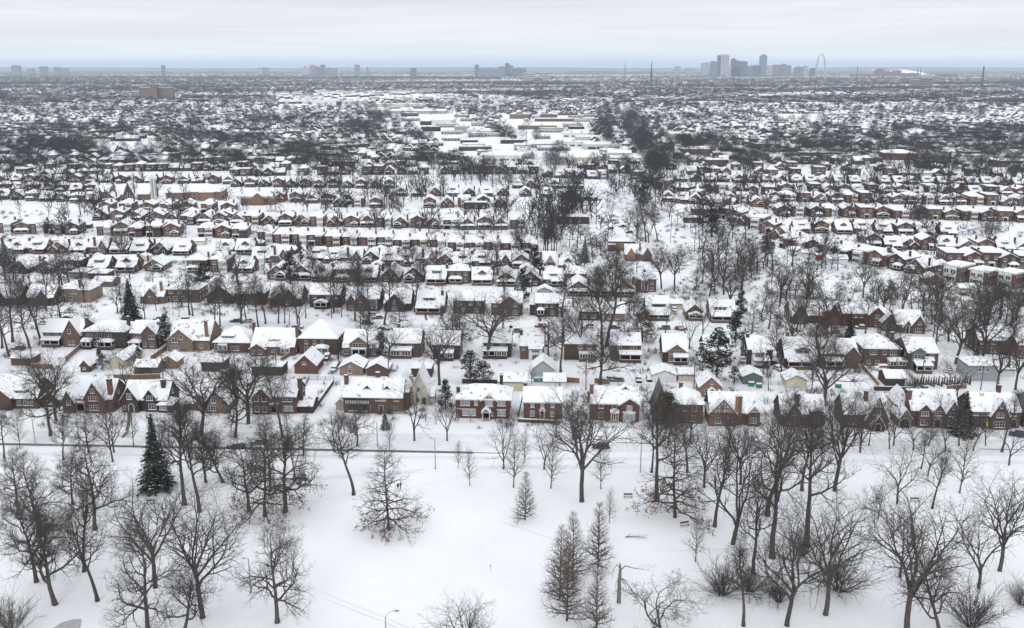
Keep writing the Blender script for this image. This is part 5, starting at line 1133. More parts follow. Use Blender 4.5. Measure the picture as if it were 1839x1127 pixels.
def make_spruce(seed, H, w=.19, snow=.25, m='needle', n=3600):
    r = random.Random(seed); T, C = MB(), MB()
    tube(T, [(0, 0, -.3), (0, 0, H*.5), (0, 0, H*.97)], [H*.018, H*.011, .03], 7, 'bark')
    lay = int(H*2.3)
    for i in range(lay):
        t = (i+.5)/lay; z = H*(.07+.92*t); R0 = H*w*((1-t)**.85)*r.uniform(.75, 1.15)+.15; nb = max(5, int(15*(1-t*.5)))
        for b in range(nb):
            a = 6.283*(b+r.random())/nb; L = R0*r.uniform(.6, 1.2); dr = -.22-.2*r.random(); tip = (math.cos(a)*L, math.sin(a)*L, z+L*dr)
            tube(C, [(0, 0, z), tip], [.035, .015], 3, 'bark')
            nn = max(4, int(L*7))
            for q in range(nn):
                f = .15+.85*(q+.5)/nn; c = Vector((tip[0]*f, tip[1]*f, z+L*dr*f)); s = (.16+.2*(1-f)+.1*r.random())*min(1.2, .6+L*.25)
                for k in range(2):
                    u = Vector((-math.sin(a), math.cos(a), r.gauss(0, .25)))*s*r.uniform(.7, 1.6)*(1 if k else -1); v = Vector((math.cos(a)*.35+r.gauss(0, .3), math.sin(a)*.35+r.gauss(0, .3), -.55+r.gauss(0, .3)))*s*1.25
                    mm = 'snow' if (r.random() < snow and f > .3) else m
                    o = Vector((0, 0, .05)) if mm == 'snow' else Vector()
                    if mm == 'snow': v.z *= .3
                    C.add([c+o-u*.15, c+o+u, c+o+u*.6+v, c+o+v*.8], [(0, 1, 2, 3)], mm)
    return [('trunk', T), ('crown', C)]
def make_evergreen(seed, H, w=.36, snow=.35, m='needle', n=2600, shape=0):
    """broad evergreen: magnolia, pine or yew made of many leafy clumps"""
    r = random.Random(seed); T, C = MB(), MB(); tube(T, [(0, 0, -.3), (.1, 0, H*.45), (0, .1, H*.85)], [H*.022, H*.016, .05], 7, 'bark')
    cl = []
    for i in range(46):
        t = r.random()**.8; z = H*(.12+.82*t) if shape == 0 else H*(.35+.6*t); prof = math.sin(math.pi*min(1, (t*.85+.18)))**.7*(1-.35*t); rad = H*w*prof*math.sqrt(r.random()); a = r.uniform(0, 6.283)
        c = Vector((rad*math.cos(a), rad*math.sin(a), z)); cl.append((c, H*r.uniform(.055, .10))); tube(C, [(0, 0, z*.8), tuple(c)], [.07, .03], 3, 'bark')
    for _ in range(n):
        c, s = r.choice(cl); d = Vector((r.gauss(0, 1), r.gauss(0, 1), r.gauss(0, .7))).normalized(); p = c+d*s*r.uniform(.5, 1.1); e = r.uniform(.16, .36)*H/14
        a = Vector((r.gauss(0, 1), r.gauss(0, 1), r.gauss(0, .5))).normalized()*e; b = Vector((r.gauss(0, 1), r.gauss(0, 1), r.gauss(0, .6))).normalized()*e; mm = m
        if d.z > -.1 and r.random() < snow: mm = 'snow'; a.z *= .3; b.z *= .3
        C.add([p-a, p+b, p+a, p-b], [(0, 1, 2, 3)], mm)
    return [('trunk', T), ('crown', C)]
PROTO = {}
for k, n, H, tg in (('oak', 5, 20, .0125), ('tall', 5, 22, .0125), ('vase', 3, 18, .0125), ('pin', 2, 20, .0125), ('cypress', 3, 16, .011), ('sapling', 3, 9, .010), ('gnarl', 2, 13, .015), ('fork', 3, 18, .0125)):
    for i in range(n): PROTO[k, i] = (H, make_tree(k, 100+i*7+len(k), H, 0, tg))
for i in range(2): PROTO['leafpin', i] = (20, make_tree('pin', 900+i, 20, 0, .0145, leaves=.26)); PROTO['leafoak', i] = (20, make_tree('oak', 950+i, 20, 0, .0125, leaves=.27))
PROTO['brown', 0] = (15, make_tree('pin', 970, 15, 0, .013, leaves=.8)); PROTO['brown', 1] = (15, make_tree('oak', 971, 15, 0, .013, leaves=.9))
for i in range(6): PROTO['mid', i] = (16, make_tree(('oak', 'vase', 'tall', 'oak', 'fork', 'vase')[i], 300+i, 16, 1, .025))
for i in range(3): PROTO['shrub', i] = (4, make_shrub(400+i, 4))
for i in range(2):
    PROTO['spruce', i] = (18, make_spruce(500+i, 18, .2, .05+.24*i)); PROTO['evergreen', i] = (14, make_evergreen(520+i, 14, .33, .42)); PROTO['pine', i] = (15, make_evergreen(540+i, 15, .24, .22, shape=0))
    PROTO['olive', i] = (14, make_evergreen(560+i, 14, .22, .04, 'needle_olive')); PROTO['bush', i] = (2.2, make_evergreen(580+i, 2.2*4, .5, .55, n=500))
PROTO['arbor', 0] = (3.0, make_spruce(590, 6, .16, .10)); PROTO['arbor', 1] = (3.0, make_spruce(591, 6, .14, .1))
NAT = {'arbor': 6, 'bush': 8.8}
_TC = {}
def add_tree(kind, v, x, y, h, rz, name='tree', wid=1.0):
    n = sum(1 for q in PROTO if q[0] == kind); v = v % n; H, parts = PROTO[kind, v]; H = NAT.get(kind, H); s = h/H
    root = empty(name, (x, y, ground_z(x, y) if y < 215 else 0), rz, (s*wid, s*wid, s))
    if (kind, v) in _TC: copy_parts(_TC[kind, v], root)
    else: _TC[kind, v] = [(mb.build(nm, root), []) for nm, mb in parts if mb.f]
    return root
TREES = []     # (kind, v, x, y, h, name, desc)
KD = dict(oak='bare spreading oak', tall='tall bare tree', vase='bare vase-shaped tree', pin='bare twiggy pin oak', leafpin='pin oak with brown leaves low down', leafoak='bare oak with brown leaves low down', cypress='bare conical reddish tree',
          sapling='slim bare young tree', gnarl='gnarled bare tree', fork='bare forked tree', mid='bare tree', shrub='bare twiggy shrub', spruce='dark green spruce', evergreen='snow-dusted broad evergreen', pine='dark snow-flecked pine', olive='olive-green evergreen', bush='low snowy bush', arbor='small clipped evergreen', brown='tree still holding brown leaves')
def T3(kind, bx, by, ty, v=None, wid=1.0, desc=None):
    p = P(bx, by); h = height_at(p.y, ty)
    TREES.append([kind, len(TREES) if v is None else v, p.x, p.y, max(h, 1.2), desc, wid])
FGT = [('oak',68,962,805),('oak',66,1045,872,2),('oak',100,1085,882,3),('tall',151,1026,856),('oak',171,948,770),('tall',175,1078,905),('oak',266,1135,935),('vase',279,1054,870),('oak',330,1135,985),('vase',364,1110,895),
 ('tall',358,920,735),('tall',332,906,700),('oak',370,866,752),('oak',401,866,742),('leafoak',447,918,770),('leafpin',475,928,760),('tall',485,883,745),('leafoak',512,920,735),('tall',530,863,770),('tall',635,888,738),
 ('leafpin',699,953,806),('oak',498,1119,928,1),('sapling',823,840,792),('sapling',844,872,806),('vase',836,1195,1086,1,1.2),('fork',904,842,755),('sapling',922,875,770),('sapling',941,831,770),('cypress',943,932,846,None,.85),
 ('fork',977,843,762),('sapling',989,876,780),('vase',1045,899,700),('sapling',1079,877,800),('sapling',1094,939,880),('tall',1179,900,688,1),('leafpin',1212,930,750,1),('tall',1170,848,740),('tall',1234,848,735),('tall',1283,946,775),
 ('fork',1316,978,752),('tall',1353,1031,845),('sapling',1249,1009,922),('cypress',1029,1042,920,None,.88),('cypress',1074,1017,903,None,.88),('cypress',1005,1075,945,None,.88),('cypress',1018,1115,975,None,.88),('cypress',1071,1133,1010,None,.88),('gnarl',1186,1135,1025,1,1.3),
 ('tall',1335,1125,965),('tall',1378,925,690),('tall',1387,1003,725),('tall',1448,983,715),('tall',1440,880,720),('vase',1499,881,705),('vase',1413,1125,925),('vase',1482,1105,900),('gnarl',1577,931,835,0,.6),
 ('fork',1611,905,790),('tall',1674,912,800),('sapling',1723,885,768),('fork',1666,855,775),('tall',1654,842,770),('fork',1597,806,740),('fork',1698,808,735),('tall',1748,809,740),('tall',1799,811,700),('fork',1812,835,745),
 ('vase',1629,1133,888),('oak',1688,1135,965),('fork',1758,1054,885),('vase',1795,1023,858),('tall',1616,1035,915),('sapling',203,829,690),('tall',8,823,730),('sapling',36,803,735),('tall',114,826,740),('oak',30,905,800),
 ('oak',130,905,800),('sapling',2,1112,1060),('vase',1265,875,765),('vase',1330,870,750),('oak',1540,760,700),
 # street trees and garden trees of the first block
 ('vase',446,760,618,1,1.2),('vase',362,782,632,0,1.1),('oak',423,785,650),('tall',508,786,640),('vase',101,755,625),('oak',91,782,640),('fork',744,791,680),('fork',803,791,705),('oak',641,800,715),('fork',600,812,740),('sapling',700,805,750),
 ('vase',789,691,578,2,1.15),('vase',874,644,520,0,1.25),('tall',1007,669,545),('oak',1078,690,570,4,1.2),('tall',1082,640,470),('vase',1479,738,598,1,1.2),('tall',1404,676,570),('oak',1030,790,700),('tall',1000,785,735),('tall',1200,800,720),('vase',1240,795,715),
 ('vase',1310,800,722),('vase',1515,800,700),('fork',1545,812,700),('tall',1560,800,735),('fork',1640,808,730),('oak',1668,800,740),('tall',1722,800,720),('fork',1770,800,740),('sapling',240,800,720),('fork',290,806,740),('oak',160,812,730),
 ('fork',205,812,720),('tall',330,812,720),('oak',545,818,745),('fork',1605,800,715),('oak',1495,660,600),('tall',1380,700,650),('vase',1590,640,560),('sapling',40,660,600),('fork',1695,770,700),('oak',985,640,560),('oak',1120,640,560),('vase',1042,640,545),
 # second street
 ('tall',23,614,478),('tall',17,643,520),('tall',54,625,500),('tall',74,616,490),('tall',4,625,505),('tall',346,567,490),('tall',385,594,500),('tall',395,586,500),('tall',443,578,500),('tall',464,588,500),('tall',477,581,490),('tall',500,580,500),('tall',511,580,510),
 ('tall',536,589,490),('tall',549,571,510),('tall',638,575,480),('pin',647,590,530),('tall',690,586,470),('pin',718,592,520),('pin',827,616,530),('tall',903,590,515),('tall',1046,593,510),('tall',1089,621,440),('brown',1150,613,545),('fork',1262,606,530),('fork',1238,626,560),
 ('pin',1349,608,540),('tall',1368,568,500),('vase',1431,596,520),('tall',1445,588,500),('brown',1486,612,555),('tall',1554,598,520),('vase',1716,653,535),('vase',1764,655,525),('tall',1812,675,550),('oak',1681,620,540),('tall',745,560,455),('vase',1211,522,440),('vase',1188,518,440),('vase',1550,535,458),('fork',1621,557,470),
 ('fork',1668,545,470),('oak',1274,532,455),('oak',1330,520,450),('oak',1350,500,440),('oak',1250,520,470),('fork',980,451,380),('tall',1180,432,360),('tall',1160,434,350),('fork',1165,436,370),('fork',1128,415,360),('fork',1144,422,368),('fork',1098,395,355),('vase',740,500,430),('vase',600,560,480),('oak',572,520,455),('oak',648,510,450),
 ('oak',700,505,440),('vase',905,535,470),('oak',560,470,430),('vase',220,470,410),('vase',180,640,585),('fork',225,640,580),('oak',1130,560,490),('vase',1075,540,470),('oak',1100,520,450),('vase',1310,560,480),('oak',1400,550,480),('oak',1380,590,510),('oak',1500,570,500),('oak',1460,560,490),('brown',500,560,515),('brown',470,555,520),
 ('brown',1600,545,505),('brown',1725,355,325),('oak',700,385,340),('oak',720,388,345),('oak',685,385,350),('vase',910,360,298),('vase',885,330,275),('oak',1780,420,370),('vase',1770,450,395),('oak',1650,400,355),
 ('spruce',283,877,740,0,1.12),('spruce',237,585,498,0,1.3),('pine',367,525,468,0,1.2),('evergreen',300,622,562,0),('evergreen',685,640,592,1,1.1),('evergreen',845,685,628,0,1.45),('evergreen',868,690,645,1,1.4),('evergreen',1286,688,588,0,1.25),('evergreen',1318,690,655,1,1.1),('pine',1320,615,555,1,1.2),('pine',1330,570,520,1),('olive',1198,770,700,0,1.4),
 ('spruce',1525,612,560,0,1.2),('spruce',740,690,668,1),('spruce',722,690,665,1),('pine',800,735,680,1),('spruce',692,770,735,1,1.3),('spruce',1728,780,700,0,1.5),('pine',1278,425,372,0,1.3),('pine',1376,458,408,0,1.1),('pine',1596,475,440,0),('pine',1155,370,320,0,1.2),('pine',522,512,448,1),('pine',960,500,440,1),('spruce',1050,470,425,1,1.2),('pine',540,470,432,1),
 ('pine',1575,385,358,1),('pine',170,380,352,0,1.5),('spruce',10,475,425,1,1.5),('pine',940,540,480,0,1.1),('bush',765,757,735,0),('bush',783,762,748,1),('bush',822,757,742,0),('bush',845,758,742,1),('evergreen',185,665,632,1,1.1),('evergreen',250,655,622,0,1.1),('olive',180,652,625,1,1.3),
 ('shrub',1297,1068,1010,0,1.4),('shrub',1345,1062,1015,1,1.2),('shrub',1505,1062,985,1,1.2),('shrub',1398,1082,1035,2,1.3),('shrub',1745,1125,1050,0,1.2),('shrub',20,1140,1070,1),('shrub',1835,1085,1040,2,1.2),('shrub',1440,1000,960,0,1.2),('shrub',420,680,655,2,1.6),('shrub',470,660,640,1,1.6),('shrub',1640,700,672,0,1.6),('shrub',210,655,630,1,1.6)]
for t in FGT:
    kind, bx, by, ty = t[:4]; T3(kind, bx, by, ty, t[4] if len(t) > 4 else None, t[5] if len(t) > 5 else 1.0)
for i in range(20):    # row of small clipped evergreens behind a garden
    T3('arbor', 1653+i*4.6+(i > 7)*1, 690-.1*i+2*(i % 3)-i*.0, 676-(i % 2)*2)
# ------------------------------------------------------------------ trees of the middle distance
rt = random.Random(5)
def free(x, y, r=5.5):
    for fx, fy, fr in FOOT:
        if abs(fx-x) < 8 and abs(fy-y) < 8 and (fx-x)**2+(fy-y)**2 < r*r: return False
    return True
# (centre column, row, half widths, how many): clumps seen in the photograph
BL = [(60,515,70,18,14),(30,300,60,19,37),(200,238,170,12,68),(340,240,100,16,49),(430,262,90,16,31),(1010,385,45,35,34),(985,430,25,30,12),(1030,340,30,22,22),(1135,215,20,30,105),(1088,225,12,24,60),(1118,180,16,10,60),(1152,262,14,26,60),(1172,305,12,20,40),(1165,330,35,20,22),
      (1340,488,50,28,16),(1290,480,40,40,12),(1440,545,50,12,8),(1300,275,70,12,24),(1240,265,30,10,30),(1420,285,60,16,27),(1330,300,20,10,20),(540,285,60,10,40),(700,368,30,10,12),(640,560,60,25,6),(860,470,60,30,9),(1200,300,30,25,25),(1260,400,40,14,8),(1000,300,25,20,14),
      (880,320,30,12,14),(760,300,60,10,30),(600,300,40,8,20),(420,300,40,8,20),(1550,330,60,8,16),(1650,300,60,10,25),(1780,320,60,12,20),(1480,260,80,14,37),(1750,265,100,16,49),(1570,250,70,11,31),(1690,240,100,8,37),(480,225,60,8,40),(640,235,40,8,30),(100,275,80,10,50),(1120,350,30,12,8),
      (1750,590,60,20,9),(1500,590,60,15,6),(1690,580,40,15,6),(920,430,30,30,8),(1450,480,60,8,10),(1600,560,60,8,6),(1790,575,50,8,8),(130,420,30,20,5),(1050,500,30,30,6),(240,420,20,20,3),(845,180,130,5,60),(700,215,40,6,20)]
SC = []
for cx, cy, wx, wy, n in BL:
    for _ in range(n):
        px, py = rt.gauss(cx, wx*.6), rt.gauss(cy, wy*.6)
        if py < 165: continue
        p = P(px, py); SC.append((p.x, p.y, rt.uniform(11, 19)))
# general street and garden trees
def cells(d0, d1, n):
    k = 0; sm = 85 if d0 < 800 else 130; ss = 27 if d0 < 800 else 48
    while k < n:
        y = math.sqrt(rt.uniform(d0*d0, d1*d1)); x = rt.uniform(-.63, .63)*y; px, py = pix(x, y)
        if nz2(x, y, sm)*.7+nz2(x+50, y-20, ss)*.8 < (rt.uniform(-.9, 1.5) if d0 < 800 else rt.uniform(-1.0, 1.75)): k += .3; continue
        if is_open(x, y) and rt.random() < .93: k += .1; continue
        if ((px < 960 and 368 < py < 462) or (px > 1385 and 335 < py < 445)) and rt.random() < .6: k += .3; continue
        if 1180 < px < 1850 and 440 < py < 545 and rt.random() < .75: k += .3; continue
        SC.append((x, y, rt.uniform(9, 19)*(1 if rt.random() < .75 else .6))); k += 1
cells(262, 480, 290); cells(480, 820, 1300); cells(820, 1500, 3600); cells(1500, 2500, 5200)
SC = [t for t in SC if free(t[0], t[1], 5) and t[1] > 255]
SC.sort(key=lambda t: -t[2]*ppm(t[1]))
# the individually standing trees: everything listed by hand and the largest of the scattered ones
for t in SC[:]:
    if len([1 for q in TREES]) >= 372: break
    TREES.append(['mid', rt.randint(0, 5), t[0], t[1], t[2], None, rt.uniform(1.05, 1.5)]); SC.remove(t)
LM0 = [('the park bench', P(1128, 892)), ('the bench at right', P(1643, 900)), ('the broken dead trunk', P(1111, 1080)), ('the tall park spruce', P(283, 877)), ('the curved street lamp', P(693, 1130)), ('the bare grey pavement patch', P(120, 1120)),
       ('the walking couple', P(717, 878)), ('the fallen branch', P(1135, 966)), ('the parked black car', P(1078, 803)), ('the leafy-skirted pin oak', P(699, 951)), ('the conical tree group', P(1030, 1060)), ('the lone pole by the road', P(782, 842)),
       ('the left-hand park pole', P(451, 1067)), ('the bottom right corner', P(1800, 1110)), ('the left edge of the park', P(20, 930)), ('the road at far left', P(60, 815)), ('the road bend at far right', P(1810, 826)), ('the tall park poplars', P(1448, 983)),
       ('the round shrubs', P(1400, 1080)), ('the brown-leaved big tree', P(1212, 930)), ('the snowy opening left of centre', P(560, 980)), ('the road near centre', P(1000, 815)), ('the road right of centre', P(1540, 826)), ('the road left of centre', P(380, 806))]
LM = [(a, b.x, b.y) for a, b in LM0]+LANDMARKS
LM += [('the railway bed', *P(x, y).xy) for x, y in ((1500, 490),)]+[('the tree-lined avenue', *P(1150, 300).xy), ('the church tower', *P(277, 360).xy), ('the tan gymnasium', *P(465, 366).xy), ('the white warehouses', *P(1000, 240).xy), ('the cream hangars', *P(1110, 290).xy)]
used = {}; SZ = lambda h: 'great ' if h > 19 else ('' if h > 13 else ('smaller ' if h > 8 else 'small '))
# the nearest first, so that a label that would repeat is told apart by its distance from the landmark
for t in TREES:
    kind, v, x, y, h, d, wid = t
    best = min(LM, key=lambda q: (q[1]-x)**2+((q[2]-y)*.8)**2)
    dx, dy = x-best[1], y-best[2]
    rel = ('left of' if dx < 0 else 'right of') if abs(dx) > abs(dy) else ('in front of' if dy < 0 else 'behind')
    base = (SZ(h) if kind not in ('shrub', 'bush', 'arbor', 'sapling', 'tall', 'cypress') else '')+KD[kind]
    t.append((base, rel, best[0])); used.setdefault(t[-1], []).append((dx*dx+dy*dy, id(t)))
for q in used.values(): q.sort()
NMS = dict(spruce='spruce_tree', evergreen='evergreen_tree', pine='pine_tree', olive='evergreen_tree', shrub='shrub', bush='bush', arbor='clipped_evergreen', cypress='conical_tree', pin='oak_tree', oak='oak_tree', leafoak='oak_tree', leafpin='oak_tree', gnarl='gnarled_tree', sapling='young_tree')
for t in TREES:
    kind, v, x, y, h, d, wid, key = t; base, rel, lm = key; L_ = used[key]; k = [i for i, q in enumerate(L_) if q[1] == id(t)][0]
    nthn = ['nearest', 'second nearest', 'third nearest', 'fourth nearest', 'fifth nearest', 'sixth nearest', 'seventh nearest', 'eighth nearest', 'ninth nearest', 'tenth nearest']
    if len(L_) == 1: lab = '%s %s %s' % (base, rel, lm)
    elif lm.startswith('house '): lab = '%s %s %s, %s' % (base, rel, lm, nthn[min(k, 9)])
    else: lab = '%s %s %s, %s of its kind there' % (base, rel, lm, nthn[min(k, 9)])
    if len(lab.split()) > 16: lab = lab.replace(' of its kind there', '').replace(' in the row', ' in row').replace(', second nearest', ', second').replace(', third nearest', ', third')
    if len(lab.split()) > 16: lab = ' '.join(lab.replace('bare ', '').replace(' with brown leaves low down', '').split()[:16])
    assert len(lab.split()) <= 16
    o = add_tree(kind, v, x, y, h, rt.uniform(0, 6.28), NMS.get(kind, 'bare_tree'), wid)
    tag(o, lab, 'shrub' if kind in ('shrub', 'bush') else 'tree', {'cypress': 'conical trees in the park', 'arbor': 'row of small evergreens behind the garden', 'shrub': 'bare shrubs', 'bush': 'snowy bushes'}.get(kind, 'trees in the park' if y < 222 else 'trees among the houses'))
# everything farther away: one mass
wood = []
def lod_tree(kind, seed, H, n, wd, dense):
    """trunk plus a cloud of thin twig blades"""
    r = random.Random(seed); C = MB(); C.ring([(0, 0, -.3), (0, 0, H*.55)], [.25, .12], 3, 'far_wood', cap=False)
    for _ in range(n):
        a = r.uniform(0, 6.28); t = r.random(); z = H*(.22+.72*t); rad = H*wd*math.sin(math.pi*min(1, t*.8+.2))**.6*math.sqrt(r.random())
        p = Vector((rad*math.cos(a), rad*math.sin(a), z)); d = (p-Vector((0, 0, H*.2))).normalized()+Vector((r.gauss(0, .5), r.gauss(0, .5), r.gauss(0, .4))); d = d.normalized()*H*r.uniform(.08, .17); s = Vector((r.gauss(0, 1), r.gauss(0, 1), r.gauss(0, 1))).normalized()*dense
        C.add([p-d-s, p-d+s, p+d], [(0, 1, 2)], 'far_wood')
    return C.arrays()
def spread(protos, items):
    by = {}
    for i, t in enumerate(items): by.setdefault(i % len(protos), []).append(t)
    for k, T_ in by.items(): wood.append(replicate(protos[k], T_))
def TT(t, H): s = t[2]/H; return (t[0], t[1], 0, rt.uniform(0, 6.28), s, s, s)
m2 = []
for i in range(5):
    C = MB()
    for nm, mb in make_tree(('oak', 'vase', 'tall', 'oak', 'fork')[i], 700+i, 15, 2, .036):
        a = mb; b = len(C.v); C.v.extend(a.v); k = C.mi('far_wood')
        for f in a.f: C.f.append([b+j for j in f]); C.m.append(k)
    m2.append(C.arrays())
near = [t for t in SC if t[1] < 520]; spread(m2, [TT(t, 15) for t in SC if 520 <= t[1] < 900]); midd = [t for t in SC if 900 <= t[1] < 1300]; farr = [t for t in SC if t[1] >= 1300]
m1 = []
for i in range(3):
    C = MB()
    for nm, mb in PROTO['mid', i][1]:
        b = len(C.v); C.v.extend(mb.v); k = C.mi('far_wood')
        for f in mb.f: C.f.append([b+j for j in f]); C.m.append(k)
    m1.append(C.arrays())
spread(m1, [TT(t, 16) for t in near])
ml = [lod_tree('x', 60+i, 14, 300, .46, .095) for i in range(4)]; ml2 = [lod_tree('x', 70+i, 13, 150, .5, .16) for i in range(3)]
spread(ml, [TT(t, 14) for t in midd]); spread(ml2, [TT(t, 13) for t in farr])
def cloudwood(n, y0, y1, pr, H, sc, power=.75, thr=-.3, s1=500):
    it = []
    while len(it) < n:
        y = y0*(y1/y0)**(rt.random()**power); x = rt.uniform(-.64, .64)*y
        if nz2(x, y*1.6, s1)+.6*nz2(x, y, s1*.23) < rt.uniform(thr-.9, thr+.9): continue
        if is_open(x, y): continue
        s = rt.uniform(.7, 1.2)*sc; it.append((x, y, 0, rt.uniform(0, 6.28), s*rt.uniform(1, 1.8), s*rt.uniform(1, 1.8), s))
    spread(pr, it)
lp = [lod_tree('x', 80+i, 13, 34, .55, .32) for i in range(3)]; lq = [lod_tree('x', 90+i, 13, 14, .6, .5) for i in range(3)]
cloudwood(38000, 2450, 5600, lp, 13, 1.05, thr=-.2, s1=330); cloudwood(48000, 5000, 20000, lq, 13, 1.5, .9, -.6, 1200)
# a long dark belt of park wood at left, two to four kilometres off
it = []
for _ in range(7000):
    px = rt.uniform(-40, 900); py = rt.gauss(140.5+(px-400)*.0015, 1.6+.6*math.sin(px/70))
    if py < 131 or py > 147 or (px > 500 and rt.random() < .3): continue
    p = P(px, py); it.append((p.x, p.y, 0, rt.uniform(0, 6), 1.5, 1.5, 1.15))
spread(lp, it)
# small garden shrubs and undergrowth
def low_shrub(seed, n, H, m):
    r = random.Random(seed); C = MB()
    for _ in range(n):
        a = r.uniform(0, 6.28); f = r.random(); p = Vector((math.cos(a)*f*H*.6, math.sin(a)*f*H*.6, r.uniform(0, H*.3))); d = Vector((math.cos(a)*f*.7, math.sin(a)*f*.7, 1))*H*r.uniform(.3, .7); s = Vector((r.gauss(0, 1), r.gauss(0, 1), 0)).normalized()*.035
        C.add([p-s, p+s, p+d], [(0, 1, 2)], m)
    return C.arrays()
it = []
while len(it) < 4200:
    y = rt.uniform(240, 640); x = rt.uniform(-.63, .63)*y; px, py = pix(x, y)
    if nz2(x, y, 22)+nz2(x, y, 7)*.5 < rt.uniform(-.8, 1.2) or not free(x, y, 6.5): continue
    if any(abs(py-(a+b*px/1839)) < c for a, b, c in ((796, 22, 17), (571, 30, 9), (664, 40, 4))) or 790 < py: continue
    it.append((x, y, 0, rt.uniform(0, 6), *(3*[rt.uniform(.5, 1.5)])))
for k in range(900):
    px = rt.uniform(1060, 1839); py = 340+(px-1060)*.26+rt.gauss(0, 9)-14*math.sin((px-1060)/250)
    p = P(px, py); 
    if free(p.x, p.y, 5): it.append((p.x, p.y, 0, rt.uniform(0, 6), *(3*[rt.uniform(.4, 1.1)])))
spread([low_shrub(i, 60, 2.0, 'twig' if i % 2 else 'twig_brown') for i in range(4)], it)
tag(merge(wood, 'distant_trees'), 'countless bare grey trees among the far houses', 'trees', None, 'stuff')
# ------------------------------------------------------------------ cars
def car_meshes(paint, snow, suv):
    B_, G, W_, S_ = MB(), MB(), MB(), MB(); L2, w, h1, h2 = 2.25, .88, .82+.12*suv, 1.42+.28*suv
    pr = [(-L2,.35),(-L2+.05,.62),(-L2+.25,h1-.06),(-1.2,h1),(1.35,h1+.02),(L2-.1,h1-.02),(L2,.6),(L2-.04,.35)]
    B_.prism(pr, -w, w, 'y', paint)
    B_.box(-L2+.02, L2-.02, -w+.03, w-.03, .22, .36, 'rubber')
    cab = [(-1.15, h1-.01), (-.45, h2-.05), (-.3, h2), (1.0 if not suv else 1.75, h2), (1.25 if not suv else 1.95, h2-.06), (1.75 if not suv else 2.15, h1)]
    G.prism(cab, -w+.1, w-.1, 'y', 'glass'); roof = [(-.5, h2-.06), (-.3, h2+.02), (1.0 if not suv else 1.75, h2+.02), (1.3 if not suv else 2.0, h2-.07)]; B_.prism(roof, -w+.08, w-.08, 'y', paint)
    for x in (-.45, .35, 1.2): B_.box(x-.035, x+.035, -w+.085, w-.085, h1, h2, paint)
    if snow:
        S_.prism([(-L2+.2, h1-.05), (-L2+.3, h1+.1), (-1.1, h1+.17), (-1.0, h1+.02)], -w+.06, w-.06, 'y', 'snow'); S_.prism([(-.55, h2-.05), (-.35, h2+.17), (1.0 if not suv else 1.75, h2+.2), (1.35 if not suv else 2.0, h2+.03)], -w+.1, w-.1, 'y', 'snow')
        if snow > 1: S_.prism([(-1.17, h1+.02), (-1.1, h1+.15), (-.4, h2+.05), (-.5, h2-.06)], -w+.12, w-.12, 'y', 'snow'); S_.prism([(1.3, h2-.1), (1.35, h2+.05), (L2-.1, h1+.15), (L2-.05, h1)], -w+.12, w-.12, 'y', 'snow')
    out = [('body', B_), ('windows', G)]+([('snow_cover', S_)] if snow else [])
    for x in (-1.4, 1.4):
        for s in (-1, 1):
            m = MB(); k = 12; m.ring([(x, s*(w-.2), .33), (x, s*(w+.02), .33)], [.33, .33], k, 'rubber'); m.ring([(x, s*(w+.0), .33), (x, s*(w+.035), .33)], [.2, .2], 8, 'galvanised'); out.append(('wheel', m))
    for s in (-1, 1): m = MB(); m.box(-L2-.01, -L2+.1, s*.62-.2, s*.62+.2, .6, .74, 'pale_glass'); out.append(('headlight', m))
    return out
_CC = {}
def car(px, py, rz, paint, snow, suv, lab):
    p = P(px, py); root = empty('parked_car', (p.x, p.y, .03), rz); key = (paint, snow, suv)
    if key in _CC: copy_parts(_CC[key], root)
    else: _CC[key] = [(m.build(n, root), []) for n, m in car_meshes('paint_'+paint, snow, suv)]
    tag(root, lab, 'car', 'parked cars')
V90 = 1.52
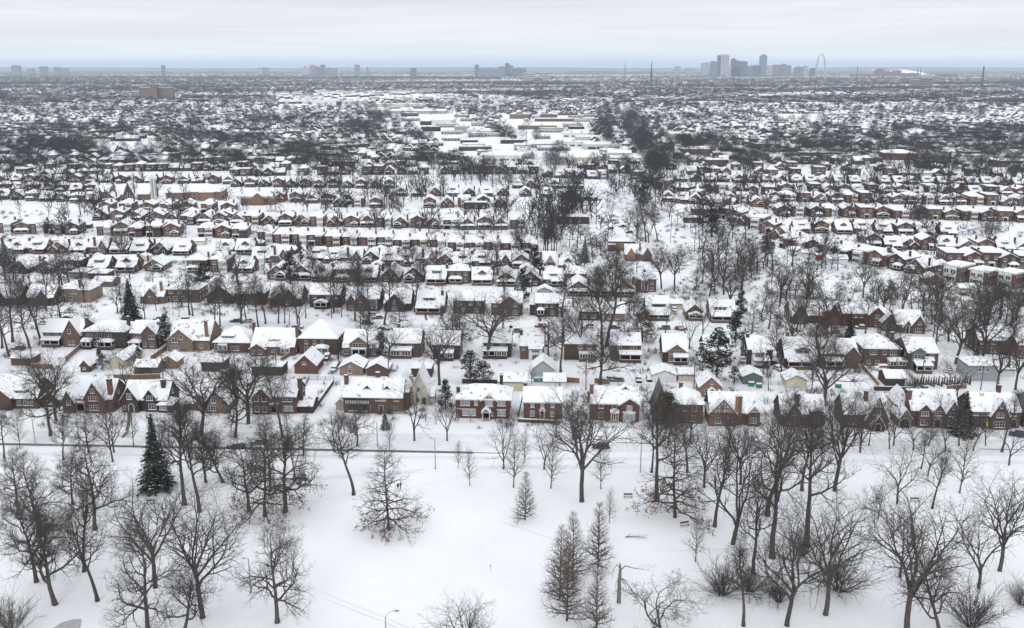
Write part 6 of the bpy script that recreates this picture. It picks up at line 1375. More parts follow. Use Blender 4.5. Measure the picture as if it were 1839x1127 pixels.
for c in [(1079,804,GRID+.02,'black',0,0,'black car parked on the snowy road, right of the big spreading tree at the centre'),(466,797,GRID,'grey',1,0,'grey snow-topped car parked on the road behind bare oaks at left'),(424,804,GRID,'black',1,0,'black snow-topped car on the near side of the road at left'),
          (1033,780,V90,'black',1,0,'black car nose-on in the driveway behind the big spreading tree'),(1828,783,-.5,'navy',0,0,'dark blue car at the right edge before the flag-flying house'),(34,627,.25,'navy',1,0,'dark car parked alone at the left on the second street'),(600,665,V90,'silver',1,0,'silver car in the driveway beside the large brick garage'),
          (587,645,V90,'black',1,1,'black car beside the pyramid-roofed house'),(667,567,.3,'silver',1,0,'silver car on the second street, left of two before the tan gabled houses'),(678,572,.3,'grey',2,0,'snow-covered car on the second street, right of the silver one'),(708,663,V90,'white',2,0,'snow-covered car in the driveway right of the brown gabled garage'),
          (695,637,V90,'silver',1,0,'silver car squeezed beside the enclosed-porch house'),(602,662,V90,'grey',2,1,'snow-covered van behind the silver driveway car') ,(971,587,GRID,'black',1,1,'black car on the second street below the dark colonial'),(1211,558,V90,'white',1,0,'white car in front of the yellowish garage'),
          (1257,647,V90,'silver',2,0,'snow-covered car left of the big snowy evergreen'),(1334,649,V90-.1,'silver',1,0,'silver car left of the white sleeping porch'),(1384,654,GRID,'red',1,0,'dark red car right of the white sleeping porch'),(1398,664,1.9,'silver',1,0,'silver car angled at the right of the sleeping-porch yard'),
          (1166,682,V90,'black',2,0,'dark snow-capped car left of the white gabled garage'),(1430,571,GRID-.1,'grey',2,0,'snow-covered car on the second street right of centre'),(1546,590,GRID,'grey',1,0,'grey car before the red gabled house at right'),(1582,664,GRID,'white',2,1,'large snow-covered car behind the large hip-roofed house'),
          (1775,507,1.2,'silver',1,0,'silver car between the apartment blocks'),(1702,520,1.3,'black',1,0,'black car, left of two below the balcony flats'),(1719,521,1.3,'navy',1,0,'dark blue car, right of two below the balcony flats'),(1756,512,1.3,'grey',1,0,'grey car right of the first apartment block'),(1820,503,1.2,'black',1,0,'black car near the right edge by the apartments'),
          (1101,397,.2,'grey',2,0,'snow-covered car in the open lot, leftmost of three'),(1106,401,.2,'silver',2,0,'snow-covered car in the open lot, middle of three'),(1117,407,.2,'black',2,0,'snow-covered car in the open lot, rightmost of three'),(1096,411,.2,'grey',1,0,'dark car just behind the flat tan building'),(1130,418,.2,'navy',1,0,'dark car right behind the flat tan building'),
          (1222,591,V90,'grey',2,0,'snow-buried car below the yellowish garage'),(1095,683,GRID,'black',1,0,'dark car in the alley right of the low forking tree, left of two'),(1108,684,GRID,'grey',1,0,'grey car in the alley right of the low forking tree, right of two'),(1147,684,V90,'black',1,0,'black car at the alley end beside the white gabled garage')]:
    car(*c)
rc = random.Random(9); seen = set()
for k in range(70):
    if k < 45: px = rc.uniform(40, 1500); q = lerp(P(-300, 570), P(1350, 598), 1); py = 570+28*(px+300)/1650+rc.choice([-4.5, 5.5])
    else: px = rc.uniform(20, 940); py = 462+18*(px+300)/1260+rc.choice([-3, 3.6])
    p = P(px, py); ref = min(LANDMARKS, key=lambda t: (t[1]-p.x)**2+(t[2]-p.y)**2)[0]
    if ref in seen or len(ref.split()) > 11: continue
    seen.add(ref); col = rc.choice(['black', 'silver', 'grey', 'white', 'navy', 'red']); sn = rc.choice([1, 2])
    car(px, py, GRID*(.6)+rc.choice([0, math.pi]), col, sn, rc.choice([0, 1]), 'snow-topped parked car nearest %s' % ref)
# ------------------------------------------------------------------ lamps and poles
def pole(px, py, ty, kind, lab, lean=0):
    p = P(px, py); h = height_at(p.y, ty); z0 = ground_z(p.x, p.y) if p.y < 215 else 0
    nm = {'lamp': 'street_lamp', 'util': 'utility_pole', 'post': 'light_pole'}[kind]; root = empty(nm, (p.x, p.y, z0)); m = MB(); wd = 'pole_wood' if kind == 'util' else 'galvanised'
    m.ring([(0, 0, -.2), (lean*.5, 0, h*.5), (lean, 0, h)], [.14, .12, .08] if kind != 'util' else [.17, .15, .12], 8, wd); m.ring([(0, 0, 0), (0, 0, .35)], [.2, .18], 8, wd); m.build('pole', root)
    if kind == 'lamp':
        m = MB(); m.ring([(0, 0, h-.3), (.3, 0, h+.5), (.9, 0, h+1.0), (1.8, 0, h+1.25)], [.06, .055, .05, .045], 6, wd); m.build('arm', root)
        m = MB(); m.box(1.6, 2.4, -.16, .16, h+1.14, h+1.32, 'galvanised'); m.box(1.7, 2.3, -.12, .12, h+1.08, h+1.15, 'pale_glass'); m.build('lamp_head', root)
    elif kind == 'post':
        m = MB(); m.ring([(0, 0, h-.1), (-.35, 0, h+.1), (-.75, 0, h+.05)], [.05, .05, .05], 6, wd); m.box(-1.15, -.6, -.13, .13, h-.02, h+.1, 'galvanised'); m.build('lamp_head', root)
    else:
        m = MB(); m.box(-1.2, 1.2, -.07, .07, h-.7, h-.56, wd)
        for q in (-1.05, -.5, .5, 1.05): m.ring([(q, 0, h-.57), (q, 0, h-.38)], [.05, .04], 6, 'galvanised')
        m.build('crossarm', root); m = MB(); m.ring([(.3, -.1, h-1.9), (.3, -.1, h-1.1)], [.22, .22], 10, 'galvanised'); m.build('transformer', root)
    tag(root, lab, {'lamp': 'street lamp', 'util': 'utility pole', 'post': 'light pole'}[kind], 'poles')
for a in [(693,1135,1107,'lamp','curved-arm street lamp at the bottom edge of the open park'),(451,1067,1005,'post','slim grey light pole left of the lone oak at bottom left'),(782,842,787,'post','slim light pole beside the road near the centre'),(454,836,787,'post','light pole behind the oaks left of centre'),(64,800,735,'post','light pole at the road on the far left'),
          (1150,848,780,'post','light pole left of the thick pair of tall trees'),(144,807,760,'post','light pole on the road, second from left'),(164,752,735,'post','short lamp post in the yard of the red gabled Tudor house'),(678,800,758,'post','light pole before the long half-timbered house'),(1536,790,745,'post','light pole on the road right of centre'),
          (60,668,620,'util','utility pole left of the far left garage'),(294,688,635,'util','utility pole among the tan garages at left'),(497,671,628,'util','utility pole beside the dark flat garages'),(698,678,640,'util','utility pole right of the brown gabled garage'),(1052,700,640,'util','utility pole behind the white-portico house'),
          (1246,697,648,'util','utility pole right of the low cream garage'),(1458,700,650,'util','utility pole left of the trunk-crossed house'),(1654,695,640,'util','utility pole at the small clipped evergreens'),(1761,700,655,'util','utility pole in front of the grey-sided coach house'),(1413,475,415,'util','utility pole by the leftmost railway garage'),
          (1480,468,420,'util','utility pole behind the red-doored garage'),(1459,517,485,'util','utility pole on the railway slope'),(1684,555,470,'util','utility pole right of the railway, before the balcony flats'),(1809,545,512,'util','utility pole at the right edge of the apartments'),(1204,436,385,'util','utility pole in the open snow right of the bare trio'),
          (1247,452,400,'util','utility pole at the railway wood edge'),(1160,385,345,'util','utility pole by the green pine on the avenue'),(1757,535,505,'util','utility pole below the apartment blocks'),(822,602,540,'post','light pole on the second street near the centre'),(596,572,520,'util','pale thick pole on the second street'),(1590,607,585,'post','light pole on the curving street at right')]:
    pole(*a)
# ------------------------------------------------------------------ park furniture, people, dead wood
def bench(px, py, rz, lab):
    p = P(px, py); z = ground_z(p.x, p.y); root = empty('park_bench', (p.x, p.y, z), rz); m = MB()
    for k in range(3): m.box(-1, 1, -.24+k*.17, -.1+k*.17, .43, .47, 'iron')
    m.box(-.95, .95, -.2, .22, .472, .53, 'snow'); m.build('seat', root); m = MB()
    for k in range(3): m.box(-1, 1, .27+.02*k, .31+.02*k, .55+k*.14, .66+k*.14, 'iron')
    m.build('backrest', root)
    for x in (-.85, .85): m = MB(); m.box(x-.04, x+.04, -.22, -.16, -.1, .43, 'iron'); m.box(x-.04, x+.04, .22, .28, -.1, .95, 'iron'); m.box(x-.038, x+.038, -.16, .22, .37, .43, 'iron'); m.build('leg', root)
    tag(root, lab, 'bench', 'park benches')
bench(1128, 893, 0, 'dark park bench standing alone in the open snow right of centre'); bench(1643, 901, 0, 'dark park bench between bare trees at the right'); bench(1230, 946, .3, 'low half-buried bench beside the brown-leaved big tree'); bench(270, 904, .1, 'dark bench between the oaks left of the tall spruce')
def person(px, py, rz, coat, lab, stride):
    """walker: one skinned body, coat and hair as children"""
    p = P(px, py); root = empty('person', (p.x, p.y, ground_z(p.x, p.y)), rz); s = stride
    J = [((0,0,.95),.13),((0,0,1.18),.14),((0,0,1.42),.15),((0,0,1.52),.06),((0,-.01,1.6),.075),((0,-.015,1.69),.095),((0,0,1.76),.06),
         ((.1,0,.9),.085),((.11,-.18*s,.5),.06),((.11,-.20*s,.1),.045),((.11,-.34*s,.04),.04),((-.1,0,.9),.085),((-.11,.14*s,.5),.06),((-.11,.34*s,.12),.045),((-.11,.22*s,.04),.04),
         ((.2,0,1.42),.07),((.27,.12*s,1.16),.05),((.27,.02*s,.93),.038),((.27,-.04*s,.84),.03),((-.2,0,1.42),.07),((-.27,-.1*s,1.16),.05),((-.27,-.2*s,.95),.038),((-.27,-.25*s,.86),.03)]
    E_ = [(0,1),(1,2),(2,3),(3,4),(4,5),(5,6),(0,7),(7,8),(8,9),(9,10),(0,11),(11,12),(12,13),(13,14),(2,15),(15,16),(16,17),(17,18),(2,19),(19,20),(20,21),(21,22)]
    def skin(name, jj, ee, f, mt, rt_=0):
        me = bpy.data.meshes.new(name); me.from_pydata([j[0] for j in jj], ee, []); o = bpy.data.objects.new(name, me); COL.objects.link(o); o.parent = root
        sk = o.modifiers.new('skin', 'SKIN'); 
        if not me.skin_vertices: me.skin_vertices.new()
        d = me.skin_vertices[0].data
        for i, j in enumerate(jj): d[i].radius = (j[1]*f, j[1]*f)
        d[rt_].use_root = True; o.modifiers.new('sub', 'SUBSURF').levels = 1; o.modifiers['sub'].render_levels = 1; me.materials.append(MT[mt]); return o
    skin('body', J, E_, 1.0, 'cloth_black')
    ck = [J[0], J[1], J[2], J[15], J[16], J[17], J[19], J[20], J[21], ((0, 0, .75), .16)]
    skin('coat', ck, [(0,1),(1,2),(2,3),(3,4),(4,5),(2,6),(6,7),(7,8),(0,9)], 1.22, coat)
    m = MB(); m.ring([(0,.01,1.62),(0,.02,1.70),(0,.02,1.79),(0,.01,1.83)], [.09,.115,.10,.04], 10, 'cloth_black'); m.build('hat', root); m = MB(); m.ring([(0,-.085,1.60),(0,-.095,1.66),(0,-.09,1.72)], [.04,.06,.045], 8, 'skin'); m.build('face', root)
    tag(root, lab, 'person', 'walkers in the park')
person(715, 879, .5, 'cloth_black', 'walker in a black coat behind the leafy-skirted pin oak, left of two', 1); person(719.5, 877, .4, 'cloth_blue', 'walker in a dark blue coat beside the black-coated one, right of two', -1)
def snag():
    p = P(1111, 1081); h = height_at(p.y, 1008); root = empty('dead_tree', (p.x, p.y, 0)); T_ = MB(); tube(T_, [(0,0,-.4),(.03,0,h*.25),(-.03,0,h*.5),(.08,0,h*.72),(.05,0,h*.9),(-.02,0,h)], [.42,.36,.33,.3,.18,.05], 9, 'bark_pale'); T_.build('trunk', root)
    C = MB()
    tube(C, [(.1,0,h*.78),(1.0,-.1,h*.9),(2.2,-.2,h*.86),(4.2,-.2,h*.82),(6.5,-.2,h*.77)], [.12,.09,.07,.04,.02], 5, 'bark')
    for f in (.4, .6, .8): tube(C, [(1+5*f,-.15,h*.86-.3*f),(2+5.5*f,.2,h*.92-.3*f),(2.8+5.5*f,.3,h*.86)], [.03,.02,.015], 3, 'twig')
    tube(C, [(-.05,0,h*.86),(-.5,0,h*.93),(-1.1,0,h*.8),(-1.3,.1,h*.6)], [.12,.09,.06,.03], 5, 'bark')
    tube(C, [(.1,0,h*.62),(1.0,-.3,h*.55),(2.2,-.6,h*.35),(3.6,-.8,h*.12),(4.3,-.9,.1)], [.11,.09,.07,.05,.02], 5, 'bark')
    tube(C, [(.1,0,h*.66),(.9,-.5,h*.5),(1.6,-1,h*.3)], [.08,.06,.02], 4, 'bark'); tube(C, [(.1,.1,h*.6),(.7,.5,h*.45),(1.5,.8,h*.35)], [.07,.05,.02], 4, 'bark'); tube(C, [(-.1,0,h*.6),(-.6,-.3,h*.52),(-.9,-.4,h*.3)], [.08,.05,.02], 4, 'bark')
    C.build('limbs', root); tag(root, 'pale broken dead trunk with drooping snapped limbs in the open snow', 'dead tree')
snag()
p = P(1135, 967); root = empty('fallen_branch', (p.x, p.y, ground_z(p.x, p.y)), -.15); C = MB(); rr = random.Random(3)
tube(C, [(-1.4,0,.1),(0,.1,.25),(1.6,0,.3),(3.2,-.1,.15)], [.1,.08,.05,.02], 5, 'bark')
for k in range(16): x = rr.uniform(-1.3, 2.6); tube(C, [(x,0,.2),(x+rr.uniform(.2,.8),rr.uniform(-.7,.7),rr.uniform(.3,.9)),(x+rr.uniform(.8,1.4),rr.uniform(-1,1),rr.uniform(.2,1.2))], [.03,.02,.01], 3, 'twig')
C.build('limb', root); tag(root, 'fallen bare branch lying on the open snow', 'branch')
p = P(881, 1023); root = empty('marker_post', (p.x, p.y, 0)); m = MB(); m.ring([(0,0,-.1),(0,0,.95)], [.05,.05], 8, 'trim_white'); m.box(-.12,.12,-.03,.03,.75,1.1,'bin_green'); m.build('post', root); tag(root, 'small pale green marker post alone in the open snow', 'post')
# ------------------------------------------------------------------ fences, hedges, bins
def fence(pts, h, kind, lab, gap=2.4):
    q = [P(*p) for p in pts]; root = empty('fence', q[0]); o = q[0]; m = MB(); pm = []
    for a, b in zip(q[:-1], q[1:]):
        d = (b-a); L_ = d.length; d.normalize(); nrm = Vector((-d.y, d.x, 0)); n = max(1, round(L_/gap))
        def bx(mb, s0, s1, w, z0, z1, mt):
            A = a-o+d*s0; B_ = a-o+d*s1; v = [A-nrm*w, B_-nrm*w, B_+nrm*w, A+nrm*w]
            mb.add([(k.x, k.y, z0) for k in v]+[(k.x, k.y, z1) for k in v], [(3,2,1,0),(4,5,6,7),(0,1,5,4),(1,2,6,5),(2,3,7,6),(3,0,4,7)], mt)
        if kind == 'wood': bx(m, 0, L_, .03, .05, h, 'wood_fence'); bx(m, .01, L_-.01, .06, h, h+.09, 'snow')
        elif kind == 'hedge': bx(m, 0, L_, .35, 0, h, 'needle_olive'); bx(m, .05, L_-.05, .3, h, h+.12, 'snow')
        elif kind == 'wall': bx(m, 0, L_, .15, 0, h, 'brick_dark'); bx(m, .02, L_-.02, .12, h, h+.12, 'snow')
        else:
            for z in (h-.1, h*.5, .15): bx(m, 0, L_, .015, z, z+.04, 'iron')
            k = 0.0
            while k < L_: bx(m, k, k+.025, .012, .05, h, 'iron'); k += .28
        if kind in ('wood', 'iron'):
            for i in range(n+1):
                if len(pm) > 90: break
                pb = MB(); bx(pb, L_*i/n-.06, L_*i/n+.06, .07, 0, h+.12, 'wood_fence' if kind == 'wood' else 'iron'); pm.append(pb)
    m.build('fence_panel' if kind in ('wood', 'iron') else ('hedge_body' if kind == 'hedge' else 'wall_body'), root)
    for pb in pm: pb.build('post', root)
    nm = {'wood': 'wooden_fence', 'iron': 'iron_fence', 'hedge': 'hedge', 'wall': 'garden_wall'}[kind]; root.name = nm; tag(root, lab, nm.replace('_', ' '), 'garden fences' if kind in ('wood', 'iron') else None)
for f in [([(57,661),(95,663)],1.7,'wood','wooden fence right of the far left garage'),([(118,650),(152,620)],1.8,'wood','brown wooden fence climbing beside the leftmost alley house'),([(200,630),(222,618)],1.7,'wood','short wooden fence beside the dark hip-roofed alley house'),([(205,681),(242,682)],1.7,'wood','tan wooden fence before the low brown garage'),
          ([(242,682),(288,680)],1.7,'wood','darker wooden fence section below the low brown garage'),([(272,648),(300,628)],1.8,'wood','brown wooden fence left of the large tan house'),([(1001,685),(1040,688)],1.7,'wood','reddish wooden fence right of the pale grey gabled garage'),([(1068,688),(1094,690)],1.7,'wood','short reddish fence behind the great forking tree'),
          ([(505,650),(530,632)],1.6,'wood','dark fence between the broad-roofed and pyramid-roofed houses'),([(1548,660),(1578,695)],1.5,'wood','grey fence running down beside the large hip-roofed brick house'),([(1628,672),(1652,694)],1.5,'iron','iron fence down the garden beside the green-trimmed house'),([(1569,701),(1640,703)],1.4,'wall','low brown wall along the alley before the three-gabled Tudor house'),
          ([(545,700),(555,682),(600,683)],1.3,'iron','thin iron fence round the snowy yard'),([(1370,690),(1440,694)],1.3,'iron','thin iron fence right of the grey-green garage'),([(1690,655),(1740,662)],1.2,'iron','thin iron fence behind the garden terrace at right'),([(930,757),(1000,760)],.9,'hedge','low dark clipped hedge before the three-shutter red house'),
          ([(565,735),(598,688)],1.2,'hedge','dark hedge along the right side of the snowy yard'),([(932,745),(938,718)],1.3,'iron','black iron fence along the straight driveway'),([(830,688),(893,690)],1.5,'wall','dark wall right of the double snowy magnolia'),([(1800,530),(1870,533)],1.8,'wood','dark board fence at the right edge by the apartments'),
          ([(810,735),(806,700)],1.3,'iron','iron fence behind the tall thin evergreens'),([(790,575),(800,560)],1.2,'iron','iron fence beside the red-dormered porch house'),([(1330,760),(1366,763)],1.0,'hedge','low dark hedge before the paired-chimney house'),([(1700,700),(1735,697)],1.4,'wood','low wooden fence left of the grey-sided coach house')]:
    fence(*f)
def bin_(px, py, mt, lab):
    p = P(px, py); root = empty('waste_bin', (p.x, p.y, .02), GRID); m = MB(); m.prism([(-.8,.1),(.8,.1),(.9,1.2),(-.9,1.2)], -.55, .55, 'y', mt); m.build('bin_body', root); m = MB(); m.box(-.92,.92,-.6,.6,1.2,1.28,mt); m.box(-.85,.85,-.55,.55,1.27,1.45,'snow'); m.build('lid', root); tag(root, lab, 'bin', 'bins in the alleys')
for b in [(963,685,'bin_blue','blue bin by the pale grey gabled garage'),(974,685,'bin_green','green bin right of the blue one'),(1349,693,'bin_green','green bin with snowy lid before the grey-green garage'),(1363,696,'bin_green','snow-buried green bin right of the grey-green garage'),(162,665,'bin_green','green bin beside the tiny pointed shed'),
          (1505,696,'bin_green','green bin right of the trunk-crossed house'),(1428,460,'bin_green','green bin between the first railway garages'),(1452,466,'bin_blue','blue bin between the second and third railway garages'),(1640,511,'bin_green','green bin left of the tan garage by the flats'),(1730,530,'bin_green','green bin below the cream apartment garage'),(402,672,'bin_green','green bin between the two long dark garages'),(1660,700,'bin_green','green bin at the clipped evergreens')]:
    bin_(*b)
# garden fountain / stone tier
p = P(1703, 668); root = empty('stone_terrace', (p.x, p.y, 0)); m = MB()
for k in range(4): m.ring([(0,0,k*.7),(0,0,k*.7+.45)], [1.6-.3*k]*2, 10, 'stone'); m.ring([(0,0,k*.7+.45),(0,0,k*.7+.62)], [1.62-.3*k, 1.5-.3*k], 10, 'snow')
m.build('stone_tiers', root); tag(root, 'tiered round stone garden feature capped with snow', 'garden feature')
# ------------------------------------------------------------------ larger buildings of the middle distance
def hall(x0, x1, py, D, h, kind, rise, m, lab, cat='warehouse', wins=0, doors=0, rz=GRID, name='warehouse', snow='roof_snow', trim='trim_white', extra=None, storeys=1):
    a, b = P(x0, py), P(x1, py); c = (a+b)/2; W = (b-a).length; s = House(True); s.body(-W/2, W/2, 0, D, h, kind, rise, m, trim=trim, snow=snow)
    for f in range(storeys):
        for k in range(wins): s.window(-W/2+W*(k+.5)/wins, 1.2+f*(h-1)/storeys, W/wins*.62, min(2.0, (h-1)/storeys*.55), mull=2, sill=False)
        if storeys > 1:
            for k in range(3): s.window(D*(k+.5)/3, 1.2+f*(h-1)/storeys, 2.4, 1.4, 'r', W/2, mull=2, sill=False); s.window(D*(k+.5)/3, 1.2+f*(h-1)/storeys, 2.4, 1.4, 'l', -W/2, mull=2, sill=False)
    for k in range(doors): s.garage_door(-W/2+W*(k+.5)/doors, min(5, W/doors*.4), min(4, h*.6), 'siding_grey')
    for k in range(2 if kind == 'flat' and D > 12 else 0):
        q = s.part('roof_unit'); q.box(-W/4+k*W/3, -W/4+k*W/3+3, D*.3, D*.3+2.5, h+.3, h+2, 'galvanised'); q.box(-W/4+k*W/3+.1, -W/4+k*W/3+2.9, D*.3+.1, D*.3+2.4, h+2, h+2.2, 'snow')
    if extra: extra(s, W)
    return place(s, name, c, rz, lab, cat)
# church with glazed gable front, and its slender white tower
def ch(s, W): s.body(-W*.36, W*.1, -6, 10, 3.0, 'gy', 11, 'brick_tan', trim='trim_white'); g = s.part('glazed_gable'); q = W*.2; g.prism([(-W*.13-q, .6), (-W*.13+q, .6), (-W*.13+q*.9, 4), (-W*.13, 12), (-W*.13-q*.9, 4)], -6.12, -5.95, 'y', 'glass'); [g.box(-W*.13-q+q*2*i/5-.12, -W*.13-q+q*2*i/5+.12, -6.2, -6.05, .6, 3.6+2.2*(2-abs(i-2.5)), 'trim_white') for i in range(1, 5)]
hall(218, 268, 359, 26, 4.5, 'gx', 6, 'brick_tan', 'tan church with tall glazed gable front and broad snowy roof', 'church', 0, 0, .1, 'church', extra=ch)
p = P(277.5, 364); h = height_at(p.y, 318); root = empty('church_tower', p); m = MB()
for sx in (-1, 1):
    for sy in (-1, 1): m = MB(); m.box(sx*1.25-.3, sx*1.25+.3, sy*1.25-.3, sy*1.25+.3, 0, h-1.2, 'siding_white'); m.build('tower_leg', root)
m = MB(); m.box(-1.5, 1.5, -1.5, 1.5, h-1.21, h-.6, 'siding_white'); m.box(-.7, .7, -.7, .7, 0, h-1.3, 'siding_grey'); m.box(-1.4, 1.4, -1.4, 1.4, h-.6, h-.3, 'snow'); m.build('tower_cap', root); m = MB(); m.box(-.06, .06, -.06, .06, h-.3, h+2.2, 'iron'); m.box(-.5, .5, -.05, .05, h+1.2, h+1.34, 'iron'); m.build('cross', root); tag(root, 'slender white open church tower', 'tower'); LANDMARKS.append(('the church tower', p.x, p.y))
def sc_(s, W): s.body(-W*.5, -W*.1, -3, 12, 6.4, 'hip', 4, 'brick_orange', ov=.8); s.body(W*.12, W*.36, -3, 12, 6.4, 'hip', 4, 'brick_orange', ov=.8)
hall(302, 398, 360, 22, 6.5, 'hip', 4.5, 'brick_orange', 'orange brick school with wide snowy hip roofs beside the church', 'school', 9, 0, .1, 'school', extra=sc_, storeys=2)
hall(170, 196, 358, 16, 6, 'gx', 3.5, 'brick_tan', 'tan brick hall with gable end left of the church', 'hall', 3, 0, .1, 'hall')
def gy(s, W): s.body(-W*.18, W*.18, -1.5, 3, 5.5, 'gy', 3.2, 'brick_orange'); s.part('grey_band').box(-W/2-.15, W/2+.15, -.16, .02, 4.6, 6.1, 'siding_grey')
hall(434, 494, 368, 22, 6.2, 'hip', 2, 'brick_orange', 'wide orange brick gymnasium with grey metal band under its roof', 'gymnasium', 0, 0, .08, 'gymnasium', extra=gy)
# industry and shops
for a in [(862,938,291,34,7,'hip',3,'siding_white','broad white hall with snowy hip roof left of the hangars',7,0),(928,946,284,22,10,'flat',0,'siding_white','tall white block attached right of the broad white hall',2,0),(995,1022,296,60,6,'gy',2.2,'siding_cream','cream hangar with plain front, leftmost of three',0,1),(1030,1076,297,30,8,'gx',1.6,'siding_cream','cream hangar, middle of three',0,2),
          (1092,1134,289,30,8.5,'gx',1.6,'siding_cream','yellowish hangar with central door, rightmost of three',0,1),(1076,1092,293,14,4,'flat',0,'brick_brown','low brown block between the two right-hand hangars',2,0),(980,1062,264,26,6,'flat',0,'siding_white','long white flat warehouse with roof units',6,0),(1010,1066,247,30,6,'flat',0,'siding_white','white flat warehouse behind the long one',4,0),
          (930,1000,232,30,6,'flat',0,'brick_tan','long tan-fronted warehouse above the white ones',8,0),(960,1075,218,26,5,'flat',0,'brick_brown','very long low brown shed by the avenue',0,0),(816,840,238,30,9,'flat',0,'siding_grey','pale blue-grey warehouse end block',0,1),(838,880,240,30,6,'flat',0,'siding_white','white wing right of the pale blue-grey block',4,0),
          (757,815,222,40,6,'gx',2,'siding_white','long white shed, lower of the left warehouse group',0,0),(700,800,204,60,6,'gx',2.5,'siding_grey','very large grey-fronted shed with long snowy roof',0,0),(662,745,192,60,7,'flat',0,'siding_cream','cream long warehouse, upper of the left group',0,4),(495,650,186,50,8,'flat',0,'siding_white','huge white flat warehouse with snowy roof at left',0,0),
          (604,612,188,12,9,'flat',0,'brick_red','small red block against the huge white warehouse',1,0),(320,372,184,40,9,'flat',0,'brick_red','pinkish red flat warehouse right of the tan hospital',0,0),(600,640,184,30,6,'flat',0,'brick_red','red store front left of the cream long warehouse',0,2),(780,925,181,40,7,'flat',0,'siding_white','wide white store with snowy roof beyond the woods',0,0),
          (838,858,176,30,10,'gy',6,'brick_brown','brown gabled church-like hall above the wide white store',1,0),(1040,1070,213,18,7,'terrace','','','',0,0)][:-1]:
    hall(a[0], a[1], a[2], a[3], a[4], a[5], a[6], a[7], a[8], 'warehouse', a[9], a[10])
for a in [(915,952,213,16,8,'flat','brick_tan','tan two-storey terrace behind the warehouses',5,2,'left'),(970,1000,213,14,8,'flat','brick_brown','brown two-storey terrace left of the long brown shed',5,2,''),(1222,1276,281,14,8,'flat','brick_red','long red brick terrace beside the avenue trees',9,2,''),(1436,1510,288,16,8,'flat','brick_brown','long brown terrace with pale window bands, right of the plain terrace',11,2,''),(1370,1434,288,12,7,'flat','brick_tan','plain tan terrace above the right-hand rows',9,2,''),
          (1236,1300,190,16,8,'gx','brick_tan','pale row of terraced gables beyond the avenue',8,2,''),(1312,1350,205,18,8,'flat','brick_red','reddish terrace in the far right district',6,2,''),(1590,1648,287,26,7,'hip','brick_red','low red school-like building with wide snowy roof',6,1,''),(1638,1662,258,16,9,'flat','brick_red','red two-storey corner block, left of two on the diagonal street',4,2,''),(1654,1676,268,16,9,'flat','brick_red','red two-storey corner block, right of two on the diagonal street',4,2,''),
          (1728,1760,288,18,9,'flat','brick_brown','brick apartment block with many windows at the right',7,3,''),(1650,1700,302,16,7,'flat','brick_tan','tan shop building below the low red school-like building',6,1,''),(1790,1839,300,20,6,'flat','brick_brown','flat dark shop building at the right edge',5,1,''),(1770,1795,232,18,7,'flat','siding_white','white low block at the far right',4,1,''),
          (1565,1618,166,24,13,'flat','brick_tan','long pale flats with two window bands at the far right',10,3,''),(1363,1400,178,30,11,'gx','brick_tan','domed-roof hall in the right distance',0,1,''),(1486,1540,212,20,7,'flat','siding_grey','grey low building by the white play fields',5,1,'')]:
    hall(a[0], a[1], a[2], a[3], a[4], a[5], 3 if a[5] != 'flat' else 0, a[6], a[7], 'terrace' if 'terrace' in a[7] else 'building', a[8], 0, RA if a[0] > 1150 else GRID, 'terrace' if 'terrace' in a[7] else 'building', storeys=a[9], trim='trim_dark')
# ------------------------------------------------------------------ towers near and on the horizon
mat('tower_pale', (.40, .40, .41), .6, .05, .05); mat('tower_blue', (.16, .21, .27), .4, .1, .05); mat('tower_dark', (.10, .115, .14), .4, .1, .05); mat('tower_tan', (.27, .205, .165), .8, .08, .05); mat('tower_red', (.24, .075, .07), .8, .1, .05); mat('tower_glass', (.07, .09, .12), .25, .1, .05); mat('steel', (.30, .31, .34), .4, .03, .05)
def tower(x0, x1, ty, dist, m, lab, top='flat', name='office_tower', cat='tower', floors=14, D=None, cols=6):
    """office block of given distance; spans two columns of the picture and reaches row ty"""
    q = dist*math.cos(PIT)+CAMH*math.sin(PIT); c = Vector((((x0+x1)/2-CXP)/F_PX*q, dist, 0)); W = (x1-x0)/F_PX*q; h = height_at(dist, ty); D = D or W*.8
    root = empty(name, c); b = MB(); hb = h*(.93 if top in ('step', 'dome', 'round') else 1)
    b.box(-W/2, W/2, 0, D, -1, hb, m); b.build('wall', root)
    if top == 'step': t = MB(); t.box(-W*.34, W*.34, D*.15, D*.85, hb, h*.97, m); t.box(-W*.2, W*.2, D*.3, D*.7, h*.97, h, m); t.build('crown', root)
    elif top == 'round': t = MB(); n = 10; t.prism([(W*.5*math.cos(math.pi*i/n), hb-1+(h-hb+1)*math.sin(math.pi*i/n)) for i in range(n+1)], .5, D-.5, 'y', m); t.build('crown', root)
    elif top == 'dome': t = MB(); t.ring([(0, D/2, hb-1), (0, D/2, hb+(h-hb)*.5), (0, D/2, hb+(h-hb)*.85), (0, D/2, h)], [W*.48, W*.42, W*.25, W*.05], 16, m); t.build('dome', root)
    else: t = MB(); t.box(-W/2+.5, W/2-.5, .5, D-.5, hb, hb+.6, 'snow'); t.box(-W*.15, W*.15, D*.4, D*.6, hb+.6, hb+4, m); t.build('roof', root)
    g = MB()
    for f in range(floors):
        z = hb*(f+.35)/floors
        for k in range(cols): u = -W/2+W*(k+.5)/cols; g.box(u-W/cols*.32, u+W/cols*.32, -.25, .1, z, z+hb/floors*.5, 'tower_glass'); 
        g.box(-W/2-.25, W/2+.25, D*.08, D*.92, z, z+hb/floors*.5, 'tower_glass')
    g.build('windows', root)
    tag(root, lab, cat); return root
DT = 9000
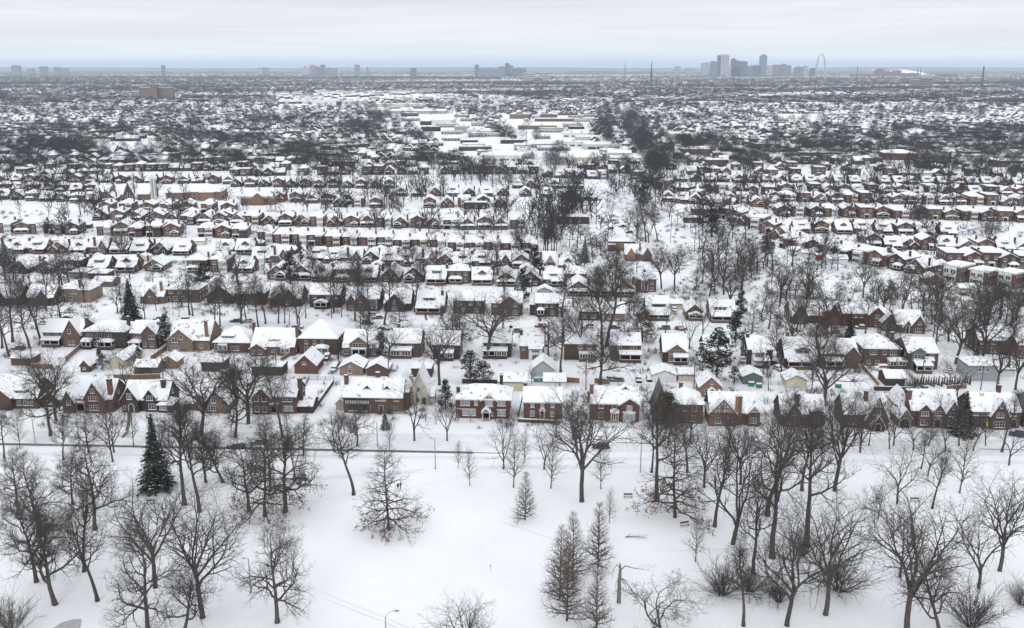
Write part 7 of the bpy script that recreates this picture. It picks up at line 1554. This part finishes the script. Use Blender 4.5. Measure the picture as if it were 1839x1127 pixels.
for a in [(1291,1308,97,'tower_pale','pale skyscraper with rounded top, tallest left tower of the skyline','round',20),(1364,1376,97,'tower_blue','blue-grey skyscraper, tallest right tower of the skyline','step',20),(1287,1293,99,'tower_dark','thin darker slab behind the pale round-topped skyscraper','flat',14),(1312,1321,104,'tower_dark','dark tower right of the round-topped skyscraper','step',14),(1319,1329,109,'tower_dark','dark slab between two other dark towers','flat',12),
          (1330,1341,110,'tower_dark','dark blue square tower at the middle of the skyline','flat',12),(1260,1272,111,'tower_pale','pale domed tower, leftmost large one of the skyline','dome',10),(1275,1287,109,'tower_blue','grey-blue stepped tower left of the round-topped skyscraper','step',10),(1308,1328,119,'tower_pale','wide pale low block below the dark towers','round',6),(1343,1352,118,'tower_blue','small blue block left of the tallest right tower','flat',6),
          (1351,1366,117,'tower_dark','wide dark block touching the tallest right tower','flat',7),(1376,1390,118,'tower_pale','pale wide block right of the tallest right tower','flat',7),(1388,1400,116,'tower_tan','tan-grey block, second right of the tallest right tower','flat',7),(1402,1412,114,'tower_blue','blue stepped block with peaked crown in the right skyline','step',9),(1412,1420,117,'tower_blue','blue block right of the peaked-crown one','flat',7),
          (1428,1440,119,'tower_blue','blue-grey block near the great arch','step',6),(1442,1449,118,'tower_pale','pale narrow block left of the great arch','flat',8),(1455,1463,122,'tower_dark','dark low block at the left foot of the great arch','flat',5),(1232,1248,121,'tower_pale','pale low stepped block at the left end of the skyline','step',5),(1212,1222,118,'tower_pale','faint pale block far left of the skyline','dome',6)]:
    tower(a[0], a[1], a[2], DT, a[3], a[4], a[5], floors=a[6])
for a in [(22,35,117,9425,'tower_tan','lone brown high-rise at the far left horizon',8),(72,84,119,9860,'tower_blue','blue-grey slab at the far left horizon',7),(97,108,120,9860,'tower_blue','lower blue slab right of the first one',6),(50,60,123,9860,'tower_tan','low brown block at the far left horizon',4),(113,122,122,9860,'tower_tan','low tan block right of the blue slabs',5),(291,297,117,8200,'tower_blue','thin dark water-tower-like high-rise on the left horizon',9),
          (556,567,116,10440,'tower_tan','tan stepped high-rise in the hospital cluster',9),(546,552,118,10440,'tower_pale','pale thin block left of the tan stepped one',8),(567,575,119,10440,'tower_dark','dark block right of the tan stepped one',7),(576,584,116,10440,'tower_dark','dark tall block in the hospital cluster',9),(541,556,124,10005,'tower_pale','wide pale low block in the hospital cluster',5),(586,596,121,10440,'tower_blue','blue block in the hospital cluster',6),(598,606,122,10440,'tower_tan','tan low block in the hospital cluster',5),
          (464,472,121,10440,'tower_pale','pale block left of the hospital cluster',5),(474,482,121,10440,'tower_tan','tan block left of the hospital cluster',5),(637,646,116,10150,'tower_tan','lone tan high-rise right of the hospital cluster',9),(659,662,120,10150,'tower_tan','thin tan chimney-like block',6),(737,748,122,8990,'tower_dark','dark low clump-like block left of the blue medical centre',4),
          (853,860,116,9500,'tower_dark','dark blue tower, left end of the blue medical centre',9),(860,895,122,9500,'tower_blue','long low blue front of the medical centre',5),(895,907,119,9500,'tower_tan','tan block inside the medical centre',6),(907,915,113,9500,'tower_dark','tallest dark blue tower of the medical centre',10),(913,922,117,9500,'tower_blue','sloping blue block of the medical centre',7),(920,945,122,9500,'tower_dark','dark low block, right end of the medical centre',5),
          (907,920,130,9500,'tower_tan','brown apartment tower before the medical centre',9),(958,975,139,5000,'tower_tan','pale tan block right of the brown apartment tower',4),(938,962,131,5900,'tower_pale','long pale institute right of the brown apartment tower',4),(968,985,130,5900,'tower_pale','pale shorter institute block',4)]:
    tower(a[0], a[1], a[2], a[3], a[4], a[5], 'step' if 'stepped' in a[5] else 'flat', 'high_rise', 'high-rise', a[6], cols=8)
# tan hospital at left with a central tower
tower(252, 310, 157, 2800, 'tower_tan', 'wide tan hospital with central tower left of centre', 'flat', 'hospital', 'hospital', 7, D=22, cols=16); tower(272, 283, 151, 2788, 'tower_tan', 'projecting central tower of the wide tan hospital', 'flat', 'hospital_tower', 'tower', 8, D=14, cols=3); tower(236, 254, 164, 2840, 'tower_pale', 'pale low wing at the left end of the wide tan hospital', 'flat', 'hospital_wing', 'building', 4, D=20, cols=6)
tower(1640, 1664, 143, 4300, 'tower_tan', 'tan and brown flats at the far right', 'flat', 'high_rise', 'high-rise', 5, D=30, cols=10); tower(1655, 1673, 140, 3980, 'tower_tan', 'taller yellowish end of the far right flats', 'flat', 'high_rise', 'high-rise', 5, D=20, cols=4)
# red brewery
for a in [(1574,1588,123,'red stepped brewery tower','step'),(1588,1606,128,'long red brewery building','flat'),(1605,1618,126,'red brewery block right of the long one','flat'),(1618,1630,131,'bright red low brewery block','flat'),(1570,1578,127,'small red brewery annex at left','flat'),(1535,1570,132,'long low red works left of the brewery','flat'),(1632,1650,131,'red works right of the brewery chimneys','flat'),(1690,1720,132,'low reddish works at the far right','flat')]:
    tower(a[0], a[1], a[2], 9000, 'tower_red', a[3], a[4], 'brewery_building', 'building', 5, cols=8)
def stack(px, ty, dist, r, lab, m='brick_dark'):
    q = dist*math.cos(PIT)+CAMH*math.sin(PIT); h = height_at(dist, ty); root = empty('chimney_stack', ((px-CXP)/F_PX*q, dist, 0)); b = MB(); b.ring([(0,0,-1),(0,0,h*.5),(0,0,h)], [r, r*.8, r*.65], 14, m); b.build('shaft', root); b = MB(); b.ring([(0,0,h-3),(0,0,h+.3)], [r*.75, r*.78], 14, 'tower_dark'); b.build('rim', root); tag(root, lab, 'chimney')
stack(1763, 118.5, 4800, 5, 'tall brick chimney standing alone at the far right'); stack(1647, 121.5, 9000, 4, 'dark chimney, left of a pair right of the brewery'); stack(1652, 121.5, 9000, 4, 'dark chimney, right of a pair right of the brewery'); stack(1122, 112, 7000, 2.5, 'thin mast on the central horizon'); stack(1538, 119, 6500, 3, 'thin chimney right of the great arch')
# church spire
q = 4600*math.cos(PIT)+CAMH*math.sin(PIT); root = empty('church_spire', ((1169-CXP)/F_PX*q, 4600, 0)); h = height_at(4600, 105.5); b = MB(); b.box(-5, 5, -5, 5, -1, h*.42, 'tower_dark'); b.build('belfry', root); b = MB(); b.ring([(0,0,h*.42),(0,0,h*.6),(0,0,h)], [6, 3.6, .3], 8, 'tower_dark'); b.build('spire', root); tag(root, 'pointed dark church spire on the horizon left of the skyline', 'spire')
# radio masts over the town
def mast(px, by, ty, lab):
    p = P(px, by); h = height_at(p.y, ty); root = empty('radio_mast', p); b = MB(); b.ring([(0,0,0),(0,0,h)], [.8,.3], 4, 'galvanised'); b.build('mast', root); tag(root, lab, 'mast')
mast(820, 214, 172, 'thin radio mast among the left warehouses'); mast(311, 180, 138, 'thin radio mast beside the tan hospital'); mast(945, 280, 235, 'thin pale mast left of the cream hangars')
# the great arch: catenary of steel, seen nearly edge on
def arch():
    dist = 9300; q = dist*math.cos(PIT)+CAMH*math.sin(PIT); h = height_at(dist, 96.5); hw = 9.3/F_PX*q; mb = MB(); n = 48; w = 5.5; Cc = .0329; sec = []
    def zz(t): return h*(1-(math.cosh(2.95*t)-1)/(math.cosh(2.95)-1))
    for i in range(n+1):
        s_ = -1+2*i/n; t = math.copysign(abs(s_)**.55, s_); x = hw*t; z = zz(t); e = .002; dx = hw*e*2; dz = zz(min(t+e, 1))-zz(max(t-e, -1)); L_ = math.hypot(dx, dz)+1e-9; nx, nz_ = -dz/L_, dx/L_; ww = 4.2+5.5*abs(t)**2
        sec.append([(x+nx*ww, 0, z+nz_*ww), (x-nx*ww*.8, -ww, z-nz_*ww*.8), (x-nx*ww*.8, ww, z-nz_*ww*.8)])
    mb.add([p for s3 in sec for p in s3], [(3*i+j, 3*i+(j+1) % 3, 3*i+3+(j+1) % 3, 3*i+3+j) for i in range(n) for j in range(3)], 'steel')
    o = mb.build('great_arch'); o.location = ((1472.5-CXP)/F_PX*q, dist, 0); o.rotation_euler = (0, 0, 0); tag(o, 'tall slender steel arch right of the skyline', 'arch')
arch()
# snowy dome-like hill, far ridges
def ridge(x0, x1, dist, rows, m, name, dep=600, seed=0):
    q = dist*math.cos(PIT)+CAMH*math.sin(PIT); r = random.Random(seed); n = 60; vs = []
    for i in range(n+1):
        t = i/n; x = ((x0+(x1-x0)*t)-CXP)/F_PX*q; h = rows(t, r)
        vs += [(x, dist, -2), (x, dist+dep*.4, h*.8), (x, dist+dep, h), (x, dist+dep*2, -2)]
    mb = MB(); mb.add(vs, [(4*i+j, 4*i+4+j, 4*i+5+j, 4*i+1+j) for i in range(n) for j in range(3)], m); o = mb.build(name, smooth=True); o['kind'] = 'structure'
mat('hill_wood', (.12, .125, .13), .95, .35, .002)
ridge(1596, 1682, 9900, lambda t, r: 62*math.sin(math.pi*t)**.8, 'snow', 'snow_hill', 300)
ridge(-300, 2140, 22000, lambda t, r: 62+12*math.sin(t*17)+6*math.sin(t*41)+r.uniform(-3, 3), 'hill_wood', 'hills', 2500, 4)
ridge(1250, 2140, 12500, lambda t, r: 16+5*math.sin(t*23)+r.uniform(-3, 3), 'hill_wood', 'hills', 500, 6)
# low steam plumes
def steam(px, py, dist, w, h, lab, dens=.012):
    q = dist*math.cos(PIT)+CAMH*math.sin(PIT); z = height_at(dist, py); bm = MB(); r = random.Random(int(px)); n = 7
    pts = [((i/(n-1)-.15)*w, 0, z+h*(i/(n-1))**.6) for i in range(n)]; bm.ring(pts, [h*(.08+.25*i/(n-1))*r.uniform(.8, 1.2) for i in range(n)], 12, 'snow')
    o = bm.build('steam_plume', smooth=True); o.location = ((px-CXP)/F_PX*q, dist, 0)
    m = bpy.data.materials.get('steam')
    if not m:
        m = bpy.data.materials.new('steam'); m.use_nodes = True; t = m.node_tree; t.nodes.clear(); v = t.nodes.new('ShaderNodeVolumePrincipled'); v.inputs['Color'].default_value = (.98, .98, 1, 1); v.inputs['Density'].default_value = dens; u = t.nodes.new('ShaderNodeOutputMaterial'); t.links.new(v.outputs[0], u.inputs['Volume'])
    o.data.materials[0] = m; tag(o, lab, 'steam', None, 'stuff')
steam(1556, 131, 8800, 90, 40, 'small white steam plume left of the brewery')
# ------------------------------------------------------------------ haze
hb = MB(); hb.box(-64000, 64000, -4000, 64000, -3.5, 260, 'snow'); o = hb.build('haze'); m = bpy.data.materials.new('haze'); m.use_nodes = True; t = m.node_tree; t.nodes.clear()
v = t.nodes.new('ShaderNodeVolumePrincipled'); v.inputs['Color'].default_value = (.75, .86, 1.0, 1); v.inputs['Density'].default_value = 4.2e-5; v.inputs['Anisotropy'].default_value = 0
u = t.nodes.new('ShaderNodeOutputMaterial'); t.links.new(v.outputs[0], u.inputs['Volume']); o.data.materials[0] = m; tag(o, 'thin winter haze over the whole city', 'haze', None, 'stuff')
